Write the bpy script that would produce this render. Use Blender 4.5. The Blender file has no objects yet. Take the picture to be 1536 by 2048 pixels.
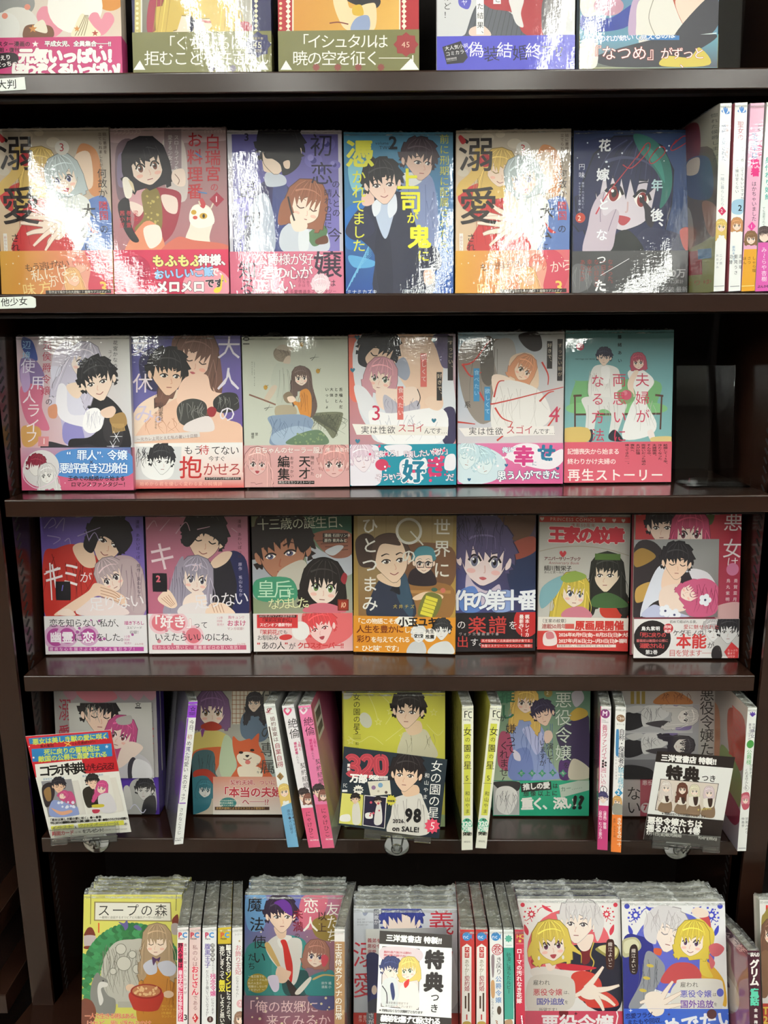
import bpy, math, random
import numpy as np
from mathutils import Vector, Matrix, geometry

random.seed(7)
S = bpy.context.scene
COL = S.collection
R = math.radians

# ------------------------------------------------------------------ camera
FPX = 1538.0
PITCH, ROLL, YAW = R(11.8), R(-0.4), R(0.75)
CAM_H = 1.50
DIST = 0.88                      # lens to the front of the shelves (y = 0)
CAMPOS = Vector((0.0, -DIST, CAM_H))

def ray(px, py):
    d0, d1 = (px - 768) / FPX, -(py - 1024) / FPX
    c, s = math.cos(ROLL), math.sin(ROLL)
    d0, d1 = c * d0 - s * d1, s * d0 + c * d1
    cp, sp = math.cos(PITCH), math.sin(PITCH)
    w = Vector((d0, d1 * sp + cp, d1 * cp - sp))
    cy, sy = math.cos(YAW), math.sin(YAW)
    return Vector((cy * w.x - sy * w.y, sy * w.x + cy * w.y, w.z))

def at_y(px, py, y):
    d = ray(px, py)
    return CAMPOS + d * ((y + DIST) / d.y)

def at_z(px, py, z):
    d = ray(px, py)
    return CAMPOS + d * ((z - CAM_H) / d.z)

def at_plane(px, py, p, n):
    d = ray(px, py)
    return CAMPOS + d * ((p - CAMPOS).dot(n) / d.dot(n))

cam_d = bpy.data.cameras.new('camera')
cam = bpy.data.objects.new('camera', cam_d)
COL.objects.link(cam)
cam_d.sensor_fit = 'VERTICAL'
cam_d.sensor_height = 36.0
cam_d.lens = 36.0 * FPX / 2048.0
cam_d.clip_start = 0.01
right_, fwd = Vector((math.cos(YAW), math.sin(YAW), 0)), None
cp, sp, cy, sy = math.cos(PITCH), math.sin(PITCH), math.cos(YAW), math.sin(YAW)
fwd = Vector((-sy * cp, cy * cp, -sp))
upv = Vector((-sy * sp, cy * sp, cp))
c_, s_ = math.cos(ROLL), math.sin(ROLL)
xr = right_ * c_ + upv * s_
yu = upv * c_ - right_ * s_
M = Matrix((xr, yu, -fwd)).transposed().to_4x4()
M.translation = CAMPOS
cam.matrix_world = M
S.camera = cam

# ------------------------------------------------------------------ light and exposure
S.view_settings.view_transform = 'Standard'
S.view_settings.look = 'None'
S.view_settings.gamma = 1.0
S.view_settings.use_curve_mapping = False
S.view_settings.exposure = 0.2
S.cycles.max_bounces = 8
S.cycles.transparent_max_bounces = 16
S.cycles.sample_clamp_indirect = 6.0
wd = bpy.data.worlds.new('world')
S.world = wd
wd.use_nodes = True
wd.node_tree.nodes['Background'].inputs[0].default_value = (0.9, 0.95, 1.0, 1)
wd.node_tree.nodes['Background'].inputs[1].default_value = 0.02
TUBE_POWER = 52.0
TUBES = [(x, -4.6, -.55) for x in (-2.45, -1.45, -.47, .50, 1.45, 2.45)]
LAMP_LABELS = ['%s ceiling lamp from the left, above and behind the reader' % w for w in ('first', 'second', 'third', 'fourth', 'fifth', 'sixth')]
CEIL = 2.75

# ------------------------------------------------------------------ colours and materials
def lin(c):
    c = c / 255.0
    return c / 12.92 if c <= 0.04045 else ((c + 0.055) / 1.055) ** 2.4
_hc = {}
def rgb(h):
    if not isinstance(h, str):
        return h
    v = _hc.get(h)
    if v is None:
        k = ''.join(ch * 2 for ch in h) if len(h) == 3 else h
        v = _hc[h] = tuple(lin(int(k[i:i + 2], 16)) for i in (0, 2, 4))
    return v

def new_mat(name):
    m = bpy.data.materials.new(name)
    m.use_nodes = True
    nt = m.node_tree
    return m, nt, nt.nodes['Principled BSDF']

def noise_node(nt, scale, detail=2.0, stretch=None, rough=0.5):
    tc = nt.nodes.new('ShaderNodeTexCoord')
    mp = nt.nodes.new('ShaderNodeMapping')
    nt.links.new(tc.outputs['Object'], mp.inputs['Vector'])
    if stretch:
        mp.inputs['Scale'].default_value = stretch
    n = nt.nodes.new('ShaderNodeTexNoise')
    n.inputs['Scale'].default_value = scale
    n.inputs['Detail'].default_value = detail
    n.inputs['Roughness'].default_value = rough
    nt.links.new(mp.outputs['Vector'], n.inputs['Vector'])
    return n

def bump(nt, src, strength, dist, into, chain=None):
    b = nt.nodes.new('ShaderNodeBump')
    b.inputs['Strength'].default_value = strength
    b.inputs['Distance'].default_value = dist
    nt.links.new(src, b.inputs['Height'])
    if chain:
        nt.links.new(chain, b.inputs['Normal'])
    if into:
        nt.links.new(b.outputs['Normal'], into)
    return b.outputs['Normal']

def plain(name, col, rough=0.5, metallic=0.0, spec=0.5, noise=0.0, nscale=300.0):
    m, nt, p = new_mat(name)
    p.inputs['Base Color'].default_value = (*rgb(col), 1)
    p.inputs['Roughness'].default_value = rough
    p.inputs['Metallic'].default_value = metallic
    p.inputs['Specular IOR Level'].default_value = spec
    if noise:
        n = noise_node(nt, nscale)
        bump(nt, n.outputs['Fac'], noise, 0.0004, p.inputs['Normal'])
    return m

def print_mat(name, film, rough=0.42):
    """printed paper: colour from the printed areas; film adds the clear shrink-wrap gloss over it"""
    m, nt, p = new_mat(name)
    at = nt.nodes.new('ShaderNodeAttribute')
    at.attribute_name = 'ink'
    nt.links.new(at.outputs['Color'], p.inputs['Base Color'])
    p.inputs['Roughness'].default_value = rough
    p.inputs['Specular IOR Level'].default_value = 0.3
    if film:
        p.inputs['Coat Weight'].default_value = 1.0
        p.inputs['Coat IOR'].default_value = 1.5
        p.inputs['Coat Roughness'].default_value = 0.03
        n1 = noise_node(nt, 14, 2.0)
        n2 = noise_node(nt, 60, 4.0, (1.0, 1.0, 0.25), 0.6)
        n3 = noise_node(nt, 260, 2.0, (0.5, 1.0, 1.2))
        c = bump(nt, n1.outputs['Fac'], 1.0, 0.0006 * film, None)
        c = bump(nt, n2.outputs['Fac'], 1.0, 0.00016 * film, None, c)
        bump(nt, n3.outputs['Fac'], 1.0, 0.00006 * film, p.inputs['Coat Normal'], c)
    return m

MAT = {}
MAT['film'] = print_mat('printed_paper_under_film', 1.0)
MAT['calm'] = print_mat('printed_paper_under_tight_film', 0.35)
MAT['card'] = print_mat('printed_card', 0.0, 0.45)
MAT['label'] = print_mat('label_paper', 0.0, 0.6)

def pages_mat():
    m, nt, p = new_mat('paper_edges')
    tc = nt.nodes.new('ShaderNodeTexCoord')
    w = nt.nodes.new('ShaderNodeTexWave')
    w.bands_direction = 'Y'
    w.inputs['Scale'].default_value = 900
    w.inputs['Distortion'].default_value = 1.5
    nt.links.new(tc.outputs['Object'], w.inputs['Vector'])
    r = nt.nodes.new('ShaderNodeValToRGB')
    r.color_ramp.elements[0].color = (*rgb('b9b6a6'), 1)
    r.color_ramp.elements[1].color = (*rgb('d8d6c8'), 1)
    nt.links.new(w.outputs['Fac'], r.inputs['Fac'])
    nt.links.new(r.outputs['Color'], p.inputs['Base Color'])
    p.inputs['Roughness'].default_value = 0.8
    return m
MAT['pages'] = pages_mat()

def film_mat():
    m = bpy.data.materials.new('clear_wrap_film')
    m.use_nodes = True
    nt = m.node_tree
    nt.nodes.clear()
    out = nt.nodes.new('ShaderNodeOutputMaterial')
    tr = nt.nodes.new('ShaderNodeBsdfTransparent')
    tr.inputs[0].default_value = (0.97, 0.98, 0.97, 1)
    gl = nt.nodes.new('ShaderNodeBsdfGlossy')
    gl.inputs['Roughness'].default_value = 0.12
    df = nt.nodes.new('ShaderNodeBsdfDiffuse')
    df.inputs[0].default_value = (0.85, 0.88, 0.86, 1)
    fr = nt.nodes.new('ShaderNodeFresnel')
    fr.inputs[0].default_value = 1.6
    n = noise_node(nt, 160, 4.0, (0.4, 1.0, 1.0), 0.65)
    nb = bump(nt, n.outputs['Fac'], 1.0, 0.004, gl.inputs['Normal'])
    nt.links.new(nb, fr.inputs['Normal'])
    mx = nt.nodes.new('ShaderNodeMixShader')
    nt.links.new(n.outputs['Fac'], mx.inputs[0])
    rp = nt.nodes.new('ShaderNodeMapRange')
    rp.inputs[1].default_value = 0.45
    rp.inputs[2].default_value = 0.75
    rp.inputs[3].default_value = 0.05
    rp.inputs[4].default_value = 0.6
    nt.links.new(n.outputs['Fac'], rp.inputs[0])
    nt.links.new(rp.outputs[0], mx.inputs[0])
    nt.links.new(tr.outputs[0], mx.inputs[1])
    nt.links.new(df.outputs[0], mx.inputs[2])
    mx2 = nt.nodes.new('ShaderNodeMixShader')
    nt.links.new(fr.outputs[0], mx2.inputs[0])
    nt.links.new(mx.outputs[0], mx2.inputs[1])
    nt.links.new(gl.outputs[0], mx2.inputs[2])
    nt.links.new(mx2.outputs[0], out.inputs[0])
    return m
MAT['wrap'] = film_mat()

def clear_mat(name, tint=(0.96, 0.97, 0.97), haze=0.0, rough=0.03, ior=1.45):
    """thin clear plastic: see-through with a mirror-like surface"""
    m = bpy.data.materials.new(name)
    m.use_nodes = True
    nt = m.node_tree
    nt.nodes.clear()
    out = nt.nodes.new('ShaderNodeOutputMaterial')
    tr = nt.nodes.new('ShaderNodeBsdfTransparent')
    tr.inputs[0].default_value = (*tint, 1)
    gl = nt.nodes.new('ShaderNodeBsdfGlossy')
    gl.inputs['Roughness'].default_value = rough
    fr = nt.nodes.new('ShaderNodeFresnel')
    fr.inputs[0].default_value = ior
    src = tr
    if haze:
        df = nt.nodes.new('ShaderNodeBsdfDiffuse')
        df.inputs[0].default_value = (0.85, 0.86, 0.85, 1)
        h = nt.nodes.new('ShaderNodeMixShader')
        h.inputs[0].default_value = haze
        nt.links.new(tr.outputs[0], h.inputs[1])
        nt.links.new(df.outputs[0], h.inputs[2])
        src = h
    mx = nt.nodes.new('ShaderNodeMixShader')
    nt.links.new(fr.outputs[0], mx.inputs[0])
    nt.links.new(src.outputs[0], mx.inputs[1])
    nt.links.new(gl.outputs[0], mx.inputs[2])
    nt.links.new(mx.outputs[0], out.inputs[0])
    return m
MAT['acrylic'] = clear_mat('clear_acrylic')
MAT['clip'] = clear_mat('clear_moulded_plastic', (0.93, 0.94, 0.93), 0.03, 0.05)
MAT['sucker'] = clear_mat('frosted_suction_rubber', (0.85, 0.86, 0.86), 0.55, 0.15)

def shelf_mat():
    m, nt, p = new_mat('dark_brown_enamelled_steel')
    n = noise_node(nt, 6, 2.0)
    r = nt.nodes.new('ShaderNodeValToRGB')
    r.color_ramp.elements[0].color = (*rgb('22130d'), 1)
    r.color_ramp.elements[1].color = (*rgb('281710'), 1)
    nt.links.new(n.outputs['Fac'], r.inputs['Fac'])
    nt.links.new(r.outputs['Color'], p.inputs['Base Color'])
    p.inputs['Roughness'].default_value = 0.2
    p.inputs['Specular IOR Level'].default_value = 0.42
    n2 = noise_node(nt, 900, 1.0)
    bump(nt, n2.outputs['Fac'], 0.12, 0.0002, p.inputs['Normal'])
    return m
MAT['steel'] = shelf_mat()
MAT['steel_matte'] = plain('dark_brown_steel_back', '120b09', 0.6, spec=0.15)
MAT['slot'] = plain('slot_black', '070505', 0.8)
MAT['black'] = plain('black_perforated_steel', '14100f', 0.45)

# ------------------------------------------------------------------ object helpers
def link(name, me, parent=None):
    o = bpy.data.objects.new(name, me)
    COL.objects.link(o)
    if parent:
        o.parent = parent
    return o

def empty(name, mat):
    o = link(name, None)
    o.empty_display_size = 0.02
    o.matrix_world = mat
    return o

def tag(o, label, cat, group=None):
    if not 4 <= len(label.split()) <= 16:
        print('LABEL LENGTH', label)
    o['label'] = label
    o['category'] = cat
    if group:
        o['group'] = group
    return o

def mesh_obj(name, verts, faces, mat, parent=None, smooth=False):
    me = bpy.data.meshes.new(name)
    me.from_pydata([tuple(v) for v in verts], [], faces)
    me.materials.append(mat)
    if smooth:
        for p in me.polygons:
            p.use_smooth = True
    me.update()
    return link(name, me, parent)

class MB:
    """collects simple shapes into one mesh"""
    def __init__(s):
        s.v, s.f = [], []
    def add(s, vs, fs):
        k = len(s.v)
        s.v += [Vector(v) for v in vs]
        s.f += [tuple(i + k for i in f) for f in fs]
        return s
    def box(s, x0, x1, y0, y1, z0, z1, mat=None):
        vs = [Vector(p) for p in ((x0, y0, z0), (x1, y0, z0), (x1, y1, z0), (x0, y1, z0), (x0, y0, z1), (x1, y0, z1), (x1, y1, z1), (x0, y1, z1))]
        if mat:
            vs = [mat @ v for v in vs]
        return s.add(vs, [(3, 2, 1, 0), (4, 5, 6, 7), (0, 1, 5, 4), (1, 2, 6, 5), (2, 3, 7, 6), (3, 0, 4, 7)])
    def prism(s, prof, axis, a, b):
        """closed profile (pairs) extruded from a to b along axis x / y / z"""
        n = len(prof)
        def mk(p, t):
            return {'x': (t, p[0], p[1]), 'y': (p[0], t, p[1]), 'z': (p[0], p[1], t)}[axis]
        vs = [mk(p, a) for p in prof] + [mk(p, b) for p in prof]
        fs = [tuple(range(n))[::-1], tuple(range(n, 2 * n))] + [(i, (i + 1) % n, n + (i + 1) % n, n + i) for i in range(n)]
        return s.add(vs, fs)
    def lathe(s, prof, mat=None, n=40):
        k = len(prof)
        vs = []
        for i in range(n):
            a = 2 * math.pi * i / n
            for r, z in prof:
                v = Vector((r * math.cos(a), r * math.sin(a), z))
                vs.append(mat @ v if mat else v)
        fs = [(i * k + j, ((i + 1) % n) * k + j, ((i + 1) % n) * k + j + 1, i * k + j + 1) for i in range(n) for j in range(k - 1)]
        return s.add(vs, fs)
    def tube(s, pts, r, n=6):
        pts = [Vector(p) for p in pts]
        vs, fs = [], []
        for i, p in enumerate(pts):
            t = (pts[min(i + 1, len(pts) - 1)] - pts[max(i - 1, 0)]).normalized()
            a = t.orthogonal().normalized()
            b = t.cross(a)
            for j in range(n):
                q = 2 * math.pi * j / n
                vs.append(p + (a * math.cos(q) + b * math.sin(q)) * r)
        for i in range(len(pts) - 1):
            for j in range(n):
                fs.append((i * n + j, i * n + (j + 1) % n, (i + 1) * n + (j + 1) % n, (i + 1) * n + j))
        fs += [tuple(range(n))[::-1], tuple(range((len(pts) - 1) * n, len(pts) * n))]
        return s.add(vs, fs)
    def build(s, name, mat, parent=None, bevel=0.0, smooth=False, seg=2):
        o = mesh_obj(name, s.v, s.f, mat, parent, smooth)
        if bevel:
            b = o.modifiers.new('bevel', 'BEVEL')
            b.width = bevel
            b.segments = seg
            b.limit_method = 'ANGLE'
        return o

# ------------------------------------------------------------------ glyphs
_tc = bpy.data.curves.new('glyph_source', 'FONT')
_tc.resolution_u = 2
_to = bpy.data.objects.new('glyph_source', _tc)
COL.objects.link(_to)
_gl = {}
def glyph(ch, off=0.0):
    k = (ch, off)
    g = _gl.get(k)
    if g is None:
        _tc.body = ch
        _tc.offset = off
        me = bpy.data.meshes.new_from_object(_to.evaluated_get(bpy.context.evaluated_depsgraph_get()))
        n = len(me.vertices)
        v = np.zeros(n * 3, np.float32)
        me.vertices.foreach_get('co', v)
        v = v.reshape(-1, 3)[:, :2].astype(float)
        me.calc_loop_triangles()
        t = np.zeros(len(me.loop_triangles) * 3, np.int32)
        me.loop_triangles.foreach_get('vertices', t)
        bpy.data.meshes.remove(me)
        t = t.reshape(-1, 3)
        wide = ord(ch) > 0x2000
        adv = 1.0 if wide else ((v[:, 0].max() + 0.08) if n else 0.3)
        g = _gl[k] = (v, t, adv)
    return g
# ------------------------------------------------------------------ printed artwork as real, flat, layered ink areas
LAYER = 2.5e-6

def homography(quad, w, h):
    src = quad
    dst = [(0, h), (w, h), (w, 0), (0, 0)]
    A, b = [], []
    for (x, y), (u, v) in zip(src, dst):
        A += [[x, y, 1, 0, 0, 0, -u * x, -u * y], [0, 0, 0, x, y, 1, -v * x, -v * y]]
        b += [u, v]
    q = np.linalg.solve(np.array(A, float), np.array(b, float))
    return np.array([[q[0], q[1], q[2]], [q[3], q[4], q[5]], [q[6], q[7], 1]])

def pts_of(s):
    if isinstance(s, str):
        return np.array([[float(t) for t in p.split(',')] for p in s.split()])
    return np.array(s, float)

def smooth_pts(p, closed=True, n=6):
    m = len(p)
    out = []
    rng = range(m) if closed else range(m - 1)
    for i in rng:
        if closed:
            a, b, c, d = p[(i - 1) % m], p[i], p[(i + 1) % m], p[(i + 2) % m]
        else:
            a, b, c, d = p[max(i - 1, 0)], p[i], p[i + 1], p[min(i + 2, m - 1)]
        for k in range(n):
            t = k / n
            out.append(0.5 * ((2 * b) + (c - a) * t + (2 * a - 5 * b + 4 * c - d) * t * t + (3 * b - a - 3 * c + d) * t ** 3))
    if not closed:
        out.append(p[-1])
    return np.array(out)

VROT = set('ー〜―—…（）「」『』～-=〈〉【】|:')

class Sheet:
    """one printed sheet, w x h metres; artwork is given in the photograph's pixels and lies in the sheet's own plane"""
    def __init__(s, quad, w, h, clip=None):
        s.quad, s.w, s.h = [tuple(q) for q in quad], w, h
        s.H = homography(s.quad, w, h)
        s.clip = clip or (0, w, 0, h)
        s.V, s.T, s.C, s.nv, s.z = [], [], [], 0, 0
        s.vw = (0.0, 0.0, 1.0)
    # -- mapping
    def view(s, v):
        s.vw = v
        return s
    def m(s, p):
        p = np.asarray(p, float) / s.vw[2] + np.array(s.vw[:2])
        q = np.c_[p, np.ones(len(p))] @ s.H.T
        return q[:, :2] / q[:, 2:3]
    def _emit(s, uv, tris, col, newlayer=True):
        x0, x1, y0, y1 = s.clip
        uv = np.asarray(uv, float)
        if len(uv) == 0 or len(tris) == 0:
            return
        tris = np.asarray(tris, int)
        if newlayer:
            s.z += 1
        c = np.asarray(col, float)
        if c.ndim == 1:
            c = np.tile(c, (len(uv), 1))
        inside = (uv[:, 0] >= x0 - 1e-9) & (uv[:, 0] <= x1 + 1e-9) & (uv[:, 1] >= y0 - 1e-9) & (uv[:, 1] <= y1 + 1e-9)
        if inside.all():
            s.V.append(np.c_[uv, np.full(len(uv), s.z * LAYER)])
            s.T.append(tris + s.nv)
            s.C.append(c)
            s.nv += len(uv)
            return
        ov, oc, ot = [], [], []
        for t in tris:
            poly = [(uv[i][0], uv[i][1], *c[i]) for i in t]
            for ax, lim, sgn in ((0, x0, 1), (0, x1, -1), (1, y0, 1), (1, y1, -1)):
                if not poly:
                    break
                new = []
                for i in range(len(poly)):
                    p, q = poly[i], poly[(i + 1) % len(poly)]
                    dp, dq = (p[ax] - lim) * sgn, (q[ax] - lim) * sgn
                    if dp >= 0:
                        new.append(p)
                    if (dp >= 0) != (dq >= 0):
                        f = dp / (dp - dq)
                        new.append(tuple(a + (b - a) * f for a, b in zip(p, q)))
                poly = new
            if len(poly) >= 3:
                k = len(ov)
                ov += [p[:2] for p in poly]
                oc += [p[2:] for p in poly]
                ot += [(k, k + i, k + i + 1) for i in range(1, len(poly) - 1)]
        if ov:
            s.V.append(np.c_[np.array(ov), np.full(len(ov), s.z * LAYER)])
            s.T.append(np.array(ot) + s.nv)
            s.C.append(np.array(oc))
            s.nv += len(ov)
    # -- primitives
    def poly(s, col, pts, sm=0):
        p = pts_of(pts)
        if sm:
            p = smooth_pts(p)
        t = geometry.tessellate_polygon([[Vector((a, b, 0)) for a, b in p]])
        s._emit(s.m(p), t, rgb(col))
        return s
    def p(s, col, pts):
        return s.poly(col, pts, 0)
    def b(s, col, pts):
        return s.poly(col, pts, 1)
    def r(s, col, x0, y0, x1, y1):
        return s.poly(col, [(x0, y0), (x1, y0), (x1, y1), (x0, y1)])
    def grad(s, c4, pts=None, n=10):
        """four corner colours blended over the sheet (or over a four-corner area)"""
        if pts is None:
            keep, s.vw = s.vw, (0.0, 0.0, 1.0)
            s.grad(c4, s.quad, n)
            s.vw = keep
            return s
        q = pts_of(pts)
        k = [np.array(rgb(c)) for c in c4]
        g = np.linspace(0, 1, n + 1)
        uv, cc = [], []
        for v in g:
            for u in g:
                wts = ((1 - u) * (1 - v), u * (1 - v), u * v, (1 - u) * v)
                uv.append(sum(w * a for w, a in zip(wts, q)))
                cc.append(sum(w * a for w, a in zip(wts, k)))
        t = []
        for j in range(n):
            for i in range(n):
                a = j * (n + 1) + i
                t += [(a, a + 1, a + n + 2), (a, a + n + 2, a + n + 1)]
        s._emit(s.m(np.array(uv)), t, np.array(cc))
        return s
    def e(s, col, cx, cy, rx, ry=None, rot=0, n=28):
        ry = rx if ry is None else ry
        a = np.linspace(0, 2 * np.pi, n, endpoint=False)
        c, q = math.cos(R(rot)), math.sin(R(rot))
        x, y = rx * np.cos(a), ry * np.sin(a)
        p = np.c_[cx + x * c - y * q, cy + x * q + y * c]
        s._emit(s.m(p), [(0, i, i + 1) for i in range(1, n - 1)], rgb(col))
        return s
    def l(s, col, w, pts, sm=1, w2=None, newlayer=True):
        p = pts_of(pts)
        if sm and len(p) > 2:
            p = smooth_pts(p, False, 5)
        n = len(p)
        if n < 2:
            return s
        d = np.gradient(p, axis=0)
        d /= np.maximum(np.linalg.norm(d, axis=1, keepdims=True), 1e-6)
        nn = np.c_[-d[:, 1], d[:, 0]]
        ww = np.linspace(w, w if w2 is None else w2, n)[:, None] / 2
        q = np.r_[p + nn * ww, p - nn * ww]
        t = []
        for i in range(n - 1):
            t += [(i, i + 1, n + i + 1), (i, n + i + 1, n + i)]
        s._emit(s.m(q), t, rgb(col), newlayer)
        return s
    def t(s, txt, x, y, size, col='111', v=0, bold=0.0, out=None, ow=0.05, sp=1.0, rot=0, sx=1.0, skew=0.0):
        """lettering: x, y is the top-left of the first character; v = top to bottom (lines split by / run right to left)"""
        c, q = math.cos(R(rot)), math.sin(R(rot))
        for off, cc in ([(bold + ow, out)] if out else []) + [(bold, col)]:
            k = 0 if off < .004 else (4 if off < .03 else 8)
            shifts = [(off * math.cos(6.2832 * (i + .5) / k), off * math.sin(6.2832 * (i + .5) / k)) for i in range(k)] or [(0.0, 0.0)]
            for ox, oy in shifts:
                V, T, n = [], [], 0
                for li, line in enumerate(txt.split('/')):
                    pos = 0.0
                    for ch in line:
                        g, tr, adv = glyph(ch)
                        step = (1.0 if v else adv) * sp
                        if len(g):
                            gx, gy = g[:, 0] + ox, -(g[:, 1] - 0.86) + oy
                            gx = gx + skew * (0.86 - gy)
                            if v:
                                if ch in VROT:
                                    gx, gy = 1.0 - gy, gx
                                elif ch in '、。':
                                    gx, gy = gx + 0.6, gy - 0.6
                                elif ord(ch) < 0x2000:
                                    gx = gx + (1 - adv) / 2 + 0.04
                                X, Y = gx * sx - li * 1.25 * sx, gy + pos
                            else:
                                X, Y = (gx + pos) * sx, gy + li * 1.2
                            X, Y = X * size, Y * size
                            V.append(np.c_[x + X * c - Y * q, y + X * q + Y * c])
                            T.append(tr + n)
                            n += len(g)
                        pos += step
                if V:
                    s._emit(s.m(np.vstack(V)), np.vstack(T), rgb(cc))
        return s
    # -- little pictures
    def frame(s, x, y, r, rot, flip=1):
        c, q = math.cos(R(rot)), math.sin(R(rot))
        def f(pp):
            pp = np.asarray(pp, float) * np.array([flip, 1.0])
            return np.c_[x + r * (pp[:, 0] * c - pp[:, 1] * q), y + r * (pp[:, 0] * q + pp[:, 1] * c)]
        return f
    def head(s, x, y, r, hair, style='short', d=0.0, rot=0, eye='5a4a48', skin='efd9c6', male=0, closed=0, mouth='line', line=None, hi=None, face=1, seed=1, blush=1, brow=None):
        """a generic drawn head: hair, face, eyes, nose, mouth"""
        f = s.frame(x, y, r, rot)
        rd = random.Random(seed)
        line = line or tuple(k * 0.35 for k in rgb(hair))
        hi = hi or tuple(min(1, k * 1.7 + 0.03) for k in rgb(hair))
        strand = tuple(k * 0.62 for k in rgb(hair))
        # hair behind the face
        if style == 'long':
            back = [(-1.25, -.9), (-.75, -1.55), (0, -1.75), (.75, -1.55), (1.25, -.9), (1.4, .2), (1.45, 1.4), (1.75, 2.5), (1.5, 3.6), (1.0, 3.0), (.6, 2.0), (-.6, 2.0), (-1.0, 3.1), (-1.6, 3.5), (-1.7, 2.4), (-1.4, 1.3), (-1.38, .2)]
        elif style == 'bob':
            back = [(-1.25, -.9), (-.75, -1.55), (0, -1.72), (.75, -1.55), (1.25, -.9), (1.42, .1), (1.4, .9), (1.2, 1.5), (.8, 1.35), (-.8, 1.35), (-1.2, 1.5), (-1.42, .9), (-1.42, .1)]
        elif style == 'bun':
            back = [(-1.1, -.7), (-.7, -1.3), (0, -1.5), (.7, -1.3), (1.1, -.7), (1.05, .0), (-1.05, .0)]
        elif style == 'cap':
            back = [(-1.15, -.2), (-1.1, -1.0), (-.6, -1.6), (0, -1.75), (.6, -1.6), (1.1, -1.0), (1.15, -.2)]
        else:
            back = [(-1.3, -.7), (-.85, -1.5), (0, -1.75), (.85, -1.5), (1.3, -.7), (1.38, -.1), (1.15, .15), (1.2, .55), (.9, .4), (-.9, .4), (-1.2, .6), (-1.15, .15), (-1.4, -.1)]
        if style in ('short', 'long', 'bob'):
            sp_ = []
            m = len(back)
            for i, (u, w) in enumerate(back):          # tufts that break up the outline
                u2, w2 = back[(i + 1) % m]
                sp_.append((u, w))
                if style == 'short' or w > .2:
                    nx, ny = (w2 - w), -(u2 - u)
                    ln = math.hypot(nx, ny) or 1
                    sg = 1 if (nx * (u + u2) + ny * (w + w2 + .6)) > 0 else -1
                    t = rd.uniform(.08, .2)
                    sp_.append((u * .45 + u2 * .55 + sg * nx / ln * t, w * .45 + w2 * .55 + sg * ny / ln * t))
                    sp_.append((u * .35 + u2 * .65 - sg * nx / ln * .03, w * .35 + w2 * .65 - sg * ny / ln * .03))
            back = sp_
            s.p(line, f([(u * 1.03, w * 1.025 - .01) for u, w in back]))
            s.p(hair, f(back))
        else:
            s.b(line, f([(u * 1.03, w * 1.025) for u, w in back]))
            s.b(hair, f(back))
        # ears, face
        if style not in ('long', 'bob'):
            for sg in (-1, 1):
                if sg * d < 0.6:
                    s.b(skin, f([(sg * 1.0, -.05), (sg * 1.2, -.1), (sg * 1.2, .25), (sg * 1.0, .4)]))
        k = d * .28
        jaw = 1.38 if male else 1.2
        fc = [(-.95, -.3), (-.94 + k * .3, .3), (-.66 + k, .82), (-.2 + k, jaw - .06), (k * 1.1, jaw), (.2 + k, jaw - .06), (.66 + k, .82), (.94 + k * .3, .3), (.95, -.3), (.7, -1.0), (0, -1.2), (-.7, -1.0)]
        s.b(line, f([(a * 1.025, b * 1.018) for a, b in fc]))
        s.b(skin, f(fc))
        if face:
            sh = tuple(c * m for c, m in zip(rgb(skin), (.86, .66, .62)))
            if blush and not male:
                for sg in (-1, 1):
                    s.e(tuple(c * m for c, m in zip(rgb(skin), (1.0, .72, .7))), *f([(sg * .55 + k, .58)])[0], r * .2, r * .11, rot)
            for sg in (-1, 1):
                ex = sg * (.46 - .1 * abs(d)) + k * 1.25
                ew = (.24 if male else .25) * (1 - .3 * max(0, sg * d))
                if closed:
                    s.l(line, r * .07, f([(ex - ew, .12), (ex, .24), (ex + ew, .14)]))
                else:
                    eh = .12 if male else .25
                    s.b('f7f4ee', f([(ex - ew, .16), (ex, .14 - eh * .8), (ex + ew, .16), (ex, .14 + eh)]))
                    s.e(eye, *f([(ex + k * .15, .15)])[0], r * ew * .62, r * eh * .92, rot)
                    s.e('181416', *f([(ex + k * .15, .13)])[0], r * ew * .32, r * eh * .5, rot)
                    s.e('fff', *f([(ex - ew * .25, .15 - eh * .35)])[0], r * .05, r * .05)
                    s.l('1c1718', r * (.09 if not male else .07), f([(ex - ew * 1.1, .13), (ex - ew * .4, .13 - eh * .95), (ex + ew * .5, .13 - eh * .9), (ex + ew * 1.15, .12)]))
                s.l(brow or line, r * (.09 if male else .05), f([(ex - ew, -.22 if male else -.3), (ex + ew * .2, -.32 if male else -.4), (ex + ew, -.26 if male else -.3)]), w2=r * .03)
            s.l(sh, r * .05, f([(k * 1.6 + .02, .3), (k * 2.0 + .05 * (1 if d >= 0 else -1), .58), (k * 1.7, .63)]))
            if mouth == 'open':
                s.b('a8444c', f([(-.2 + k * 1.3, .78), (.22 + k * 1.3, .78), (.1 + k * 1.3, 1.02), (-.08 + k * 1.3, 1.02)]))
            elif mouth == 'lips':
                s.b('b65a5e', f([(-.17 + k * 1.3, .87), (k * 1.3, .81), (.17 + k * 1.3, .87), (k * 1.3, .96)]))
            elif mouth == 'smile':
                s.l('8c4a46', r * .05, f([(-.25 + k * 1.3, .82), (k * 1.3, .94), (.25 + k * 1.3, .82)]))
            else:
                s.l('8c4a46', r * .05, f([(-.17 + k * 1.3, .88), (.17 + k * 1.3, .87)]))
        # fringe
        if style in ('bun', 'cap'):
            return s
        up = [(1.22, -.3), (1.2, -.95), (.72, -1.5), (0, -1.68), (-.72, -1.5), (-1.2, -.95), (-1.22, -.3)]
        n = 8
        bang = []
        part = rd.uniform(-.45, .45)
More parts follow.
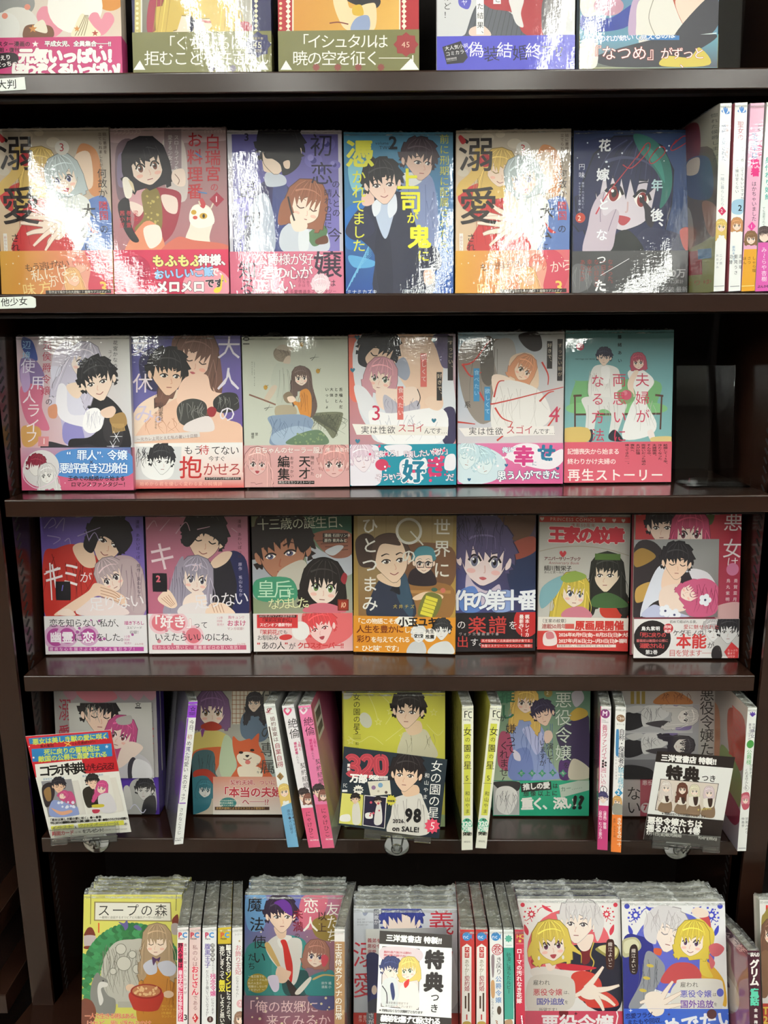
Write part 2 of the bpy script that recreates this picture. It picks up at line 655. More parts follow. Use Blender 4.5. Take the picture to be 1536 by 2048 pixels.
        for i in range(n):
            u = -1.12 + 2.24 * (i + .5) / n
            lo = (.0 if male else .1) - .5 * math.exp(-((u - part) / .26) ** 2) + rd.uniform(-.12, .2)
            if i in (0, n - 1):
                lo = .45 if not male else .25
            bang.append((u + (.12 if u < part else -.12) + rd.uniform(-.05, .05) + k * .3, lo))
            if i < n - 1:
                bang.append((-1.12 + 2.24 * (i + 1) / n + k * .3, -.42 + rd.uniform(-.2, .12)))
        s.p(line, f(up + [(u, w + .045) for u, w in bang]))
        s.p(hair, f(up + bang))
        if style in ('long', 'bob'):
            for sg in (-1, 1):
                en = 2.2 if style == 'long' else 1.25
                s.b(hair, f([(sg * .85, -.9), (sg * 1.25, -.5), (sg * 1.32, .5), (sg * 1.3, en), (sg * 1.05, en * .85), (sg * .98, .6), (sg * .95, 0)]))
        # strands
        for i in range(13):
            u = -1.05 + 2.1 * (i + .5) / 13 + rd.uniform(-.08, .08)
            s.l(strand if i % 3 else hi, r * .04, f([(u * .35, -1.55), (u * .8, -1.1), (u * 1.02, -.55 + rd.uniform(0, .3))]), w2=r * .015)
        s.l(hi, r * .12, f([(-.85, -.78), (-.35, -1.0), (.3, -1.02), (.8, -.8)]), w2=r * .03)
        if style == 'long':
            for i in range(8):
                sg = -1 if i % 2 else 1
                u = sg * (1.1 + .09 * i)
                s.l(strand if i % 3 else hi, r * .045, f([(sg * 1.1, -.2), (u * .98, .9), (u * 1.0, 1.9), (u * 1.02, 2.9)]), w2=r * .015)
        return s
    def hand(s, x, y, r, rot, skin='efd9c6', flip=1, line='9a7464', spread=1.0):
        """a generic drawn open hand: palm, four fingers and a thumb"""
        f = s.frame(x, y, r, rot, flip)
        fingers = [(-.42, -.5, -24, 1.0), (-.15, -.62, -8, 1.2), (.15, -.6, 7, 1.12), (.4, -.45, 22, .85), (-.5, .1, -65, .8)]
        for lw, cc in ((.07, line), (0, skin)):
            for (u, w, a, ln) in fingers:
                a = R(a * spread)
                p = [(u, w + .2), (u + math.sin(a) * ln * .55, w - math.cos(a) * ln * .55), (u + math.sin(a * 1.1) * ln, w - math.cos(a * 1.1) * ln)]
                s.l(cc, r * (.28 + lw), f(p), w2=r * (.13 + lw))
            g = 1 + lw * .7
            s.b(cc, f([(-.5 * g, -.55 * g), (.5 * g, -.5 * g), (.52 * g, .2), (.3 * g, .65), (-.3 * g, .65), (-.55 * g, .1)]))
        return s
    def star(s, col, x, y, r, n=5, inner=.42, rot=0):
        a = [(-math.pi / 2 + R(rot) + math.pi * i / n) for i in range(2 * n)]
        return s.p(col, [(x + math.cos(q) * r * (1 if i % 2 == 0 else inner), y + math.sin(q) * r * (1 if i % 2 == 0 else inner)) for i, q in enumerate(a)])
    def heart(s, col, x, y, r):
        return s.b(col, [(x, y + r), (x - r, y - r * .1), (x - r * .8, y - r * .8), (x - r * .3, y - r * .85), (x, y - r * .35), (x + r * .3, y - r * .85), (x + r * .8, y - r * .8), (x + r, y - r * .1)])
    def dots(s, col, n, x0, y0, x1, y1, r0=.8, r1=2.2, seed=3):
        rd = random.Random(seed)
        for _ in range(n):
            q = rd.uniform(r0, r1)
            s.e(col, rd.uniform(x0, x1), rd.uniform(y0, y1), q, q, n=10)
        return s
    def lines(s, col, n, x0, y0, x1, y1, w=.7, seed=4, sway=6):
        """fine drawn lines between two areas (folds, strands)"""
        rd = random.Random(seed)
        for i in range(n):
            u = rd.random()
            x, y = x0 + (x1 - x0) * u, y0 + rd.uniform(0, .3) * (y1 - y0)
            yy = y0 + rd.uniform(.5, 1.0) * (y1 - y0)
            s.l(col, w, [(x, y), (x + rd.uniform(-sway, sway), (y + yy) / 2), (x + rd.uniform(-sway, sway), yy)], w2=w * .4)
        return s
    def build(s, name, mat, parent, xf=None, extra=None):
        """one mesh: the ink layers lie in the x-z plane, facing -y; extra = (verts, faces, colour) of the sheet's body"""
        V = np.vstack(s.V) if s.V else np.zeros((0, 3))
        v3 = np.c_[V[:, 0], -V[:, 2], V[:, 1]]
        T = np.vstack(s.T) if s.T else np.zeros((0, 3), int)
        C = np.vstack(s.C) if s.C else np.zeros((0, 3))
        # every ink area faces the reader
        a, b, c = v3[T[:, 0]], v3[T[:, 1]], v3[T[:, 2]]
        ny = np.cross(b - a, c - a)[:, 1]
        keep = np.abs(ny) > 1e-14
        T, ny = T[keep], ny[keep]
        T[ny > 0] = T[ny > 0][:, ::-1]
        faces = T.tolist()
        verts = v3.tolist()
        cols = C.tolist()
        for ev, ef, ec in (extra or []):
            k = len(verts)
            verts += [tuple(q) for q in ev]
            cols += [rgb(ec)] * len(ev)
            faces += [tuple(i + k for i in q) for q in ef]
        if xf is not None:
            verts = [tuple(xf @ Vector(q)) for q in verts]
        o = mesh_obj(name, verts, faces, mat, parent)
        at = o.data.color_attributes.new('ink', 'FLOAT_COLOR', 'POINT')
        flat = np.ones((len(verts), 4), np.float32)
        flat[:, :3] = np.array(cols, np.float32)
        at.data.foreach_set('color', flat.ravel())
        return o

# ------------------------------------------------------------------ books
def box_vf(x0, x1, y0, y1, z0, z1):
    b = MB().box(x0, x1, y0, y1, z0, z1)
    return b.v, b.f

def wrap_mesh(w, t, h, name, parent, seed=0, peak=0.006, low=0.0015, over=0.0):
    """the gathered, crumpled film along the top of a wrapped book: from the front top edge over the page block to the back"""
    rd = random.Random(seed)
    nx = max(8, int(w / 0.003))
    ny = max(5, int(t / 0.0035))
    ph = [rd.uniform(0, 6.3) for _ in range(8)]
    pk = [(rd.uniform(0, 1), rd.uniform(.02, .07), rd.uniform(.3, 1.0) * peak) for _ in range(max(1, int(w / 0.05)))]
    if w < .03:
        pk = [(rd.uniform(.2, .8), .2, peak * rd.uniform(.2, 1.0))]
    vs, fs = [], []
    for j in range(ny + 1):
        v = j / ny
        for i in range(nx + 1):
            u = i / nx
            arch = math.sin(math.pi * min(1, max(0, v))) ** .6
            z = h + 0.0004 + arch * (low + .0008 * math.sin(u * w * 900 + ph[0] + v * 5) + .0006 * math.sin(u * w * 2300 + ph[1] - v * 9) + rd.uniform(-.0004, .0004))
            for (c, sg, a) in pk:
                z += a * math.exp(-((u - c) / sg) ** 2) * math.exp(-((v - .55) / .25) ** 2) * (0.6 + .4 * rd.random())
            vs.append((-over + u * (w + 2 * over), -0.0012 + v * (t + 0.0016), z if 0 < j < ny else h - 0.004))
    for j in range(ny):
        for i in range(nx):
            a = j * (nx + 1) + i
            fs.append((a, a + 1, a + nx + 2, a + nx + 1))
    return mesh_obj(name, vs, fs, MAT['wrap'], parent)

BOOKS = []
BUTTON_SEED = [0]
def book_body(root, sheet, w, h, t, edge='ddd8d0', spine='c8c0b8', mat='film', wrap=True, seed=0, band=None, peak=0.006, low=.0015, spine_side=1):
    """front cover with its printed art, spine and back cover, page block, film; band = (sheet, height, colour)"""
    c = 0.0007
    ex = [box_vf(0, w, 0.00002, c, 0, h) + (edge,)]
    if spine_side > 0:
        ex.append(box_vf(w - c, w, 0.0001, t, 0, h) + (spine,))
    else:
        ex.append(box_vf(0, c, 0.0001, t, 0, h) + (spine,))
    ex.append(box_vf(0, w, t - c, t, 0, h) + (spine,))
    sheet.build('cover', MAT[mat], root, extra=ex)
    g = 0.0025
    x0, x1 = (g, w - c) if spine_side > 0 else (c, w - g)
    MB().box(x0, x1, c, t - c, 0.002, h - 0.003).build('pages', MAT['pages'], root)
    if band:
        bs, bh, bc = band
        k = 0.0003
        bx = [box_vf(-k, w + k, -.0012, -.0010, 0, bh) + (bc,)]
        bx.append(box_vf(w, w + k, -.0012, t, 0, bh) + (bc,) if spine_side > 0 else box_vf(-k, 0, -.0012, t, 0, bh) + (bc,))
        o = bs.build('paper_band', MAT[mat], root, xf=Matrix.Translation((0, -.00125, 0)), extra=[(([Vector(q) + Vector((0, .00125, 0)) for q in v]), f, cc) for v, f, cc in bx])
    if wrap:
        wrap_mesh(w, t, h, 'shrink_wrap', root, seed, peak, low)

def dup(root, mat, label, cat=None, group=None, parts=None):
    r = root.copy()
    COL.objects.link(r)
    r.matrix_world = mat
    tag(r, label, cat or root['category'], group)
    for ch in root.children:
        if parts and ch.name.split('.')[0] not in parts:
            continue
        c = ch.copy()
        COL.objects.link(c)
        c.parent = r
        c.matrix_parent_inverse = ch.matrix_parent_inverse.copy()
    return r

ROWS = [0]
def quad_px(quad, view=None):
    q = [tuple(float(k) for k in p.split(',')) for p in quad.split()] if isinstance(quad, str) else [tuple(p) for p in quad]
    if view:
        q = [(view[0] + x / view[2], view[1] + y / view[2]) for x, y in q]
    return q

def proj(P):
    """a point in the room -> where it stands in the photograph (for laying artwork out on sheets the frame cuts off)"""
    d = Vector(P) - CAMPOS
    z = d.dot(fwd)
    return (768 + FPX * d.dot(xr) / z, 1024 - FPX * d.dot(yu) / z)

def quad_up(xl, xr, yref, y, base, h, tilt=7.0):
    """quad of a cover of height h standing at depth y, whose sides pass the photo columns xl and xr at row yref"""
    zz = at_y((xl + xr) / 2, yref, y).z - base
    yy = y + max(0, zz) * math.tan(R(tilt))
    a, b = at_y(xl, yref, yy), at_y(xr, yref, yy)
    top = h * math.cos(R(tilt))
    bk = h * math.sin(R(tilt))
    return [proj((a.x, y + bk, base + top)), proj((b.x, y + bk, base + top)), proj((b.x, y, base)), proj((a.x, y, base))]

def quad_down(xl, yl, xr, yr, ytop, h, tilt):
    """quad of a cover of height h whose top corners are seen at (xl, yl) and (xr, yr), at depth ytop"""
    a, b = at_y(xl, yl, ytop), at_y(xr, yr, ytop)
    X = (b - a).normalized()
    Z = (Vector((0, 0, 1)) * math.cos(R(tilt)) + Vector((0, 1, 0)) * math.sin(R(tilt)))
    Z = (Z - X * Z.dot(X)).normalized()
    return [proj(a), proj(b), proj(b - Z * h), proj(a - Z * h)]

def card_pose(q, dist_y):
    """place, size and attitude of a flat rectangular card whose corners are seen at q; its foot is at depth dist_y"""
    A = homography(q, 1.0, 1.0)                    # photo -> unit card
    Hm = np.linalg.inv(A)                          # unit card (u right, v up) -> photo
    K = np.array([[FPX, 0, 768], [0, FPX, 1024], [0, 0, 1.0]])
    B = np.linalg.inv(K) @ Hm
    if B[2, 2] < 0:
        B = -B
    cv = lambda c: xr * float(c[0]) - yu * float(c[1]) + fwd * float(c[2])
    o, U, W = cv(B[:, 2]), cv(B[:, 0]), cv(B[:, 1])
    foot = o + U * .5
    k = (dist_y + DIST) / foot.y
    o, U, W = o * k, U * k, W * k
    w, h = U.length, W.length
    U.normalize(); W.normalize()
    mid = (U + W).normalized()
    dif = (U - W).normalized()
    r2 = math.sqrt(.5)
    X, Z = (mid + dif) * r2, (mid - dif) * r2
    Y = Z.cross(X).normalized()
    o = CAMPOS + o
    base = Matrix((X, Y, Z)).transposed()
    def corners(p):
        rot = base @ Matrix.Rotation(p[0], 3, 'X') @ Matrix.Rotation(p[1], 3, 'Y') @ Matrix.Rotation(p[2], 3, 'Z')
        c0 = o + Vector((p[3], 0, p[4]))
        u, v = rot.col[0] * p[5], rot.col[2] * p[6]
        return rot, c0, [c0 + v, c0 + u + v, c0 + u, c0]
    def resid(p):
        return np.array([a - b for P, t in zip(corners(p)[2], q) for a, b in zip(proj(P), t)])
    p = np.array([0, 0, 0, 0, 0, w, h], float)
    for _ in range(12):
        r0 = resid(p)
        J = np.array([(resid(p + d) - r0) / 1e-5 for d in np.eye(7) * 1e-5]).T
        p = p - np.linalg.lstsq(J.T @ J + np.eye(7) * 1e-3, J.T @ r0, rcond=None)[0]
    rot, c0, _ = corners(p)
    w, h = p[5], p[6]
    m = rot.to_4x4()
    m.translation = c0
    return m, w, h

class Face:
    """a book shown face out: its four cover corners are read from the photograph, its base stands on the shelf"""
    def __init__(s, quad, base=None, tilt=7.0, t=0.016, y=None, name='manga_book', h=None, view=None, like=None, yaw=0.0):
        q = quad_px(quad, view)
        if base is None:
            base = face_z(ROWS[0], (q[2][0] + q[3][0]) / 2)
        base += t * math.sin(R(tilt)) + .0006      # leaning back, it rests on its rear bottom edge
        s.quad, s.t, s.name = q, t, name
        if y is None:
            bl, br = at_z(*q[3], base), at_z(*q[2], base)
            m = (bl.y + br.y) / 2
            d = max(-.012, min(.012, br.y - bl.y))
            bl.y, br.y = m - d / 2, m + d / 2
        else:
            bl, br = at_y(*q[3], y), at_y(*q[2], y)
        bl.z = br.z = base
        X = (br - bl)
        s.w = X.length
        X.normalize()
        mid0 = (bl + br) / 2
        X = Matrix.Rotation(R(yaw), 3, 'Z') @ X
        bl, br = mid0 - X * s.w / 2, mid0 + X * s.w / 2
        nrm = X.cross(Vector((0, 0, 1)))       # towards the reader is -y: nrm points to +? fixed below
        if nrm.y > 0:
            nrm = -nrm
        back = -nrm
        Z = (Vector((0, 0, 1)) * math.cos(R(tilt)) + back * math.sin(R(tilt))).normalized()
        Y = Z.cross(X).normalized()
        tl, tr = at_plane(*q[0], bl, Y), at_plane(*q[1], bl, Y)
        s.h = h or ((tl - bl).dot(Z) + (tr - br).dot(Z)) / 2
        wt = (tr - tl).length
        s.w = (s.w + wt) / 2
        mid = (bl + br) / 2
        o = mid - X * s.w / 2
        s.X, s.Y, s.Z, s.o = X, Y, Z, o
        s.mw = Matrix((X, Y, Z)).transposed().to_4x4()
        s.mw.translation = o
        # the sheet's own corners, for the artwork
        s.art = Sheet(like or q, s.w, s.h)
        if view:
            s.art.view(view)
        s.band = None
    def begin_band(s, yv, col):
        """artwork from here on belongs to the paper band below row yv (of the artwork's own view)"""
        xm = sum(p[0] for p in s.art.quad) / 4
        keep = s.art.vw
        yp = yv / keep[2] + keep[1]
        s.art.vw = (0.0, 0.0, 1.0)
        bh = s.art.m([(xm, yp)])[0][1]
        s.art.vw = keep
        s.band = Sheet(s.art.quad, s.w, s.h, clip=(0, s.w, 0, bh))
        c4 = [col] * 4 if isinstance(col, str) else col
        qx = [p[0] for p in s.art.quad]
        qy = [p[1] for p in s.art.quad]
        s.band.grad(c4, [(min(qx) - 6, yp - 4), (max(qx) + 6, yp - 4), (max(qx) + 6, max(qy) + 4), (min(qx) - 6, max(qy) + 4)])
        s.band.view(keep)
        s.bandinfo = (s.band, bh, c4[3])
        return s.band
    def finish(s, label, group=None, edge='ddd8d0', spine='c8c0b8', mat='film', wrap=True, cat='book', peak=0.006, low=.0015, copies=0, copy_label=None, gap=0.0022, jitter=0.001):
        root = empty(s.name, s.mw)
        tag(root, label, cat, group)
        BUTTON_SEED[0] += 1
        book_body(root, s.art, s.w, s.h, s.t, edge, spine, mat, wrap, BUTTON_SEED[0], s.bandinfo if s.band else None, peak, low)
        rd = random.Random(BUTTON_SEED[0])
        for k in range(copies):
            off = (s.t + gap) * (k + 1)
            m2 = s.mw.copy()
            p = s.o + s.Y * off + s.X * rd.uniform(-jitter, jitter) * 3
            p = p - s.Z * ((p.z - s.o.z) / s.Z.z)       # slides down its own plane to stand on the shelf
            m2.translation = p
            dup(root, m2, copy_label[k] if isinstance(copy_label, (list, tuple)) else copy_label.replace('%s', ('first', 'second', 'third', 'fourth')[k]), group=group)
        s.root = root
        return root
class Spine:
    """a book shown spine out; the spine's four corners are read from the photograph"""
    def __init__(s, quad, base=None, y=None, ytop=None, yaw=0.0, tau=0.0, depth=0.128, name='manga_book', h=None, side=None, lean=None, view=None):
        q = quad_px(quad, view)
        s.quad, s.depth, s.name, s.side = q, depth, name, side
        Y = Vector((math.sin(R(yaw)) * math.cos(R(tau)), math.cos(R(yaw)) * math.cos(R(tau)), -math.sin(R(tau))))
        mt = ((q[0][0] + q[1][0]) / 2, (q[0][1] + q[1][1]) / 2)
        mb = ((q[2][0] + q[3][0]) / 2, (q[2][1] + q[3][1]) / 2)
        if ytop is not None:
            T = at_y(*mt, ytop)
            B = at_plane(*mb, T, Y)
        else:
            B = at_z(*mb, base) if y is None else at_y(*mb, y)
            if y is not None and base is not None:
                B.z = base
            T = at_plane(*mt, B, Y)
        Z = (T - B).normalized()
        if lean is not None:
            Z = (Vector((0, 0, 1)) - Y * Y.z)
            Z.normalize()
            Z = Matrix.Rotation(R(lean), 3, Y) @ Z
        X = Y.cross(Z).normalized()
        pl = [at_plane(*p, B, Y) for p in q]
        s.w = ((pl[1] - pl[0]).dot(X) + (pl[2] - pl[3]).dot(X)) / 2
        L = (T - B).length
        s.h = h or L
        s.photo_h = L
        o = (B if ytop is None else T - Z * s.h) - X * s.w / 2
        # let the lower bottom corner touch the shelf
        if base is not None and ytop is None:
            o.z = base + .0014 - min(0, (X * s.w).z)
        s.X, s.Y, s.Z, s.o = X, Y, Z, o
        s.mw = Matrix((X, Y, Z)).transposed().to_4x4()
        s.mw.translation = o
        qq = list(q)
        if h and abs(h - L) > .002:      # the photograph cuts the spine off: carry the quad on
            f = h / L
            if ytop is not None:
                qq[2] = (q[1][0] + (q[2][0] - q[1][0]) * f, q[1][1] + (q[2][1] - q[1][1]) * f)
                qq[3] = (q[0][0] + (q[3][0] - q[0][0]) * f, q[0][1] + (q[3][1] - q[0][1]) * f)
        s.quad = qq
        s.art = Sheet(qq, s.w, s.h)
        if view:
            s.art.view(view)
        s.sideart = None
    def side_sheet(s, side, col, art_quad=None, view=None):
        """a cover seen from the side ('L' or 'R'); art_quad gives its corners in the photograph, read left to right"""
        sh = Sheet(quad_px(art_quad, view) if art_quad else [(0, 0), (100, 0), (100, 140), (0, 140)], s.depth, s.h)
        if isinstance(col, (list, tuple)) and len(col) == 4:
            sh.grad(col)
        else:
            sh.grad([col] * 4)
        if view:
            sh.view(view)
        s.sideart = s.sideart or {}
        s.sideart[side] = sh
        return sh
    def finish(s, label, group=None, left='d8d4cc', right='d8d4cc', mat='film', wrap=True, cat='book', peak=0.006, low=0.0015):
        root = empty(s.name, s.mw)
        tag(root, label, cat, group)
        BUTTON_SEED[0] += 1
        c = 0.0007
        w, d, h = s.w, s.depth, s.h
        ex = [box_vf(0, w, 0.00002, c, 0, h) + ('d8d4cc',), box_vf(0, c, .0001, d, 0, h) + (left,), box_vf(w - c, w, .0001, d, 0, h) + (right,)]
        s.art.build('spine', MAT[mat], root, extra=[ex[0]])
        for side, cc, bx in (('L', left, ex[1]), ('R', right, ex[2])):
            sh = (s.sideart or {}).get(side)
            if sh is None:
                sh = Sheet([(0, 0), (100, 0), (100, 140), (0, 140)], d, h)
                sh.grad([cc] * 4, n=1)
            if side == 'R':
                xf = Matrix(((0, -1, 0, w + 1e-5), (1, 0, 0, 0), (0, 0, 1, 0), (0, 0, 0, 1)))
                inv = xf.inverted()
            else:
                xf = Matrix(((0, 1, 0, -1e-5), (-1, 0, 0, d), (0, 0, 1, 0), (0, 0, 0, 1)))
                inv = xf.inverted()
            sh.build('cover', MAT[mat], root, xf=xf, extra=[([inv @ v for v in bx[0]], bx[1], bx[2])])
        MB().box(c, w - c, c, d - .0025, 0.002, h - 0.003).build('pages', MAT['pages'], root)
        if wrap:
            wrap_mesh(w, d, h, 'shrink_wrap', root, BUTTON_SEED[0], peak, low)
        s.root = root
        return root

# ------------------------------------------------------------------ the room the bookcase stands in
def setting():
    m = plain('floor_tiles', '90887c', 0.35)
    o = MB().box(-4, 4, -5.2, 0.6, -0.05, 0).build('floor', m); o['kind'] = 'structure'
    m = plain('ceiling_board', 'd8d8d4', 0.8)
    o = MB().box(-4, 4, -5.2, 0.6, CEIL, CEIL + .05).build('ceiling', m); o['kind'] = 'structure'
    m = plain('wall_paint', 'b9b4aa', 0.8)
    o = MB().box(-4, 4, .55, .6, 0, CEIL).build('wall_back', m); o['kind'] = 'structure'
    m2 = plain('dim_aisle_paint', '5a5048', 0.7)
    o = MB().box(-4, 4, -5.25, -5.2, 0, CEIL).build('wall_front', m2); o['kind'] = 'structure'
setting()

def tubes():
    m = bpy.data.materials.new('lit_fluorescent_tube')
    m.use_nodes = True
    nt = m.node_tree
    nt.nodes.clear()
    out = nt.nodes.new('ShaderNodeOutputMaterial')
    em = nt.nodes.new('ShaderNodeEmission')
    em.inputs[0].default_value = (0.98, 1.0, 0.93, 1)
    em.inputs[1].default_value = TUBE_POWER
    nt.links.new(em.outputs[0], out.inputs[0])
    hm = plain('lamp_housing', 'e2e2de', 0.5)
    for i, (x, ya, yb) in enumerate(TUBES):
        r = empty('ceiling_light', Matrix.Translation((x, ya, CEIL)))
        tag(r, LAMP_LABELS[i], 'light', 'ceiling lamps over the aisle')
        MB().box(-.09, .09, 0, yb - ya, -.045, -.001).build('housing', hm, r)
        for dx in (-.05, .05):
            MB().tube([(dx, .02, -.065), (dx, yb - ya - .02, -.065)], .0088, 12).build('tube', m, r, smooth=True)
tubes()

# ------------------------------------------------------------------ bookcase
ZS = [1.7874, 1.5628, 1.3335, 1.1115, 0.8868]      # tops of the five boards in view
TILT = [0.0028, 0.0050, -0.0020, 0.0009, 0.0032]   # small slope of each board, left end minus right end
XL, XR = -0.4570, 0.4385
TH = 0.0205
DEPTH = 0.205
def zshelf(i, x=0.0):
    return ZS[i] + TILT[i] * (-(x / 0.9))
def face_z(i, px):
    """board height under photo column px"""
    return zshelf(i, (px - 768) / 1700.0)

TAU6 = R(15)                                       # the lowest row stands on a board that slopes down to the back
P6 = Vector((0, -.12, CAM_H - .728 * .76 / .86))   # the plane in which the tops of its 182 mm books lie
Z6 = Vector((0, math.sin(TAU6), math.cos(TAU6)))
Y6 = Vector((0, math.cos(TAU6), -math.sin(TAU6)))

def bookcase():
    root = empty('bookcase', Matrix.Identity(4))
    tag(root, 'tall dark brown steel bookcase filling the whole picture', 'bookcase')
    for i, z in enumerate(ZS):
        prof = [(0.0, -TH), (0.0, -.0012), (.0012, 0), (DEPTH, 0), (DEPTH, -.004), (.014, -.004), (.014, -TH + .0015), (.006, -TH)]
        b = MB().prism([(p, q) for p, q in prof], 'x', XL, XR)
        for v in b.v:
            v.z += z + TILT[i] * (-(v.x / 0.9))
        b.build('shelf_board', MAT['steel'], root, bevel=.0009)
        MB().box(XL + .004, XR - .004, .008, .018, z - .0235, z - TH + .001).build('shelf_rail', MAT['steel_matte'], root)
    # sloping base board of the lowest row
    f0 = P6 - Z6 * .1835
    b = MB()
    b.box(XL - .04, XR + .3, -.03, .30, -.02, 0, Matrix.Translation(f0) @ Matrix.Rotation(-TAU6, 4, 'X'))
    b.build('base_board', MAT['steel'], root)
    # back panel
    MB().box(XL - .03, XR + .03, DEPTH, DEPTH + .01, 0.0, 2.3).build('back_panel', MAT['steel_matte'], root)
    # slotted side panels and front posts
    for sg, xe in ((-1, -.4645), (1, .4458)):
        x0, x1 = (xe - .003, xe) if sg < 0 else (xe, xe + .003)
        p = MB().box(x0, x1, .004, DEPTH, 0, 2.3).build('side_panel', MAT['steel'], root)
        sl = MB()
        z = .30
        while z < 2.25:
            for yy in (.040,):
                q = MB().box(-.0003, .0003, -.0055, .0055, -.0013, .0013, Matrix.Translation((x1 + .0002 if sg < 0 else x0 - .0002, yy, z)) @ Matrix.Rotation(R(38), 4, 'X'))
                sl.add(q.v, q.f)
            z += .0225 / 2
        sl.build('slots', MAT['slot'], p)
        xo = xe - .029 if sg < 0 else xe + .029
        a0, a1 = min(xe, xo), max(xe, xo)
        MB().box(a0, a1, -.001, .03, 0, 2.3).build('upright', MAT['steel'], root, bevel=.0008)
    return root
BOOKCASE = bookcase()
# ------------------------------------------------------------------ top board: five large books, cut off by the frame
ROWS[0] = 0
V1A, V1B = (0, 0, 1.9948), (766, 0, 1.9948)
def face1(xl, xr_, view, t=.017, w=None):
    f = Face(quad_up(xl, xr_, 90, .062, face_z(0, (xl + xr_) / 2), .210, 7), y=.062, t=t)
    f.art.view(view)
    return f

f = face1(-36, 244, V1A)
a = f.art
a.grad(['c8c4bc', 'd2a46a', 'd8cfc8', 'd8d0ca'])
a.e('8a8a88', 60, 20, 80, 60)
a.e('d8d4cc', 70, 100, 80, 66)
a.e('dcdad4', 20, 120, 60, 66)
a.heart('d88a9a', 215, 90, 66)
a.e('c8843c', 440, -10, 60, 60)
a.e('ece8e0', 300, 30, 110, 110)
a.heart('d88a9a', 405, 100, 50)
a.b('e6ddc0', '330,60 372,110 400,150 290,155 300,110')
for i in range(4):
    a.l('8a7a58', 3, [(300 + 12 * i, 150), (325 + 8 * i, 100), (340 + 4 * i, 66)])
a.b('6a4430', '95,125 120,105 200,110 216,150 180,165 100,165')
a.b('e4dcc8', '130,120 170,85 190,125 180,140')
a.star('c8884c', 132, 122, 18)
a.star('c8884c', 308, 122, 14)
a.star('a84438', 380, 140, 14)
a.e('d88a78', 20, 70, 12)
a.e('d88a78', 110, 34, 12)
b = f.begin_band(158, ['b83a6c', 'bc4070', 'c0447a', 'c0447a'])
b.t('ハムスター漫画の', -52, 175, 22, '3a1426', bold=.03)
b.t('元祖・復刊！', -20, 200, 20, '3a1426', bold=.03)
b.star('f0e8e4', 144, 186, 14)
b.t('平成女児、全員集合──!!', 180, 173, 24, 'f2ece8', bold=.04, out='2a1020', ow=.04, sp=.96)
b.b('241a20', '-40,235 60,222 72,265 -10,290 -40,290')
b.t('かえり/ばっちっち！', -20, 236, 22, 'f2ece8', bold=.03, rot=-8)
b.t('元気いっぱい！', 76, 204, 62, 'f4f0ea', bold=.08, out='a82a5c', ow=.03, sp=.94)
b.t('ほわぞくるいっぱい！', 48, 262, 56, 'f4f0ea', bold=.08, out='a82a5c', ow=.03, sp=.82)
b.star('f0e8e4', 405, 198, 10)
f.finish('leftmost book on the top board, rounded white clouds and a bright pink band', spine='c8b8a8', edge='c0b8b0')

f = face1(266, 543, V1A)
a = f.art
a.grad(['2a2a50', '2a2a50', '28284c', '28284c'])
a.grad(['c8b878', 'c8b878', 'c0b070', 'c0b070'], [(538, -360), (570, -360), (570, 400), (538, 400)])
for i in range(26):
    a.e('e4dcb0', 548, -300 + i * 20, 6)
    a.p('e8e0c0', [(1022, -300 + i * 20), (1030, -290 + i * 20), (1022, -280 + i * 20), (1014, -290 + i * 20)])
a.grad(['a8a090', '181818', 'd8d2c4', '201e1e'], [(568, -360), (1000, -360), (1000, 400), (568, 400)])
a.r('d8d8cc', 562, -360, 568, 400)
a.r('d8d8cc', 1000, -360, 1006, 400)
a.b('902a40', '600,0 660,10 690,90 660,140 590,140')
a.b('e4d4c0', '700,60 760,20 860,10 950,80 1000,130 980,140 660,140')
a.b('ead8c8', '770,0 840,0 850,70 780,70')
a.l('8c2420', 9, '800,50 830,64 870,56 880,30')
a.l('8c2420', 9, '790,80 830,95 880,85')
a.b('c8ac58', '850,0 940,0 960,80 990,140 930,130 900,70')
for i in range(7):
    a.l('a88c3c', 4, [(860 + 12 * i, 0), (880 + 14 * i, 60), (910 + 12 * i, 138)])
a.b('902a40', '960,96 1000,100 1006,140 970,136')
a.b('26263c', '760,30 784,30 770,136 758,130')
a.head(800, -110, 92, 'c8ac58', 'long', -.2, 6, '5a4a3c', 'ead8c8', seed=381)
b = f.begin_band(136, ['6c6a40', '6e6c42', '6a683e', '6a683e'])
b.t('「くちびるは──', 640, 152, 62, 'f2eee4', sp=.9)
b.t('拒むことを許さない」', 576, 212, 64, 'f2eee4', sp=.9)
b.star('2c2c54', 1030, 188, 54, 8, .8)
b.t('45', 1010, 172, 34, 'e4dcc0')
b.t('連載千年', 1004, 158, 12, 'c8bc94')
b.t('記念', 1020, 206, 14, 'c8bc94')
b.p('ecebe6', '535,290 560,252 582,290')
b.p('ecebe6', '1022,290 1048,252 1072,290')
for x in (845, 930):
    b.star('4a3c58', x, 284, 16, 8, .7)
f.finish('large book with a navy gilt border and an olive band with white lettering', spine='2a2a54', edge='8a8a7c')

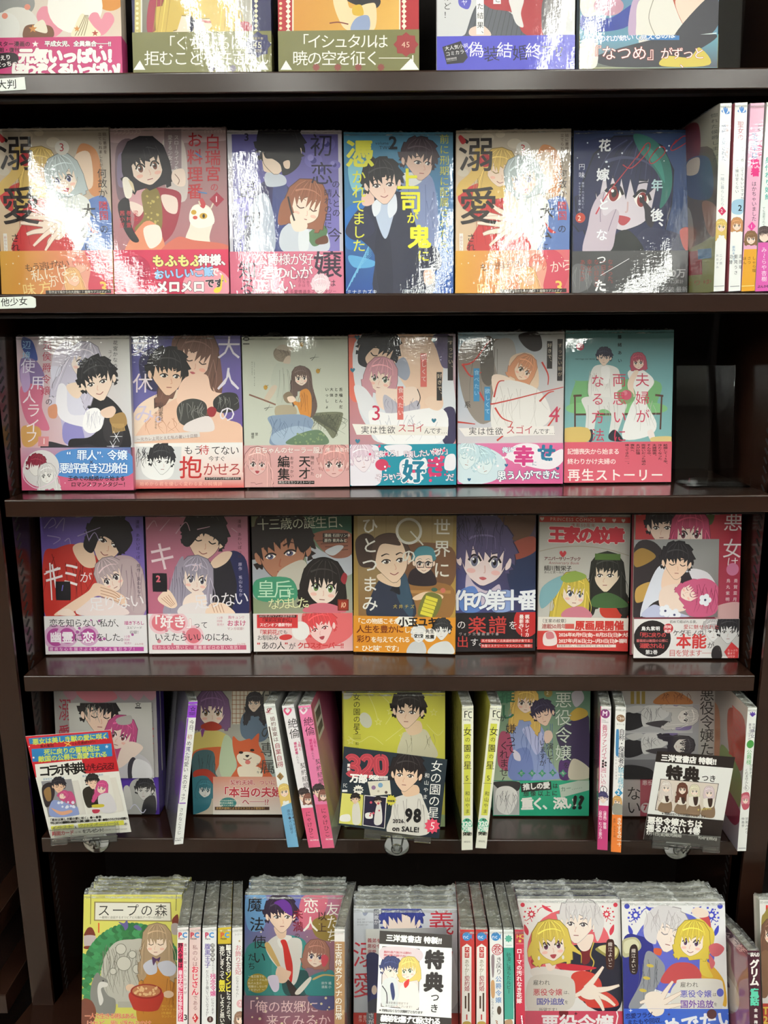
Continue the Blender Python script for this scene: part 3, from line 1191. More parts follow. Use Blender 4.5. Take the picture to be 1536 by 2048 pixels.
f = face1(557, 838, V1A)
a = f.art
a.grad(['a82430', 'a82430', '9c2028', '9c2028'])
for i in range(26):
    a.e('e4c49c', 1120, -300 + i * 20, 6)
    a.p('f0e4d0', [(1150, -300 + i * 20), (1160, -288 + i * 20), (1150, -276 + i * 20), (1140, -288 + i * 20)])
    a.p('f0e4d0', [(1612, -300 + i * 20), (1622, -288 + i * 20), (1612, -276 + i * 20), (1602, -288 + i * 20)])
a.grad(['c88c3c', 'd09a48', 'e2b860', 'c08434'], [(1172, -360), (1592, -360), (1592, 400), (1172, 400)])
a.r('e8dcc0', 1166, -360, 1172, 400)
a.r('e8dcc0', 1592, -360, 1598, 400)
a.b('1c1a20', '1385,0 1510,0 1500,40 1420,26')
a.b('efcfa4', '1330,0 1380,0 1400,40 1470,20 1500,30 1490,130 1390,130 1350,80')
a.b('d0a83c', '1408,34 1440,26 1450,66 1410,66')
a.b('8a98b8', '1420,80 1470,70 1470,130 1400,130')
a.l('6a2c24', 5, '1315,100 1350,96 1390,104')
a.head(1430, -110, 84, '1c1a20', 'short', .2, -6, '5a4a3c', 'efcfa4', seed=382)
b = f.begin_band(130, ['6c6a40', '6e6c42', '6a683e', '6a683e'])
b.t('「イシュタルは', 1172, 145, 62, 'f2eee4', sp=.85)
b.t('暁の空を征く──」', 1166, 212, 64, 'f2eee4', sp=.9)
b.star('8c2c30', 1620, 188, 50, 8, .8)
b.t('45', 1602, 172, 32, 'd8b8a0')
b.p('ecebe6', '1120,290 1142,252 1166,290')
b.p('ecebe6', '1596,290 1640,244 1672,290')
for x in (1262, 1348, 1430, 1520):
    b.star('7c3a34', x, 280, 16, 8, .7)
f.finish('large book with a red diamond border, golden picture and an olive band', spine='a82430', edge='a89880')

f = face1(874, 1149, V1B)
a = f.art
a.grad(['d4d4d4', 'cfcfd0', 'd8d8d8', 'c8c8ca'])
a.b('50525a', '330,140 370,30 430,10 560,100 570,150 320,152')
for i in range(12):
    a.l('34363c', 2, [(330 + 20 * i, 150), (370 + 18 * i, 30)], sm=0)
a.b('9c3038', '410,0 640,0 640,150 560,140 520,60 430,40')
a.b('dcd8d6', '505,0 560,0 550,60 560,115 530,100 510,40')
a.b('5a5458', '640,0 720,0 700,120 640,150')
a.b('e4c8ba', '350,120 400,110 430,150 350,150')
a.r('eeecea', 440, -40, 470, 22)
a.t('と', 444, -8, 26, '1c1a1a')
a.r('eeecea', 372, -40, 402, 145)
a.t('した結果、', 374, -20, 28, '1c1a1a', v=1, sp=1.35)
a.t('けど！', 240, -20, 32, '2c2a2c', v=1, sp=1.1)
a.b('5a58b4', '304,0 350,0 340,42 306,30')
a.t('ヤ', 312, 4, 26, 'e4e4f0')
a.head(560, -130, 84, '4a3a34', 'short', -.2, 0, '4a4040', 'ecd0be', male=1, seed=383)
b = f.begin_band(152, ['4a48b8', '5a58c0', '4c4ab8', '5452bc'])
b.p('28262c', '236,198 310,174 338,240 320,262 254,268')
b.t('大人気小説/コミカライズ/!!!!!!!!', 244, 196, 19, 'f0eef0', rot=-9)
for i, ch in enumerate('偽装結婚終了'):
    b.t(ch, 340 + 57 * i, (174, 196, 176, 192, 180, 190)[i], 66, ('f2f0f4', '1c1a30')[i % 2], bold=.0, rot=-4 if i % 2 else 4)
b.t('!?', 686, 186, 56, '1c1a30', rot=4)
f.finish('grey and crimson cover with a blue-violet band, fourth from left on top board', spine='b8b8bc', edge='bcbcbc')

f = face1(1159, 1435, V1B)
a = f.art
a.grad(['5a5a8c', '4a3a60', '6aa0b8', '5a98a8'])
a.b('2a3a8c', '800,60 900,80 1000,20 1040,40 960,120 800,130')
a.b('e4ded4', '790,0 880,0 860,60 800,70')
a.e('b88a9c', 900, 30, 60, 40)
a.b('b8a0bc', '1000,0 1060,60 1060,160 980,150')
a.b('e0dcd2', '1030,0 1160,0 1200,150 1030,170 1010,100')
a.l('8a8678', 3, '1080,0 1060,80 1090,160')
a.b('b85a44', '1155,0 1180,0 1240,90 1200,110')
a.b('ecd0be', '1170,0 1290,0 1280,60 1220,110 1190,90')
a.b('34343c', '1290,0 1335,0 1335,110 1240,200 1150,270 1130,270 1160,150')
for i in range(6):
    a.l('d8e4e4', 4, [(1240, 150 + 14 * i), (1330, 140 + 14 * i)])
a.head(1110, -130, 92, '3a3440', 'short', .2, 8, '4a5a7a', 'ecd0be', male=1, seed=384)
b = f.begin_band(150, ['4a8ab0', '5a98a8', '58788c', 'cbb85c'])
b.grad(['6a9cb8', '6aa0b0', '50505c', '6a6a5c'], [(790, 150), (1340, 150), (1340, 280), (790, 280)])
b.b('dcd8d0', '1030,150 1190,150 1150,220 1040,210')
b.b('34343c', '1160,150 1330,150 1240,220 1130,275 900,275 860,230')
b.b('d0bc58', '1110,275 1130,235 1220,240 1260,200 1300,270')
b.b('e8e4dc', '790,180 850,170 850,275 790,275')
b.r('3c74b0', 1050, 152, 1180, 170)
b.t('このれが続いて見えるのは', 830, 152, 30, 'f4f4f4', bold=.02, out='3a78b0', ow=.05, sp=.92, rot=-3)
b.t('『なつめ』', 808, 192, 62, 'f6eee8', bold=.0, out='a84038', ow=.03, sp=.98)
b.t('がずっと', 1104, 200, 50, 'f6eee8', bold=.0, out='a84038', ow=.03, sp=.86)
b.t('、', 1180, 240, 46, 'f6eee8', out='a84038', ow=.03)
f.finish('blue-violet cover with a white-shirted figure, rightmost on the top board', spine='7a8898', edge='a0a8ac')

def clear_film_strip():
    r = empty('acrylic_stand', Matrix.Translation((at_y(1460, 100, .08).x, .085, ZS[0] + .0008)))
    tag(r, 'dark clear acrylic stand at the right end of the top board', 'stand')
    MB().prism([(0, 0), (.002, 0), (.022, .19), (.020, .19)], 'x', -.012, .016).build('back_plate', MAT['acrylic'], r)
    MB().box(-.012, .016, -.04, 0, 0, .002).build('foot_plate', MAT['acrylic'], r)
clear_film_strip()
# ------------------------------------------------------------------ second board: six covers and a row of spines
SKIN = 'ecd3be'
ROWS[0] = 1
V2A, V2B, V2C, V2D = (0, 240, 3.339), (450, 240, 3.339), (900, 240, 3.2), (1340, 180, 4.653)
DQ = "48,62 780,62 760,1114 33,1116"

def blond_cover(f, stop=None):
    a = f.art.view(V2C)
    a.grad(['c3b7a6', 'a9a095', 'cdb7a0', 'e0b98c'])
    for x, y, r in ((250, 110, 40), (420, 150, 46), (640, 300, 50), (690, 430, 44), (90, 330, 36), (330, 90, 30)):
        a.e('cfc4b2', x, y, r, r * .7)
    a.b('c4865a', '600,160 690,200 720,330 700,480 640,470 600,330 560,250')
    a.b('e7cdb6', '560,230 650,220 660,420 590,440 550,330')
    a.b('5a74ac', '560,560 740,500 760,840 500,840 540,700')
    a.b('dfe2de', '400,440 560,470 640,560 560,830 420,830 380,600')
    a.lines('aab4b8', 14, 420, 480, 560, 800, 3, 5, 30)
    a.b('b9393b', '60,470 200,395 340,420 420,560 470,700 500,840 120,840 190,640 90,560')
    a.lines('8c2024', 10, 180, 450, 400, 820, 4, 3, 40)
    a.head(320, 320, 84, 'd2b064', 'long', .5, 8, '6a6a80', SKIN, 0, 1, 'smile', seed=5)
    a.b('d2b064', '170,180 240,200 210,330 130,420 50,480 60,400 140,320')
    a.e('b02a34', 232, 255, 42)
    a.e('8c1a26', 238, 258, 22)
    a.e('c8444c', 224, 246, 16)
    a.head(478, 372, 88, 'b4bfc0', 'bob', -.3, -14, '4a4878', 'efdccb', mouth='open', seed=9)
    a.hand(400, 660, 120, -78, 'f1dccc', 1)
    a.b('f1dccc', '360,460 410,480 470,600 470,720 400,760 360,640')
    for (x0, y0, x1, y1, w) in ((420, 640, 215, 620, 40), (410, 680, 255, 800, 36), (430, 700, 330, 830, 32)):
        a.l('a87a66', w + 6, [(x0, y0), ((x0 + x1) / 2, (y0 + y1) / 2 - 8), (x1, y1)], w2=16)
        a.l('f1dccc', w, [(x0, y0), ((x0 + x1) / 2, (y0 + y1) / 2 - 8), (x1, y1)], w2=12)
    a.t('溺', 58, 100, 235, '241c1c', bold=.012)
    a.b('b03034', '78,92 110,130 86,150 62,110')
    a.t('愛', 58, 420, 255, '241c1c', bold=.012)
    a.t('されています', 108, 720, 58, '2a2424', v=1, sp=1.02)
    a.r('e6e2dc', 62, 720, 86, 1090)
    a.t('自分らしく生きるつもりがモテモテ', 64, 735, 19, 'b06a60', v=1, sp=1.1)
    a.t('何故か', 692, 318, 62, '2a2424', v=1)
    a.t('隣国', 690, 520, 62, 'b8383c', v=1, bold=.01)
    a.t('の', 690, 668, 58, '2a2424', v=1)
    a.t('大', 575, 535, 98, '241c1c', bold=.01)
    a.t('公', 562, 665, 98, '241c1c', bold=.01)
    a.b('b8383c', '610,650 640,690 680,720 640,716')
    a.t('に', 586, 785, 48, '2a2424')
    a.t('姑に悪評を/立てられましたが、', 740, 92, 24, '4a3c38', v=1, sp=1.15)
    a.e('d9d4cb', 475, 185, 46)
    a.t('3', 455, 145, 72, 'a8303a')
    b = f.begin_band(832, ['d9a441', 'cf5d70', 'c95a6c', 'd79c38'])
    b.b('e3a08c', '480,840 620,850 640,1000 560,1110 420,1110 480,960')
    b.b('c74a5c', '590,830 700,850 760,980 700,1110 600,1080 620,940')
    b.head(560, 930, 40, 'd87a6a', 'short', -.6, 10, 'a85a50', 'e9b49c', face=0)
    b.head(500, 1010, 42, 'e6b07c', 'long', .6, -10, 'a85a50', 'eec0a4', face=0)
    b.t('もう逃げない', 188, 915, 56, '4a2c1c', rot=-6, sp=.86)
    b.t('私には', 222, 955, 84, 'f2e6d0', rot=-10, sp=1.0)
    b.t('から', 632, 905, 82, 'f4d9cf', rot=-8, sp=.85)
    b.t('味方', 165, 1040, 88, 'efd28a', rot=-6, sp=1.2)
    b.t('がいる', 335, 1005, 70, 'f2e6d0', rot=-12, sp=1.0)
    b.t('3', 668, 1012, 112, 'ecc766', bold=.02)
    b.p('2a2220', '320,1084 745,1080 745,1104 320,1108')
    b.t('引き立て役からの大逆転！？極限ラブコメディ', 340, 1086, 18, 'e8e0d4')
    b.dots('f2e0c0', 16, 60, 850, 740, 1100, 2, 6, 8)

f = Face("-30,55 728,55 762,1160 14,1160", y=.060, yaw=-.4, view=V2A, like=quad_px(DQ, V2C))
blond_cover(f)
f.finish('blond woman in red on cream cover, leftmost book on the second board', spine='b4a594', edge='c8b8a8')
f = Face(DQ, y=.060, yaw=-.9, view=V2C)
blond_cover(f)
f.finish('blond woman in red on cream cover, standing between the blue book and the navy book', spine='b4a594', edge='c8b8a8')

# pink court-dress cover
f = Face("736,55 1514,50 1530,1160 772,1160", y=.060, view=V2A)
a = f.art
a.grad(['9a8a8c', '8c7678', 'b06a72', 'a45c66'])
a.b('b8a0a4', '760,60 1500,60 1500,140 760,150')
for i in range(7):
    a.l('d6c6c4', 3, [(755 + i * 26, 70), (775 + i * 26, 60), (785 + i * 26, 84), (765 + i * 26, 92)])
    a.l('d6c6c4', 3, [(1350 + i * 22, 72), (1370 + i * 22, 64), (1375 + i * 22, 88)])
a.b('6a5660', '780,180 900,150 900,480 790,520')
a.b('7c6e86', '790,240 850,230 850,420 790,430')
a.b('c9bdb8', '1090,140 1230,150 1250,520 1120,480')
a.r('8c7a80', 1100, 60, 1215, 330)
a.t('スローライフを/愛する少女と', 1165, 100, 34, 'd8d0cc', v=1, sp=1.0)
a.b('8e2f3e', '860,520 960,450 1180,470 1210,560 1150,760 1000,860 880,800 900,640')
a.b('c99aa0', '850,500 960,450 1010,560 900,600')
a.b('e7d3c8', '870,540 960,580 930,640 880,600')
a.b('7a6a3a', '950,480 1060,470 1080,720 960,760 900,720 960,640')
a.dots('b7a45e', 26, 960, 500, 1060, 740, 4, 9, 2)
a.b('d98a6a', '830,900 960,680 1060,720 1090,900')
a.b('f0e2d6', '960,720 1060,700 1080,800 1000,850')
a.b('e7d3c8', '1080,500 1180,520 1180,620 1110,600')
a.head(975, 300, 112, '221d24', 'bob', .25, -12, '7a4a3c', 'ecd6c6', seed=21)
a.b('221d24', '840,200 880,140 1000,130 1060,170 980,180 900,280 850,330')
a.b('1d181e', '790,560 860,520 880,700 930,800 880,800 820,700')
a.b('e9d4c6', '1160,340 1230,330 1240,430 1190,440 1150,400')
a.l('7a5a4c', 5, '1170,360 1200,400 1190,430')
a.b('e8e0d0', '1280,590 1330,560 1400,580 1430,660 1400,780 1420,900 1300,900 1240,800 1270,700')
a.b('f4efe2', '1275,600 1330,565 1410,600 1430,690 1330,720 1270,680')
a.e('c49a3a', 1360, 640, 26, 20)
a.e('201818', 1362, 640, 8, 14)
a.e('c49a3a', 1296, 615, 18, 16)
a.e('c8554c', 1305, 650, 16, 12)
a.b('b8444a', '1330,560 1350,520 1375,560 1360,590')
a.l('d9cfba', 10, '1340,570 1330,540')
a.l('d9cfba', 10, '1410,590 1430,550')
a.b('ece4d6', '820,400 850,380 885,430 880,510 840,510')
a.b('d8c8a8', '860,400 890,420 900,480')
a.b('c86a5a', '1180,780 1300,800 1510,830 1510,900 1080,900')
a.t('お料理番', 1252, 80, 108, 'a8242e', v=1, bold=.012, sp=1.06)
a.t('白瑞宮', 1372, 95, 108, 'a8242e', v=1, bold=.012, sp=.98)
a.t('の', 1405, 420, 60, 'a8242e', v=1)
a.l('4a7ab0', 9, '1310,220 1350,250')
a.l('4a7ab0', 9, '1325,480 1385,490')
a.p('8e1f36', '1450,482 1500,530 1450,580 1402,530')
a.t('1', 1434, 500, 56, 'f3dfe0', bold=.01)
a.t('梁ね/巻村萱/茜小豆', 890, 600, 36, 'c2404c', v=1, sp=1.1)
b = f.begin_band(862, ['c02c50', 'd03a5c', 'c4294e', 'b52448'])
b.e('a82046', 905, 1000, 104)
b.t('中華風/異世界で/飯テロ/スローライフ', 930, 960, 26, 'f0d4da', v=1)
b.e('e69aa8', 1380, 1100, 160, 120)
b.t('もふもふ', 1018, 895, 84, 'e9dc8a', bold=.05, out='5a1a30', ow=.04)
b.t('神様、', 1325, 895, 76, 'f4ecec', bold=.05, out='5a1a30', ow=.04)
b.t('おいしいご飯', 1030, 995, 66, '9cc6ec', bold=.05, out='5a1a30', ow=.04, rot=-3)
b.t('で、', 1405, 980, 60, 'f4ecec', bold=.03)
b.t('メロメロ', 1042, 1065, 82, 'f4ecec', bold=.06, out='5a1a30', ow=.04)
b.t('です', 1370, 1055, 62, '2a1a24', bold=.05, out='f4ecec', ow=.03)
b.e('ead24a', 1452, 1130, 26, 18, -20)
b.l('ead24a', 12, '1474,1122 1486,1030 1510,1080', sm=0)
f.finish('pink and red cover with a dark-haired court cook and a pale horned creature', spine='a06a70', edge='c0a0a0')

# violet cover, man's back and brown-haired woman
f = Face("28,70 790,70 795,1168 42,1168", y=.060, yaw=2.0, view=V2B)
a = f.art
a.grad(['b9b6c0', 'c4c0cc', 'c8c4d0', 'b8b4c0'])
a.grad(['4f4a86', '5d5694', '7a72b4', '6a66a4'], [(58, 95), (765, 95), (770, 880), (72, 880)])
for x, y, r in ((600, 270, 60), (690, 160, 56), (650, 330, 50), (120, 560, 60), (170, 450, 46), (740, 300, 40)):
    a.e('6f68ac', x, y, r, r * .8)
    a.e('3c3878', x, y, r * .35)
    a.e('8780c0', x - r * .3, y - r * .3, r * .35)
a.b('343058', '250,420 400,420 480,560 460,880 150,880 180,600')
a.b('3b4274', '330,440 420,430 430,880 340,880')
a.b('b4bccb', '195,560 230,500 290,500 330,640 330,880 180,880')
a.lines('8a94aa', 8, 210, 560, 320, 860, 4, 3, 16)
a.b('c9cfda', '285,350 400,370 410,430 290,440')
a.b(SKIN, '262,180 320,180 350,330 280,345 262,300')
a.head(380, 200, 116, '1e1b22', 'short', -.9, 0, male=1, face=0, seed=33)
a.b('1e1b22', '270,90 330,60 420,70 500,150 520,260 480,330 400,370 380,300 330,260 280,250 262,170')
a.b(SKIN, '400,280 440,270 440,320 410,320')
a.b('c8ced8', '380,740 500,660 640,680 690,760 680,880 400,880')
a.b('4a6a48', '560,760 650,700 690,740 650,820 590,840')
a.b('5a3422', '610,800 680,770 690,820 620,830')
a.b('dfe3e8', '500,740 560,720 560,860 500,870')
a.head(545, 570, 104, '8a5640', 'bob', .35, 14, '5a4a40', 'f0dcca', closed=1, seed=12)
a.b('8a5640', '380,560 430,520 470,640 420,690 360,690')
a.b('f0dcca', '440,650 480,620 550,680 545,730 470,740')
a.l('2a2220', 12, '428,510 448,600 470,672')
a.t('初恋', 575, 90, 160, '1b1730', v=1, bold=.0, sp=1.18)
a.t('の人との', 720, 400, 58, '1b1730', v=1, sp=1.1)
a.t('晴れの日に', 668, 460, 54, '1b1730', v=1, sp=1.0)
a.t('今', 690, 720, 98, '1b1730')
a.t('最', 95, 400, 130, '1b1730')
a.t('切', 120, 600, 130, '1b1730')
a.t('婚は', 92, 720, 90, '1b1730', v=1)
a.t('3', 140, 78, 70, '1b1730', bold=.02)
a.t('ご公爵様のあたたかい結婚に隔されまさい', 58, 440, 24, 'd8d8e2', v=1, sp=1.4)
a.r('3a365e', 60, 560, 90, 880)
b = f.begin_band(878, ['c9627c', 'd47a92', 'd97f98', 'c85e78'])
b.t('公爵様が好き…', 205, 890, 84, 'f4e6ea', sp=.92, bold=.01, out='8a2f4a', ow=.03)
b.t('君の心が', 245, 975, 92, 'f4e6ea', sp=.92, bold=.02, out='8a2f4a', ow=.03)
b.t('正しい·', 205, 1062, 92, 'f4e6ea', sp=.9, bold=.02, out='8a2f4a', ow=.03)
b.t('嬢', 590, 868, 200, '2a1c30', bold=.01)
b.t('は', 690, 1065, 54, '2a1c30')
b.t('知る', 92, 940, 124, '2a1c30', v=1, sp=.9)
b.t('想い合う/気持ちは/両立ワか/です', 545, 1030, 22, '7a2f48', v=1)
b.head(640, 1110, 46, 'f0cfd8', 'short', -.3, 0, 'c87a90', 'f4dde2', face=0)
b.t('契約婚姻から始まる愛情過多ファンタジー', 205, 1135, 26, '6a2036', sp=1.1)
f.finish('violet cover with a man turned away and a brown-haired woman holding a pen, pink band', spine='9a96b4', edge='b8b4c0')

# blue office cover
f = Face("800,82 1526,82 1530,1168 805,1168", y=.060, yaw=2.3, view=V2B)
a = f.art
a.grad(['3f7e9c', '4a7a94', '1f4f9c', '123e86'])
a.b('7db8c8', '830,300 930,260 960,420 860,470')
a.b('2a6ab0', '805,600 960,560 1000,760 820,860')
a.b('5aa0d0', '830,900 1000,940 980,980 860,980')
a.b('78c0dc', '900,640 980,660 950,760 910,720')
for i in range(9):
    a.l('6fb4d8', 6, [(810 + 18 * i, 1140 - 30 * i), (880 + 10 * i, 1000 - 20 * i), (980, 900 - 12 * i)], w2=1)
a.b('7a86ac', '1160,380 1290,350 1400,420 1420,860 1240,900 1200,600')
a.lines('566288', 9, 1220, 420, 1400, 840, 5, 3, 20)
a.b('d8dad8', '1190,360 1260,350 1320,400 1240,440')
a.head(1295, 270, 92, '3a2c34', 'short', .9, 6, '4a4450', 'd8b8a8', male=1, seed=41)
a.b('1b2038', '950,560 1060,480 1200,490 1260,640 1330,880 1380,900 1380,1168 1010,1168 1000,900 880,760 900,640')
a.b('141830', '1030,700 1100,760 1120,1168 1040,1168 1000,900')
a.b('b9c6dc', '1000,560 1060,510 1140,540 1110,700 1070,790 1020,680')
a.b('e2e6ee', '985,560 1040,520 1040,600 1000,640')
a.b('dfe4ee', '1090,560 1140,490 1150,600 1100,650')
a.b('1f2440', '810,720 900,590 970,640 1000,740 900,800 830,780')
a.b('e0beb0', '920,500 980,470 1000,540 960,570 920,560')
a.head(1055, 420, 100, '17151d', 'short', .1, -6, '4a4048', 'e8cabb', male=1, mouth='smile', seed=43)
a.b('1b2038', '1280,890 1400,840 1450,960 1380,1020 1300,980')
a.b('d8b8a8', '1330,1010 1390,1000 1400,1080 1340,1100')
a.l('e8eef4', 12, '1300,1000 1400,990')
a.t('憑', 812, 130, 190, 'd7d548', bold=.03)
a.t('かれて', 850, 330, 96, 'd7d548', v=1, sp=1.0, bold=.01)
a.t('ました', 850, 610, 92, 'd7d548', v=1, sp=.98, bold=.01)
a.t('上', 1150, 320, 150, 'e6e23c', bold=.03)
a.t('司', 1168, 470, 150, 'e6e23c', bold=.03)
a.t('が', 1215, 612, 80, 'e6e23c', bold=.02)
a.t('鬼', 1220, 700, 160, 'ece83c', bold=.04)
a.t('に', 1285, 865, 86, 'e6e23c', bold=.02)
a.t('前に刑期に配属されたら、', 1435, 95, 66, 'c2c04e', v=1, sp=1.06)
a.t('2', 1098, 92, 116, '14161e', bold=.03)
a.t('volume', 1010, 140, 28, '1a2a34')
a.t('TWO', 1035, 168, 32, '1a2a34')
a.t('ミナミカズキ', 812, 1132, 34, 'dfe8f0')
a.t('〔原作〕飛野 結', 1165, 1132, 30, 'dfe8f0')
f.finish('blue cover with a dark-suited office worker and bright yellow title lettering', spine='2c5a90', edge='4a7090')

# navy cover, teal hair
f = Face("788,62 1530,70 1520,1106 775,1106", y=.060, yaw=.4, view=V2C)
a = f.art
a.grad(['1d2a52', '3a5280', '202a4c', '141a34'])
a.b('1c2550', '800,200 900,120 1060,110 1100,200 1000,420 900,620 860,840 790,840')
a.b('e3dcda', '1060,640 1180,620 1220,760 1060,760')
a.head(1130, 450, 205, '1b2044', 'bob', .15, 12, '7a2426', 'd2c9d2', mouth='open', seed=57, blush=0)
a.b('2a6a62', '1170,90 1300,130 1400,270 1410,450 1340,560 1350,400 1270,270 1200,190')
a.b('35857a', '1260,170 1340,260 1370,400 1330,330 1270,240')
a.b('24202c', '1210,480 1270,540 1310,600 1290,680 1250,640 1240,560')
a.b('262a48', '1240,690 1400,700 1520,760 1520,840 1180,840')
a.b('151a1c', '1060,720 1150,700 1240,840 1020,840')
a.b('b24a44', '1470,700 1530,690 1530,830 1490,800')
a.b('c2b4c0', '850,840 880,660 900,560 940,480 985,450 970,560 990,600 1050,560 1080,590 1060,700 1020,830')
a.l('75667a', 4, '985,450 960,560 960,640')
a.l('75667a', 4, '1060,560 1030,640 1010,700')
a.l('b0303c', 9, '930,590 1000,470 1110,330 1240,170', w2=4)
a.l('b0303c', 6, '1100,280 1160,300 1260,200 1270,150 1240,160 1190,240')
a.l('b0303c', 6, '1320,180 1270,250 1290,275 1360,220 1365,180 1330,175 1290,215')
a.l('b0303c', 6, '1440,130 1405,180 1420,195 1500,150 1515,120 1480,110 1420,160')
a.t('花', 945, 118, 80, 'eef0f4', bold=.03)
a.t('嫁', 932, 300, 84, 'eef0f4', bold=.03)
a.t('と', 940, 490, 78, 'eef0f4', bold=.03)
a.t('な', 930, 685, 78, 'eef0f4', bold=.02)
a.t('年', 1282, 375, 76, 'b8d6da', bold=.03)
a.t('後、', 1280, 560, 84, 'eef0f4', v=1, bold=.03)
a.t('円味', 818, 268, 42, 'd8dcea', v=1, sp=1.25)
a.t('原作・六つ花えいこ/キャラクター原案・鈴ノ木ア', 838, 385, 17, 'c8cce0', v=1, sp=1.1)
a.e('a83a2c', 830, 612, 32)
a.t('2', 812, 590, 46, 'f2dcc8')
a.dots('dce4f0', 12, 810, 100, 1500, 300, 3, 7, 6)
b = f.begin_band(828, ['3b3b3d', '4a4a4c', '3f3f41', '2f2f31'])
b.b('58585a', '780,930 840,910 900,960 890,1060 800,1100 780,1080')
b.lines('8a8a8c', 14, 790, 930, 900, 1090, 2, 5, 14)
b.b('505052', '900,940 960,920 990,980 960,1060 910,1040')
b.t('つ', 935, 852, 62, 'f2f2f2', bold=.02)
b.t('た', 918, 1010, 82, 'f2f2f2', bold=.03)
b.t('なかった。/一日も/ない日など/幸せで/あなたが', 1006, 880, 36, '8c3a34', v=1, sp=1.0)
b.t('100万', 1360, 945, 60, 'a8a8aa', bold=.03)
b.t('プロ累計', 1385, 1015, 28, 'a0a0a2')
b.t('突破 最新作', 1360, 1060, 38, 'a0a0a2')
b.l('e8e8ea', 3, '960,985 1145,878', sm=0)
f.finish('navy cover with a teal-haired girl and a red scribbled line, dark grey band', spine='243a66', edge='38506c')

# spines at the right end
z1 = lambda px: face_z(1, px)
sp = Spine("468,150 572,128 508,1862 405,1862", base=z1(1450), y=.002, yaw=-4, tau=0, view=V2D, depth=.128)
a = sp.art
a.grad(['eef0ee', 'f2f4f2', 'eef0ee', 'e6e8e6'])
for i, (dx, dy) in enumerate(((-28, 20), (-12, -6), (0, -14), (14, -6), (30, 18))):
    a.b('3a78c0', [(515, 235), (515 + dx - 7, 200 + dy), (515 + dx, 182 + dy), (515 + dx + 7, 205 + dy)])
a.t('婚約破棄された', 478, 330, 46, '8892a8', v=1, sp=1.0, bold=.01)
a.t('令嬢は今日も幸せ', 515, 320, 30, 'b08a9a', v=1, sp=1.3)
a.t('一緒に暮らしたら', 470, 760, 36, '9aa0ac', v=1, sp=1.05)
a.p('c22a58', '486,1065 524,1108 484,1150 446,1108')
a.t('2', 470, 1084, 44, 'f4e8ec')
a.head(478, 1250, 40, 'd6b868', 'long', 0, 0, '5a6a50', 'f0d8c8', seed=61)
a.t('二ノ目/おおすみ', 460, 1510, 26, '7a808c', v=1, sp=1.4)
a.r('8a8e92', 408, 1810, 505, 1816)
b = sp.side_sheet('L', ['7a756c', '8f8a82', '8c8f58', '6e6a48'], "190,365 468,150 405,1862 150,1900", V2D)
b.b('5a5048', '200,700 420,560 430,1300 180,1400')
b.b('6a2e34', '270,330 350,300 350,600 270,620')
b.b('46506a', '280,640 400,640 410,1000 280,950')
b.b('c0b0a0', '290,640 350,620 340,760 280,760')
b.b('8f8a82', '180,1100 290,1080 300,1440 160,1460')
b.b('8a6a5a', '360,1040 430,1100 420,1360 380,1300')
b.t('惚れた侯爵しました', 415, 230, 40, '3c3a3a', v=1, sp=1.3)
b.r('8e4348', 160, 1480, 350, 1700)
b.t('初恋/運', 205, 1500, 70, 'b8605e', v=1)
b.t('神', 150, 1720, 90, '6a86a8')
b.t('なりゆき', 245, 1745, 52, 'a05a4a')
b.r('5a7a9c', 330, 1470, 400, 1560)
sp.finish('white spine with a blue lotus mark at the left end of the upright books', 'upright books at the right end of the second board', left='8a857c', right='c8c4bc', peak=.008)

sp = Spine("604,138 720,130 655,1866 545,1866", base=z1(1470), y=.003, yaw=-2, tau=0, view=V2D)
a = sp.art
a.grad(['f0f2f0', 'f2f4f2', 'f0f2f0', 'eceeec'])
for i, (dx, dy) in enumerate(((-30, 20), (-14, -6), (0, -14), (14, -6), (32, 18))):
    a.b('3a78c0', [(666, 230), (666 + dx - 7, 198 + dy), (666 + dx, 178 + dy), (666 + dx + 7, 202 + dy)])
a.t('聖女の', 625, 305, 62, 'b05a70', v=1, sp=.95)
a.t('この婚約者、捨ててもいいですか', 655, 500, 34, '4a5262', v=1, sp=1.05)
a.t('やり直し令嬢は甘くない', 606, 560, 34, '5a6270', v=1, sp=1.1)
a.b('9fc4dc', '585,1040 690,1030 680,1140 640,1165 575,1140')
a.t('2', 632, 1064, 76, '14202c', bold=.02)
a.head(622, 1260, 42, 'c08a5c', 'bob', 0, 0, '6a4a3c', 'f0d8c8', seed=62)
a.t('志田璃/里見うさ/切替', 640, 1530, 38, '3c424c', v=1, sp=1.3)
a.t('原作キャラ', 578, 1450, 28, '5a8ab4', v=1)
a.r('8a8e92', 560, 1818, 645, 1824)
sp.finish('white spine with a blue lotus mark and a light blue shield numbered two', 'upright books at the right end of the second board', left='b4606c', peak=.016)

sp = Spine("750,140 876,134 790,1866 662,1866", base=z1(1500), y=.003, yaw=-2, tau=0, view=V2D)
a = sp.art
a.grad(['e3b0c8', 'ecc0d4', 'e29fc0', 'e4a6c4'])
a.t('完璧な', 815, 310, 40, '4a5060', v=1)
a.t('王太子は', 760, 400, 56, '4a8ab0', v=1, sp=1.0, bold=.02)
a.t('令嬢な', 805, 450, 52, 'c83a78', v=1, sp=1.0, bold=.02)
a.t('執着', 752, 620, 84, 'd8307c', v=1, bold=.05)
a.t('はかちゃいました', 760, 830, 46, '2c2c34', v=1, sp=1.0)
a.p('e0469a', '765,1200 800,1245 760,1290 724,1245')
a.t('1', 748, 1222, 44, 'fbe8f2')
a.head(755, 1360, 44, '7a5a3c', 'bob', 0, 0, '5a4a40', 'f0d8c8', seed=63)
a.grad(['dca030'] * 4, [(690, 1460), (812, 1460), (790, 1870), (660, 1870)])
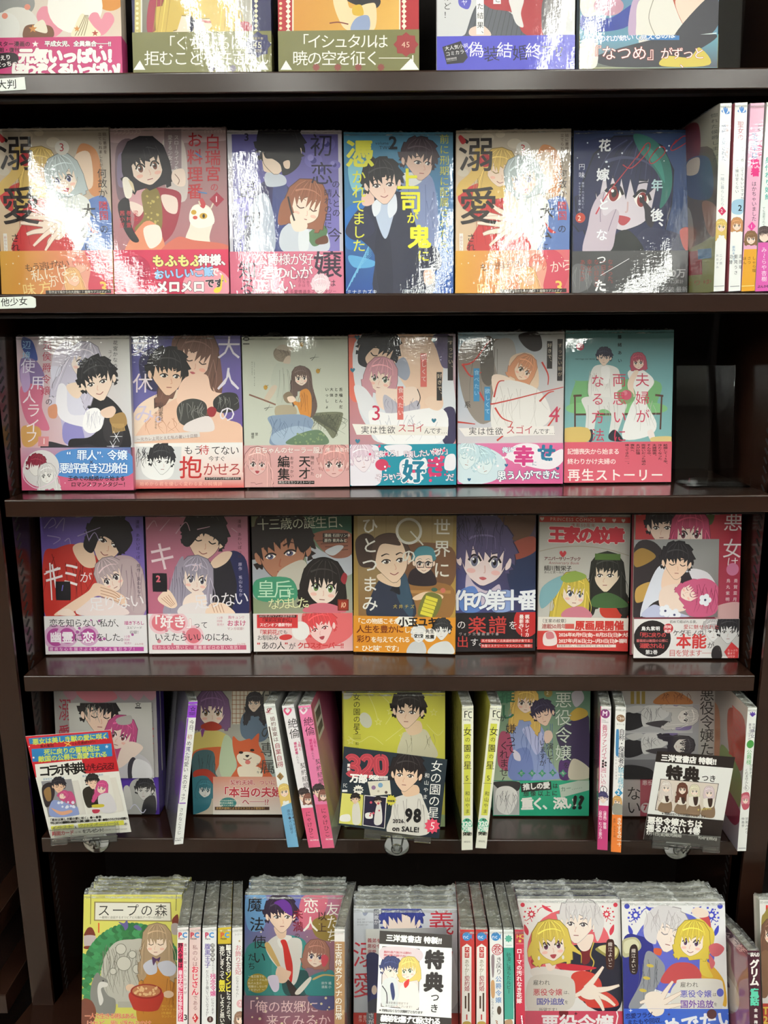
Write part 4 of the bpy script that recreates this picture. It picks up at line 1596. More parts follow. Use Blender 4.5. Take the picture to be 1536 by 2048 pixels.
a.t('しゃら瑠/さつ/ほん', 765, 1530, 36, '3c2c18', v=1, sp=1.1)
a.r('f0d890', 664, 1810, 785, 1818)
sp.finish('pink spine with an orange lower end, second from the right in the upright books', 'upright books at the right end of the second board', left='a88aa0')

sp = Spine("905,130 1035,128 925,1862 790,1862", base=z1(1530), y=.003, yaw=-2, tau=0, view=V2D)
a = sp.art
a.grad(['e8efec', 'e8efec', 'e8efec', 'e4ecea'])
a.t('身代わり婚約', 885, 600, 60, '58b0a8', v=1, sp=1.1, bold=.02)
a.t('でも溺愛されています', 862, 1050, 26, '5a6a6a', v=1)
a.head(880, 1320, 52, '4a3c3c', 'long', 0, 0, '5a4a40', 'f0d8c8', seed=64, face=0)
a.grad(['d05aa8', 'd05aa8', 'dc64b4', 'd05aa8'], [(822, 1385), (970, 1385), (930, 1870), (786, 1870)])
a.t('み～らや杏樹', 850, 1430, 54, 'f6e6f0', v=1, sp=1.05)
a.t('ぶんか社', 812, 1800, 30, '2a1a28', bold=.03)
sp.finish('white spine with a bright pink lower end at the right picture edge', 'upright books at the right end of the second board', left='c8c0c4')
# ------------------------------------------------------------------ third board: six covers, and an empty clear stand
ROWS[0] = 2
V3A, V3B, V3C = (0, 640, 3.1347), (480, 640, 3.491), (900, 640, 2.415)

f = Face("68,105 792,100 832,1066 150,1068", view=V3A, t=.015)
a = f.art
a.grad(['b9a6b0', 'd8d8d2', 'c4c0cc', 'd8a0a8'])
a.b('3e4f8e', '110,110 170,130 200,200 210,260 160,240 110,180')
a.b('7e6a96', '105,250 200,260 260,360 230,440 120,420')
a.b('c26a84', '110,430 250,430 250,560 300,700 160,650')
a.b('c9985c', '130,680 230,680 250,740 200,800 140,790')
a.b('b49ac4', '105,320 150,300 170,420 130,460')
a.b('cfc8d8', '330,180 420,140 440,330 360,520 300,560 300,300')
a.b('bdb6d6', '380,560 560,540 600,700 560,800 420,800 380,680')
a.b('d8d6e6', '300,300 420,330 520,400 530,560 470,640 380,600 330,450')
a.b('8a84be', '390,660 480,640 520,780 400,780')
a.b('1d1b20', '500,520 600,470 700,520 780,640 790,840 470,840 430,760 560,740 620,640')
a.b('2c2a2e', '640,640 700,600 760,700 740,800 650,760')
a.b('9a7a4c', '680,620 760,590 785,660 740,690 690,670')
for i in range(9):
    a.l('b08e58', 6, [(690 + 9 * i, 660), (700 + 9 * i, 720 - 2 * i)])
a.head(500, 270, 78, 'c5bfd2', 'long', .5, 18, '5a5a7a', 'f0dfd4', closed=0, seed=71)
a.b(SKIN, '400,420 470,400 510,430 480,500 430,480')
a.head(600, 390, 92, '1b191d', 'short', -.3, -16, '4a4040', 'eed6c4', male=1, mouth='smile', seed=72)
a.b('e9e6ee', '350,420 400,430 430,600 620,590 640,640 600,690 400,650 340,560')
a.b('f4f2f4', '530,580 610,570 630,680 560,720 510,680')
a.lines('b4b0c0', 10, 520, 580, 620, 700, 3, 73, 12)
a.b('e3c5b2', '620,580 690,550 715,580 690,620 640,620')
a.b('c98a6c', '290,560 340,540 345,620 300,620')
a.b('2a2830', '250,800 300,770 440,800 560,790 640,850 300,860')
a.t('辺/境', 110, 130, 58, '9ec6e4', bold=.0)
a.t('使', 105, 250, 96, 'e3dcea')
a.t('用', 172, 355, 96, 'e3dcea')
a.t('人', 125, 450, 88, 'f0e0ea')
a.t('ライ', 150, 530, 96, 'f4e6ea', v=1, sp=1.0)
a.t('フ', 150, 700, 84, 'f4e6ea')
a.t('元侯爵令嬢', 240, 130, 62, 'a83a50', v=1, sp=1.18)
a.t('の', 270, 500, 46, '1c1820')
a.r('d0868c', 235, 740, 300, 800)
a.t('1', 258, 742, 52, 'f4e8ea')
a.t('花宮かなめ', 690, 130, 32, '3c3a40', v=1, sp=1.15)
a.t('ユノ々も', 660, 190, 26, '4c4a50', v=1, sp=1.15)
for x, y in ((700, 800), (720, 740), (745, 840), (680, 860)):
    for k in range(6):
        q = math.pi * k / 3
        a.l('e4e4ea', 4, [(x, y), (x + 38 * math.cos(q), y + 38 * math.sin(q))], w2=2)
b = f.begin_band(808, ['a88aa8', '30303a', 'c45e7c', 'b04a68'])
b.grad(['c9a0b0', '4a6aa0', 'b85c80', 'c04e70'], [(90, 805), (810, 805), (830, 980), (130, 980)])
b.grad(['c05678', 'c8607e', 'c85e7c', 'b84c6c'], [(130, 960), (830, 960), (840, 1080), (140, 1080)])
b.b('4f86c4', '380,830 780,830 800,980 370,980')
b.e('d8d4d4', 262, 935, 112)
b.head(230, 925, 46, '7a2034', 'short', .3, 10, '5a4a4a', 'e8e4e0', face=0, seed=74)
b.head(300, 975, 42, 'd4d0ce', 'long', -.4, -10, '6a6464', 'eceae6', seed=75, blush=0)
b.l('e6d0dc', 5, '150,930 160,1000 220,1050 270,1048 340,1010 375,950 380,900')
b.t('“罪人”令嬢', 415, 822, 66, 'eaf4fc', bold=.02, out='2a62a8', ow=.05, sp=.95)
b.t('×', 556, 872, 48, '3a3440')
b.t('悪評高き辺境伯', 372, 900, 68, 'eaf4fc', bold=.02, out='2a62a8', ow=.05, sp=.88)
b.t('王命での結婚から始まる', 428, 980, 32, '241018', bold=.02)
b.t('ロマンスファンタジー！', 448, 1016, 32, '241018', bold=.02)
b.dots('eed6de', 12, 400, 850, 780, 1050, 2, 5, 3)
f.finish('lilac cover, silver-haired lady embracing a black-haired man, leftmost on the third board', spine='b8b4b8', edge='c0b8c0', copies=1, copy_label='copy right behind the lilac cover with the silver-haired lady, leftmost on the third board')

f = Face("795,102 1488,98 1532,1050 842,1058", view=V3A, t=.015)
a = f.art
a.grad(['4a4a86', '6a62a0', '5a3a7c', '7a74b0'])
a.b('2c2a4c', '860,250 960,180 1000,420 900,420')
a.b(SKIN, '840,560 980,460 1130,450 1150,700 840,730')
a.b('e6bda4', '950,590 1130,470 1340,420 1400,600 1500,660 1500,780 840,780 840,730')
a.lines('c08a70', 8, 860, 600, 1130, 740, 4, 81, 40)
a.b('6a4a40', '1080,100 1310,110 1380,330 1370,480 1300,380 1180,220 1130,470 1080,300')
a.head(1210, 240, 102, '6b4b40', 'long', .2, 14, '5a3a34', 'efcab4', closed=1, mouth='lips', seed=83)
a.head(1035, 335, 96, '1a171a', 'short', .6, 4, '3a3434', 'e9c3a8', male=1, closed=0, seed=82)
a.b('efcab4', '1150,360 1280,340 1320,440 1420,470 1400,560 1140,540 1100,470')
a.b('e6bda4', '1330,640 1500,650 1500,790 1280,790')
a.b('3a3a38', '1100,560 1130,510 1200,490 1270,510 1290,560 1260,640 1190,665 1120,640')
a.lines('8a8a84', 16, 1110, 510, 1280, 650, 3, 84, 24)
a.b('2c2c2c', '1330,500 1390,455 1470,460 1490,520 1480,560 1390,580 1340,560')
a.lines('8a8a84', 10, 1340, 470, 1480, 560, 3, 85, 20)
a.b('8c2a30', '1290,560 1320,540 1350,560 1335,600 1305,600')
a.b('e2d8d6', '1170,640 1300,600 1340,680 1280,700 1150,690')
a.t('女', 805, 110, 118, 'dcd8e4', bold=0)
a.t('休', 820, 330, 130, 'e6d8de')
a.t('み。', 830, 520, 130, 'd0c4dc')
a.t('大人', 1345, 100, 150, 'e6e0ea', v=1, sp=1.3)
a.t('の', 1360, 530, 112, 'e6e0ea')
a.t('山田愛妃', 985, 510, 30, '3a3436', v=1, sp=1.0)
a.t('原作 みつこぎさち', 962, 515, 17, '3a3436', v=1, sp=1.1)
a.p('dcd4d0', '830,725 1245,695 1250,730 830,765')
a.t('～元カレ上司とえむ私の暑い十日間', 850, 735, 24, '6a4a44', rot=-3.5)
b = f.begin_band(768, ['eceae6', 'e9e6e2', 'c83a34', 'c42e2c'])
b.grad(['f0efec', 'eeecea', 'ecd0c8', 'eed2ca'], [(830, 768), (1520, 768), (1520, 960), (840, 960)])
b.grad(['ecd0c8', 'eed2ca', 'c83430', 'c43030'], [(830, 958), (1530, 955), (1535, 1062), (840, 1066)])
b.r('d6d6d6', 848, 792, 1135, 1000)
b.b('f0efed', '900,850 1040,830 1090,920 1060,990 960,1000 890,950')
b.head(1010, 880, 62, '26262a', 'short', .5, 4, '3a3a3c', 'efeeec', male=1, seed=86)
b.lines('2c2c30', 14, 850, 795, 960, 930, 4, 87, 20)
b.t('もう', 1150, 785, 60, '221c1e')
b.t('待', 1245, 780, 66, 'b83432')
b.t('てない', 1320, 785, 62, '221c1e', sp=.95)
b.t('抱', 1120, 850, 150, 'b42c2c', bold=.01)
b.t('今すぐ', 1305, 850, 36, '221c1e')
b.t('かせろ', 1270, 890, 90, 'a83a38', sp=.88)
b.r('2a2424', 1285, 985, 1512, 1002)
b.t('かつてのオジレが再燃する大人', 1292, 985, 15, 'e8e2de')
b.t('始めから君を優しく変わる夏の純情詩', 875, 1012, 28, 'f0b8a8', sp=1.1)
f.finish('violet cover with a brown-haired woman in black lace and a man leaning on her', spine='8a7a94', edge='b0a8b8', copies=2, copy_label='%s copy behind the violet cover with the woman in black lace')

f = Face("15,120 752,112 765,1162 35,1168", view=V3B, t=.014)
a = f.art
a.grad(['bcc0b0', 'b4b8a8', 'c9ccbe', 'c4c8bc'])
a.t('01', 78, 118, 62, '1c1c1c', v=0, rot=90, bold=.02)
a.b('8c8070', '240,210 290,178 350,190 345,280 280,290 240,260')
a.b('b8ae9c', '255,200 300,170 370,200 340,215')
a.lines('6a5e50', 14, 245, 200, 345, 285, 3, 91, 24)
a.b('c9b8a4', '320,260 350,250 350,300 300,310')
a.b('b7bcae', '250,310 330,305 390,330 400,470 380,600 260,590 255,470 215,440')
a.lines('8a8c80', 9, 255, 330, 380, 590, 3, 92, 16)
a.b('c9b8a4', '225,460 260,470 205,560 165,560')
a.l('7c5a4c', 11, '65,520 160,555 250,590', sm=0)
a.b('a89c84', '255,600 380,600 385,670 260,680')
a.b('6a6c58', '510,650 700,640 716,680 690,760 650,825 600,760 510,690')
a.lines('3c3e34', 30, 520, 650, 700, 800, 3, 93, 60)
for i in range(16):
    a.l('4a4c40', 3, [(510, 668 + i), (600 + i * 5, 665 + i * 8), (716 - i * 4, 650 + i * 11)])
a.b('5a4842', '360,380 420,325 490,350 510,470 540,600 500,680 440,640 470,520 380,460')
a.b('4a3c38', '355,420 390,470 380,600 360,560')
a.head(425, 400, 47, '5e4c46', 'long', .2, -4, '3c3430', 'ecd8c6', mouth='smile', seed=94)
a.b('c8843c', '420,500 470,480 500,540 490,680 430,670 400,600 380,590 370,560 420,570')
a.lines('8a5424', 8, 410, 500, 490, 660, 3, 95, 12)
a.b('7c6c58', '305,520 350,500 385,560 340,580 310,560')
a.b(SKIN, '330,540 370,530 390,560 350,575')
a.b('7e90a8', '195,680 290,660 440,660 510,700 490,760 380,800 330,865 210,865 225,760')
a.b('9eb0c4', '225,800 380,740 500,760 490,800 330,865 240,865')
a.lines('54667e', 14, 210, 670, 480, 840, 3, 96, 30)
a.b('5a7058', '330,865 380,810 490,770 570,775 610,865')
a.dots('7a8c66', 22, 380, 790, 590, 862, 4, 10, 97)
for x, y in ((432, 165), (545, 350), (180, 465)):
    a.b('b08838', [(x - 14, y), (x, y - 12), (x + 14, y), (x + 6, y + 20), (x - 8, y + 18)])
    a.l('6a5a34', 3, [(x, y), (x + 20, y - 12)])
for x, y in ((520, 260), (200, 610)):
    a.l('4a4a44', 5, [(x - 30, y + 8), (x, y), (x + 34, y - 2)], w2=1)
    a.l('4a4a44', 4, [(x - 20, y + 22), (x, y), (x + 10, y - 24)], w2=1)
a.t('舌噛んだ/ときと/大体/いっしょ', 692, 470, 26, '2a2a28', v=1, sp=1.55, bold=.01)
a.t('Just Like Biting/My Tongue', 96, 290, 13, '4a4a46', v=1, sp=.8)
a.t('翌/理世', 105, 785, 22, '3a3a36', v=1)
b = f.begin_band(872, ['d0a0a0', 'd2a2a0', 'd4a09e', 'cf9a98'])
b.head(120, 1000, 68, 'd2a09c', 'long', .1, 2, '6a5a5a', 'dcb4b0', mouth='open', seed=98, line='6a4444')
b.head(660, 1000, 82, 'c8908c', 'short', -.1, 0, '6a5a5a', 'dcb2ae', seed=99, line='6a4444')
b.t('日ちゃんのセーラー服』', 105, 885, 46, 'f0e4e0', bold=.02, out='8c5a58', ow=.02, sp=.98)
b.t('博、最新作！', 595, 888, 34, 'ece0dc')
b.t('編集', 262, 945, 88, '1c1818', v=1, bold=.02)
b.t('天才', 410, 945, 84, '1c1818', v=1, bold=.02)
b.t('おせっかい', 350, 950, 26, '1c1818', v=1, sp=1.2)
b.t('挫折した', 492, 945, 28, '1c1818', v=1, sp=1.35)
b.r('1c1818', 265, 1122, 520, 1145)
b.t('再生のセカンドストーリー', 270, 1122, 21, 'e8dcd8', sp=.98)
b.t('OF', 528, 1070, 34, 'f0e6e2')
f.finish('pale grey cover, woman in an orange jumper sitting by a broom, pink band', spine='c8ccc0', edge='c8c8c0', mat='calm')

f = Face("762,104 1508,96 1508,1150 770,1158", view=V3B, t=.015)
a = f.art
a.grad(['c86a64', 'bcb4c4', 'd27a70', 'a48a98'])
a.b('d8705f', '765,130 900,110 960,420 860,560 765,520')
a.b('dcdfe4', '840,110 1400,100 1470,260 1480,860 1000,860 900,760 820,560')
a.b('e9c9b0', '1080,110 1350,100 1420,300 1380,600 1280,640 1180,500 1080,320')
a.b('5a5070', '1350,110 1470,110 1490,300 1420,330 1380,220')
a.b('35304e', '1410,640 1500,620 1505,840 1420,850')
a.b('e7c6ae', '1080,320 1250,380 1330,350 1420,560 1380,640 1290,640 1280,520 1180,460')
a.b('9aa0b0', '1080,310 1150,260 1190,360 1160,420 1100,380')
a.head(960, 230, 108, '26262c', 'short', .7, 22, '3a3438', 'e9c9b0', male=1, closed=1, seed=101)
a.b('26262c', '840,180 900,120 1040,110 1060,160 960,180 880,260 900,330 830,300')
a.head(985, 400, 84, 'c8929c', 'bob', -.1, 10, '5a6a58', 'efd8c8', seed=102)
a.b('c8929c', '890,400 930,470 920,560 880,520')
a.b('efd8c8', '960,480 1100,480 1230,470 1240,600 1080,640 970,600')
a.b('b8b4c0', '1010,520 1140,600 1240,560 1250,640 1120,700 1020,650')
a.lines('7a7888', 12, 1020, 540, 1240, 680, 3, 103, 20)
a.b('e4e4e8', '800,460 880,480 960,620 900,700 830,600')
a.b('f2f0f0', '900,640 1060,650 1420,620 1400,850 1000,860')
a.lines('b0b0bc', 14, 920, 660, 1400, 850, 3, 104, 40)
a.b('e8cbb4', '1290,560 1350,530 1410,600 1380,630 1320,610')
a.l('1c1a20', 6, '1240,480 1260,540 1240,600')
a.r('cf6a62', 1262, 232, 1306, 465)
a.t('欲しくて', 1266, 240, 40, 'f0dcd8', v=1, sp=1.25)
a.r('cf6a62', 1100, 462, 1142, 695)
a.t('食べたい', 1104, 470, 40, 'f0dcd8', v=1, sp=1.3)
a.r('2a2626', 1375, 362, 1412, 560)
a.t('好きで、', 1378, 372, 36, 'e8d2b8', v=1, sp=1.2)
a.r('241f1f', 1452, 110, 1490, 420)
a.t('すっごい、', 1456, 140, 34, 'c8b49c', v=1, sp=1.3)
a.t('3', 915, 570, 150, 'b8304e', bold=.0)
a.p('ebe6df', '785,725 1455,745 1450,805 815,800')
a.t('実は性欲', 845, 738, 58, '2a2628', sp=1.05)
a.t('スゴイ', 1100, 720, 66, 'b03440', sp=.95)
a.t('んです…', 1285, 750, 46, '2a2628', sp=.86)
for x, y in ((822, 122), (1355, 140), (790, 350), (1355, 700), (822, 845)):
    a.heart('2e6e84', x, y, 16)
b = f.begin_band(866, ['1f8a9c', '178498', '0f7e94', '1a869a'])
b.b('e8e2ea', '770,880 850,870 960,880 970,960 990,1050 960,1150 770,1150')
b.b('ece8ee', '1010,880 1160,868 1200,900 1120,950 1060,930')
b.b('ece8ee', '1120,990 1190,960 1230,1000 1290,960 1310,1030 1250,1060 1280,1110 1180,1140 1120,1080')
b.b('ece8ee', '1440,950 1500,940 1500,1040 1430,1040')
b.head(850, 970, 66, 'dcc4d2', 'short', .3, -6, '9a8a9c', 'ece0e6', male=1, closed=1, seed=105, line='9c7c94')
b.t('「壊れろ」', 905, 915, 52, 'f2eaf0', bold=.02, out='7a2a4c', ow=.03, sp=.86, rot=-4)
b.t('「壊したい俺が」', 1110, 920, 54, 'f2eaf0', bold=.02, out='7a2a4c', ow=.03, sp=.84, rot=-6)
b.e('c43a5c', 990, 1010, 46, 40)
b.t('そういう', 938, 1075, 56, 'f2eaf0', bold=.02, out='7a2a4c', ow=.03, sp=.84, rot=-4)
b.t('好', 1130, 975, 164, '15708a', bold=.04, out='f2f0f2', ow=.05)
b.t('き', 1290, 950, 150, 'c83468', bold=.05)
b.t('だ', 1440, 1070, 56, 'f2eaf0', bold=.02, out='7a2a4c', ow=.03)
b.dots('d8476e', 14, 900, 880, 1480, 1140, 5, 12, 5)
b.dots('eef0f2', 14, 900, 880, 1480, 1140, 4, 9, 6)
f.finish('coral cover with a couple and a small red three, teal band with white splashes', spine='b08a94', edge='c8a8a8', copies=1, copy_label='copy behind the coral cover with the teal splashed band')

f = Face("38,62 548,55 545,790 34,792", view=V3C, t=.015)
a = f.art
a.grad(['8fb2c8', 'c0c0c0', 'd8cccc', 'e0d0d0'])
a.b('8a8078', '60,110 200,90 280,130 260,400 160,500 80,420 40,250')
a.b('5a544e', '150,100 210,100 200,300 150,280')
a.b('a8a4a0', '210,110 300,100 320,260 260,300 220,240')
a.lines('58524c', 10, 60, 120, 260, 420, 2, 111, 14)
a.b('e4c8ac', '290,180 400,170 420,330 300,320')
a.b('2a2426', '330,70 420,60 440,130 400,150 350,120')
a.head(350, 235, 44, 'd0906c', 'bob', .5, 30, '5a4a34', 'f0d4bc', seed=112)
a.b('f0dac8', '200,270 290,280 350,360 300,480 230,420')
a.b('e8e4e0', '230,300 420,330 480,480 300,560 200,520')
a.lines('b8b0ac', 12, 220, 310, 460, 540, 2, 113, 24)
for p in ('55,215 110,200 180,110 195,100', '60,215 100,270 150,250', '210,370 230,300 260,290', '140,345 180,400 260,390 420,350 545,320', '215,420 250,470 300,490', '35,490 80,495 120,500', '440,200 470,260 470,310', '225,580 270,540 300,490', '430,390 470,350 500,340', '450,540 500,470 530,420'):
    a.l('b83c34', 9, p, w2=4)
a.r('3f86b4', 112, 232, 140, 390)
a.t('食べたい', 114, 240, 26, '9ec8e0', v=1, sp=1.25)
a.r('3f86b4', 164, 320, 192, 482)
a.t('欲しくて', 166, 328, 26, 'b4d4e6', v=1, sp=1.25)
a.r('2a2624', 464, 100, 490, 232)
a.t('好きで、', 466, 110, 22, 'e8dcc8', v=1, sp=1.2)
a.r('241f1f', 514, 90, 540, 290)
a.t('すっごい前が', 516, 110, 22, 'b8a890', v=1, sp=1.25)
a.t('系', 66, 390, 34, '2a2624')
a.t('4', 475, 395, 110, 'b83a58')
a.p('ece6e2', '40,520 500,508 505,552 70,560')
a.t('実は性欲', 88, 515, 40, '2a2628', sp=1.06)
a.t('スゴイ', 268, 505, 46, 'b03440', sp=.95)
a.t('んです…', 400, 520, 30, '2a2628', sp=.86)
b = f.begin_band(592, ['d07aa4', 'd86a98', 'd0568c', 'd46c9c'])
b.b('cfe0e6', '40,605 130,600 230,640 270,700 200,780 40,780')
b.head(160, 690, 46, 'b8d4dc', 'short', -.3, -20, '7a9aa4', 'dce8ea', closed=1, seed=114, line='86a8b4', blush=0)
b.head(80, 660, 44, 'c4dae0', 'short', .3, 12, '7a9aa4', 'dce8ea', male=1, closed=1, seed=115, line='86a8b4')
b.b('f0e8ee', '270,660 320,600 420,600 450,660 540,620 545,680 480,720 360,700')
b.t('俺にも', 248, 612, 30, 'e6f0f4', bold=.03, out='2a6a8a', ow=.04, rot=-4)
b.t('幸', 305, 605, 100, 'c83a7c', bold=.05, out='f4eef2', ow=.05)
b.t('せ', 425, 590, 90, '1d6a8c', bold=.05, rot=6)
b.t('に', 395, 680, 24, '2a6a8a')
b.t('したいって', 420, 672, 24, 'f4eef2', rot=-3)
b.t('思う人ができた', 225, 728, 46, 'f2f4f6', bold=.03, out='1d4a68', ow=.05, rot=-1, sp=.94)
b.dots('f4eef2', 16, 50, 610, 530, 780, 3, 8, 7)
for x, y in ((270, 700), (450, 640), (90, 770), (520, 715)):
    b.heart('1d5a80', x, y, 8)
f.finish('pale cover crossed by red ribbons with a pink four, pink splashed band', spine='c88a8c', edge='c0a8a8', copies=1, copy_label='copy behind the pale cover crossed by red ribbons')

f = Face("566,52 1088,48 1065,782 550,786", view=V3C, t=.014)
a = f.art
a.grad(['5f8f92', '5a8a90', '86b8b8', '8abcbc'])
a.b('6ea46e', '610,300 640,294 1000,292 1004,400 1000,450 612,450')
a.b('7cb47a', '612,400 1000,400 1010,450 610,452')
for x in (668, 760, 860, 935):
    a.l('4a7a52', 2, [(x, 296), (x, 400)])
a.l('4a2e26', 10, '600,366 640,364', sm=0)
a.l('4a2e26', 8, '607,370 606,520', sm=0)
a.l('4a2e26', 10, '995,362 1034,366', sm=0)
a.l('4a2e26', 8, '1026,370 1018,528', sm=0)
a.l('4a2e26', 9, '606,456 1020,452', sm=0)
a.b('e6e4e0', '690,240 730,215 800,225 825,260 830,370 770,400 690,380 670,340')
a.lines('b0aca8', 9, 680, 240, 820, 390, 2, 121, 10)
a.b('f2f0ee', '735,230 775,230 770,300 745,300')
a.b('dfdedb', '640,380 720,370 850,390 840,460 800,560 770,560 780,450 720,440 690,560 655,560 660,450')
a.lines('a8a6a2', 9, 650, 390, 840, 540, 2, 122, 10)
a.b('2a2e3c', '662,540 690,530 690,580 672,586')
a.b('23262f', '770,550 800,530 838,580 800,586 770,575')
a.head(750, 180, 29, '23253a', 'short', -.1, 4, '4a4440', 'ecd4c2', male=1, seed=123)
a.b('efeeec', '862,260 900,235 950,250 990,300 945,380 1000,500 960,560 835,570 870,430 900,360')
a.lines('b8b4b0', 10, 850, 380, 990, 560, 2, 124, 14)
a.b('ecd4c2', '862,300 900,240 915,250 890,310 895,370 870,350')
a.head(915, 203, 28, 'a8485c', 'bob', -.1, -4, '4a4440', 'f0d8c8', seed=125)
a.b('f0e4e0', '955,540 980,530 992,575 970,580')
a.b('7c9a6a', '810,350 850,330 890,360 870,400 830,400')
a.e('c0506a', 855, 362, 26, 24)
a.e('d07a8a', 848, 352, 12)
a.b('d2b66c', '552,525 668,522 668,586 552,586')
a.b('d8c284', '978,566 1068,562 1066,588 978,588')
a.t('夫婦が', 898, 255, 70, 'c03a56', v=1, sp=1.25)
a.t('両思いに', 786, 255, 70, 'c03a56', v=1, sp=1.28)
a.t('なる方法', 684, 262, 66, 'c03a56', v=1, sp=1.32)
a.t('藤緒あい', 815, 72, 20, '1c2426', v=1, sp=1.9, bold=.02)
a.e('c83a54', 634, 128, 19)
a.t('R2', 622, 116, 22, 'f0d8dc')
a.t('marriage our denial', 610, 182, 11, '2a3436')
b = f.begin_band(588, ['d0586a', 'cf5a6c', 'd06070', 'd45c6e'])
b.t('記憶喪失から始まる', 566, 620, 30, 'f4e8e4', sp=.93, bold=.015)
b.t('終わりかけ夫婦の', 566, 668, 30, 'f4e8e4', sp=.98, bold=.015)
b.t('再生ストーリー', 566, 718, 62, 'f6ece8', sp=1.08, bold=.02)
b.t('結婚して15年、/冷たくなった/夫婦関係。/そんな中、/両思いだった頃の/夫が記憶/喪失へ/帰ってきた──。', 1030, 598, 12.5, '2a1418', v=1, sp=1.05, sx=1.7, bold=.02)
f.finish('teal cover with a couple in white sitting on a green bench, coral band', spine='8ab0b0', edge='a8c0c0', mat='calm')

def clear_stand():
    p = at_z(1345 + 60, 968, ZS[2])
    r = empty('display_stand', Matrix.Translation((p.x, p.y + .012, zshelf(2, p.x) + .0006)))
    tag(r, 'empty clear acrylic book stand beside the teal bench cover', 'stand')
    w = .044
    tl = math.tan(R(9))
    h = .145
    m = MB()
    m.prism([(0, .0), (.002, .0), (.002 + h * tl, h), (h * tl, h)], 'x', -.03, w)
    m.build('back_plate', MAT['acrylic'], r, bevel=.0004)
    MB().box(-.03, w, -.045, 0, 0, .002).build('foot_plate', MAT['acrylic'], r)
    MB().box(-.03, w, -.047, -.045, 0, .012).build('front_lip', MAT['acrylic'], r)
    p = at_z(1520, 975, ZS[2])
clear_stand()
# ------------------------------------------------------------------ fourth board: seven covers
ROWS[0] = 3
V4A, V4B, V4C = (70, 1010, 3.491), (490, 1010, 3.491), (900, 1010, 2.415)

f = Face("62,66 776,60 790,1032 76,1042", view=V4A, t=.015)
a = f.art
a.grad(['5a4a8c', '6a5aa8', '8a70b4', '7a60a8'])
a.b('b0302a', '80,350 170,300 290,270 420,330 480,430 440,560 380,700 330,770 80,770')
a.lines('6a1616', 12, 90, 330, 400, 740, 5, 131, 40)
a.b('e9c8ae', '285,290 350,260 420,300 440,420 370,430 310,370')
a.head(520, 240, 112, '1f1b20', 'short', .55, 24, '4a3430', 'ecccb4', male=1, mouth='smile', seed=132)
a.b('1f1b20', '380,200 430,110 560,70 660,130 700,250 620,340 560,250 480,220 420,330 360,290')
a.b('b8a0a6', '560,380 660,350 740,400 780,520 770,760 620,760 560,600')
a.head(555, 500, 84, 'bba6aa', 'long', -.4, -26, '4a3e48', 'f2dccf', seed=133)
a.b('bba6aa', '600,390 720,390 780,520 790,720 690,740 640,560')
a.lines('86707a', 10, 600, 400, 780, 740, 4, 134, 20)
a.b('ead8d6', '320,680 420,640 560,670 660,760 320,765')
a.b('ecccb4', '380,600 440,540 560,590 640,640 640,700 500,640 420,640 280,740 140,766 240,690')
for i in range(4):
    a.l('a8745c', 4, [(470, 570 + 22 * i), (560, 600 + 20 * i), (610, 640 + 14 * i)])
a.b('f2dccf', '170,740 240,720 290,766 180,766')
a.l('ece4ea', 10, '80,480 180,430', w2=5)
a.t('キミ', 62, 400, 200, 'f2ecee', sp=.8, rot=-4, sx=.75, skew=.1)
a.l('f2ecee', 10, '122,400 128,660', w2=8)
a.t('が', 335, 455, 84, 'f2ecee', rot=10)
a.t('足りない', 380, 640, 108, 'ece6e8', rot=-5, sp=.88)
for q in ('90,160 150,90 170,130 120,160', '170,160 230,90 220,180', '320,215 480,155', '380,180 400,250', '400,240 440,190 470,250', '110,210 200,230 150,270', '230,250 260,230 270,270'):
    a.l('9a8cb8', 7, q, w2=4)
a.b('1c1a20', '158,536 170,530 248,530 260,540 260,650 248,660 170,660 158,650')
a.t('1', 186, 545, 58, '6a62b4', bold=.02, skew=.2)
a.t('漫画 あわいぽっぽ　原作 兎山もなか', 725, 105, 27, '2c2440', v=1, sp=1.12)
b = f.begin_band(768, ['e2dedd', 'e4e0e2', 'e2dcdf', 'e0dcdb'])
for x, y, r in ((150, 920, 80), (230, 910, 70), (380, 910, 66)):
    b.e('cfa4c4', x, y, r * 1.1)
    b.e('a8488c', x, y, r * .8)
b.dots('a85a98', 8, 300, 775, 720, 990, 5, 14, 9)
b.t('恋を知らない私が、', 105, 790, 62, '201c22', sp=.94)
b.t('幽霊', 108, 880, 84, 'f2eaf0', bold=.03, sp=.98)
b.t('に', 275, 890, 66, '201c22')
b.t('恋', 335, 880, 84, 'f2eaf0', bold=.03)
b.t('をした。', 430, 890, 62, '201c22', sp=.92)
b.t('描き下ろし', 632, 805, 30, 'b03c7c', sp=.92, bold=.02)
b.t('エピソード', 648, 842, 22, '3a3038')
b.t('収録！', 668, 872, 26, '3a3038')
b.t('1·2巻/同時/発売!!', 628, 905, 20, 'b85c90')
b.t('ぶんか社', 700, 960, 16, 'b03c50')
b.r('a8448e', 96, 988, 765, 1018)
b.t('臆病な心を揺さぶるピュア＆強引ラブ！', 102, 990, 27, 'f0dcea', sp=1.28)
f.finish('purple cover, man in a red shirt holding a pale-haired girl, leftmost on the fourth board', spine='5a5a80', edge='a098b0', mat='calm')

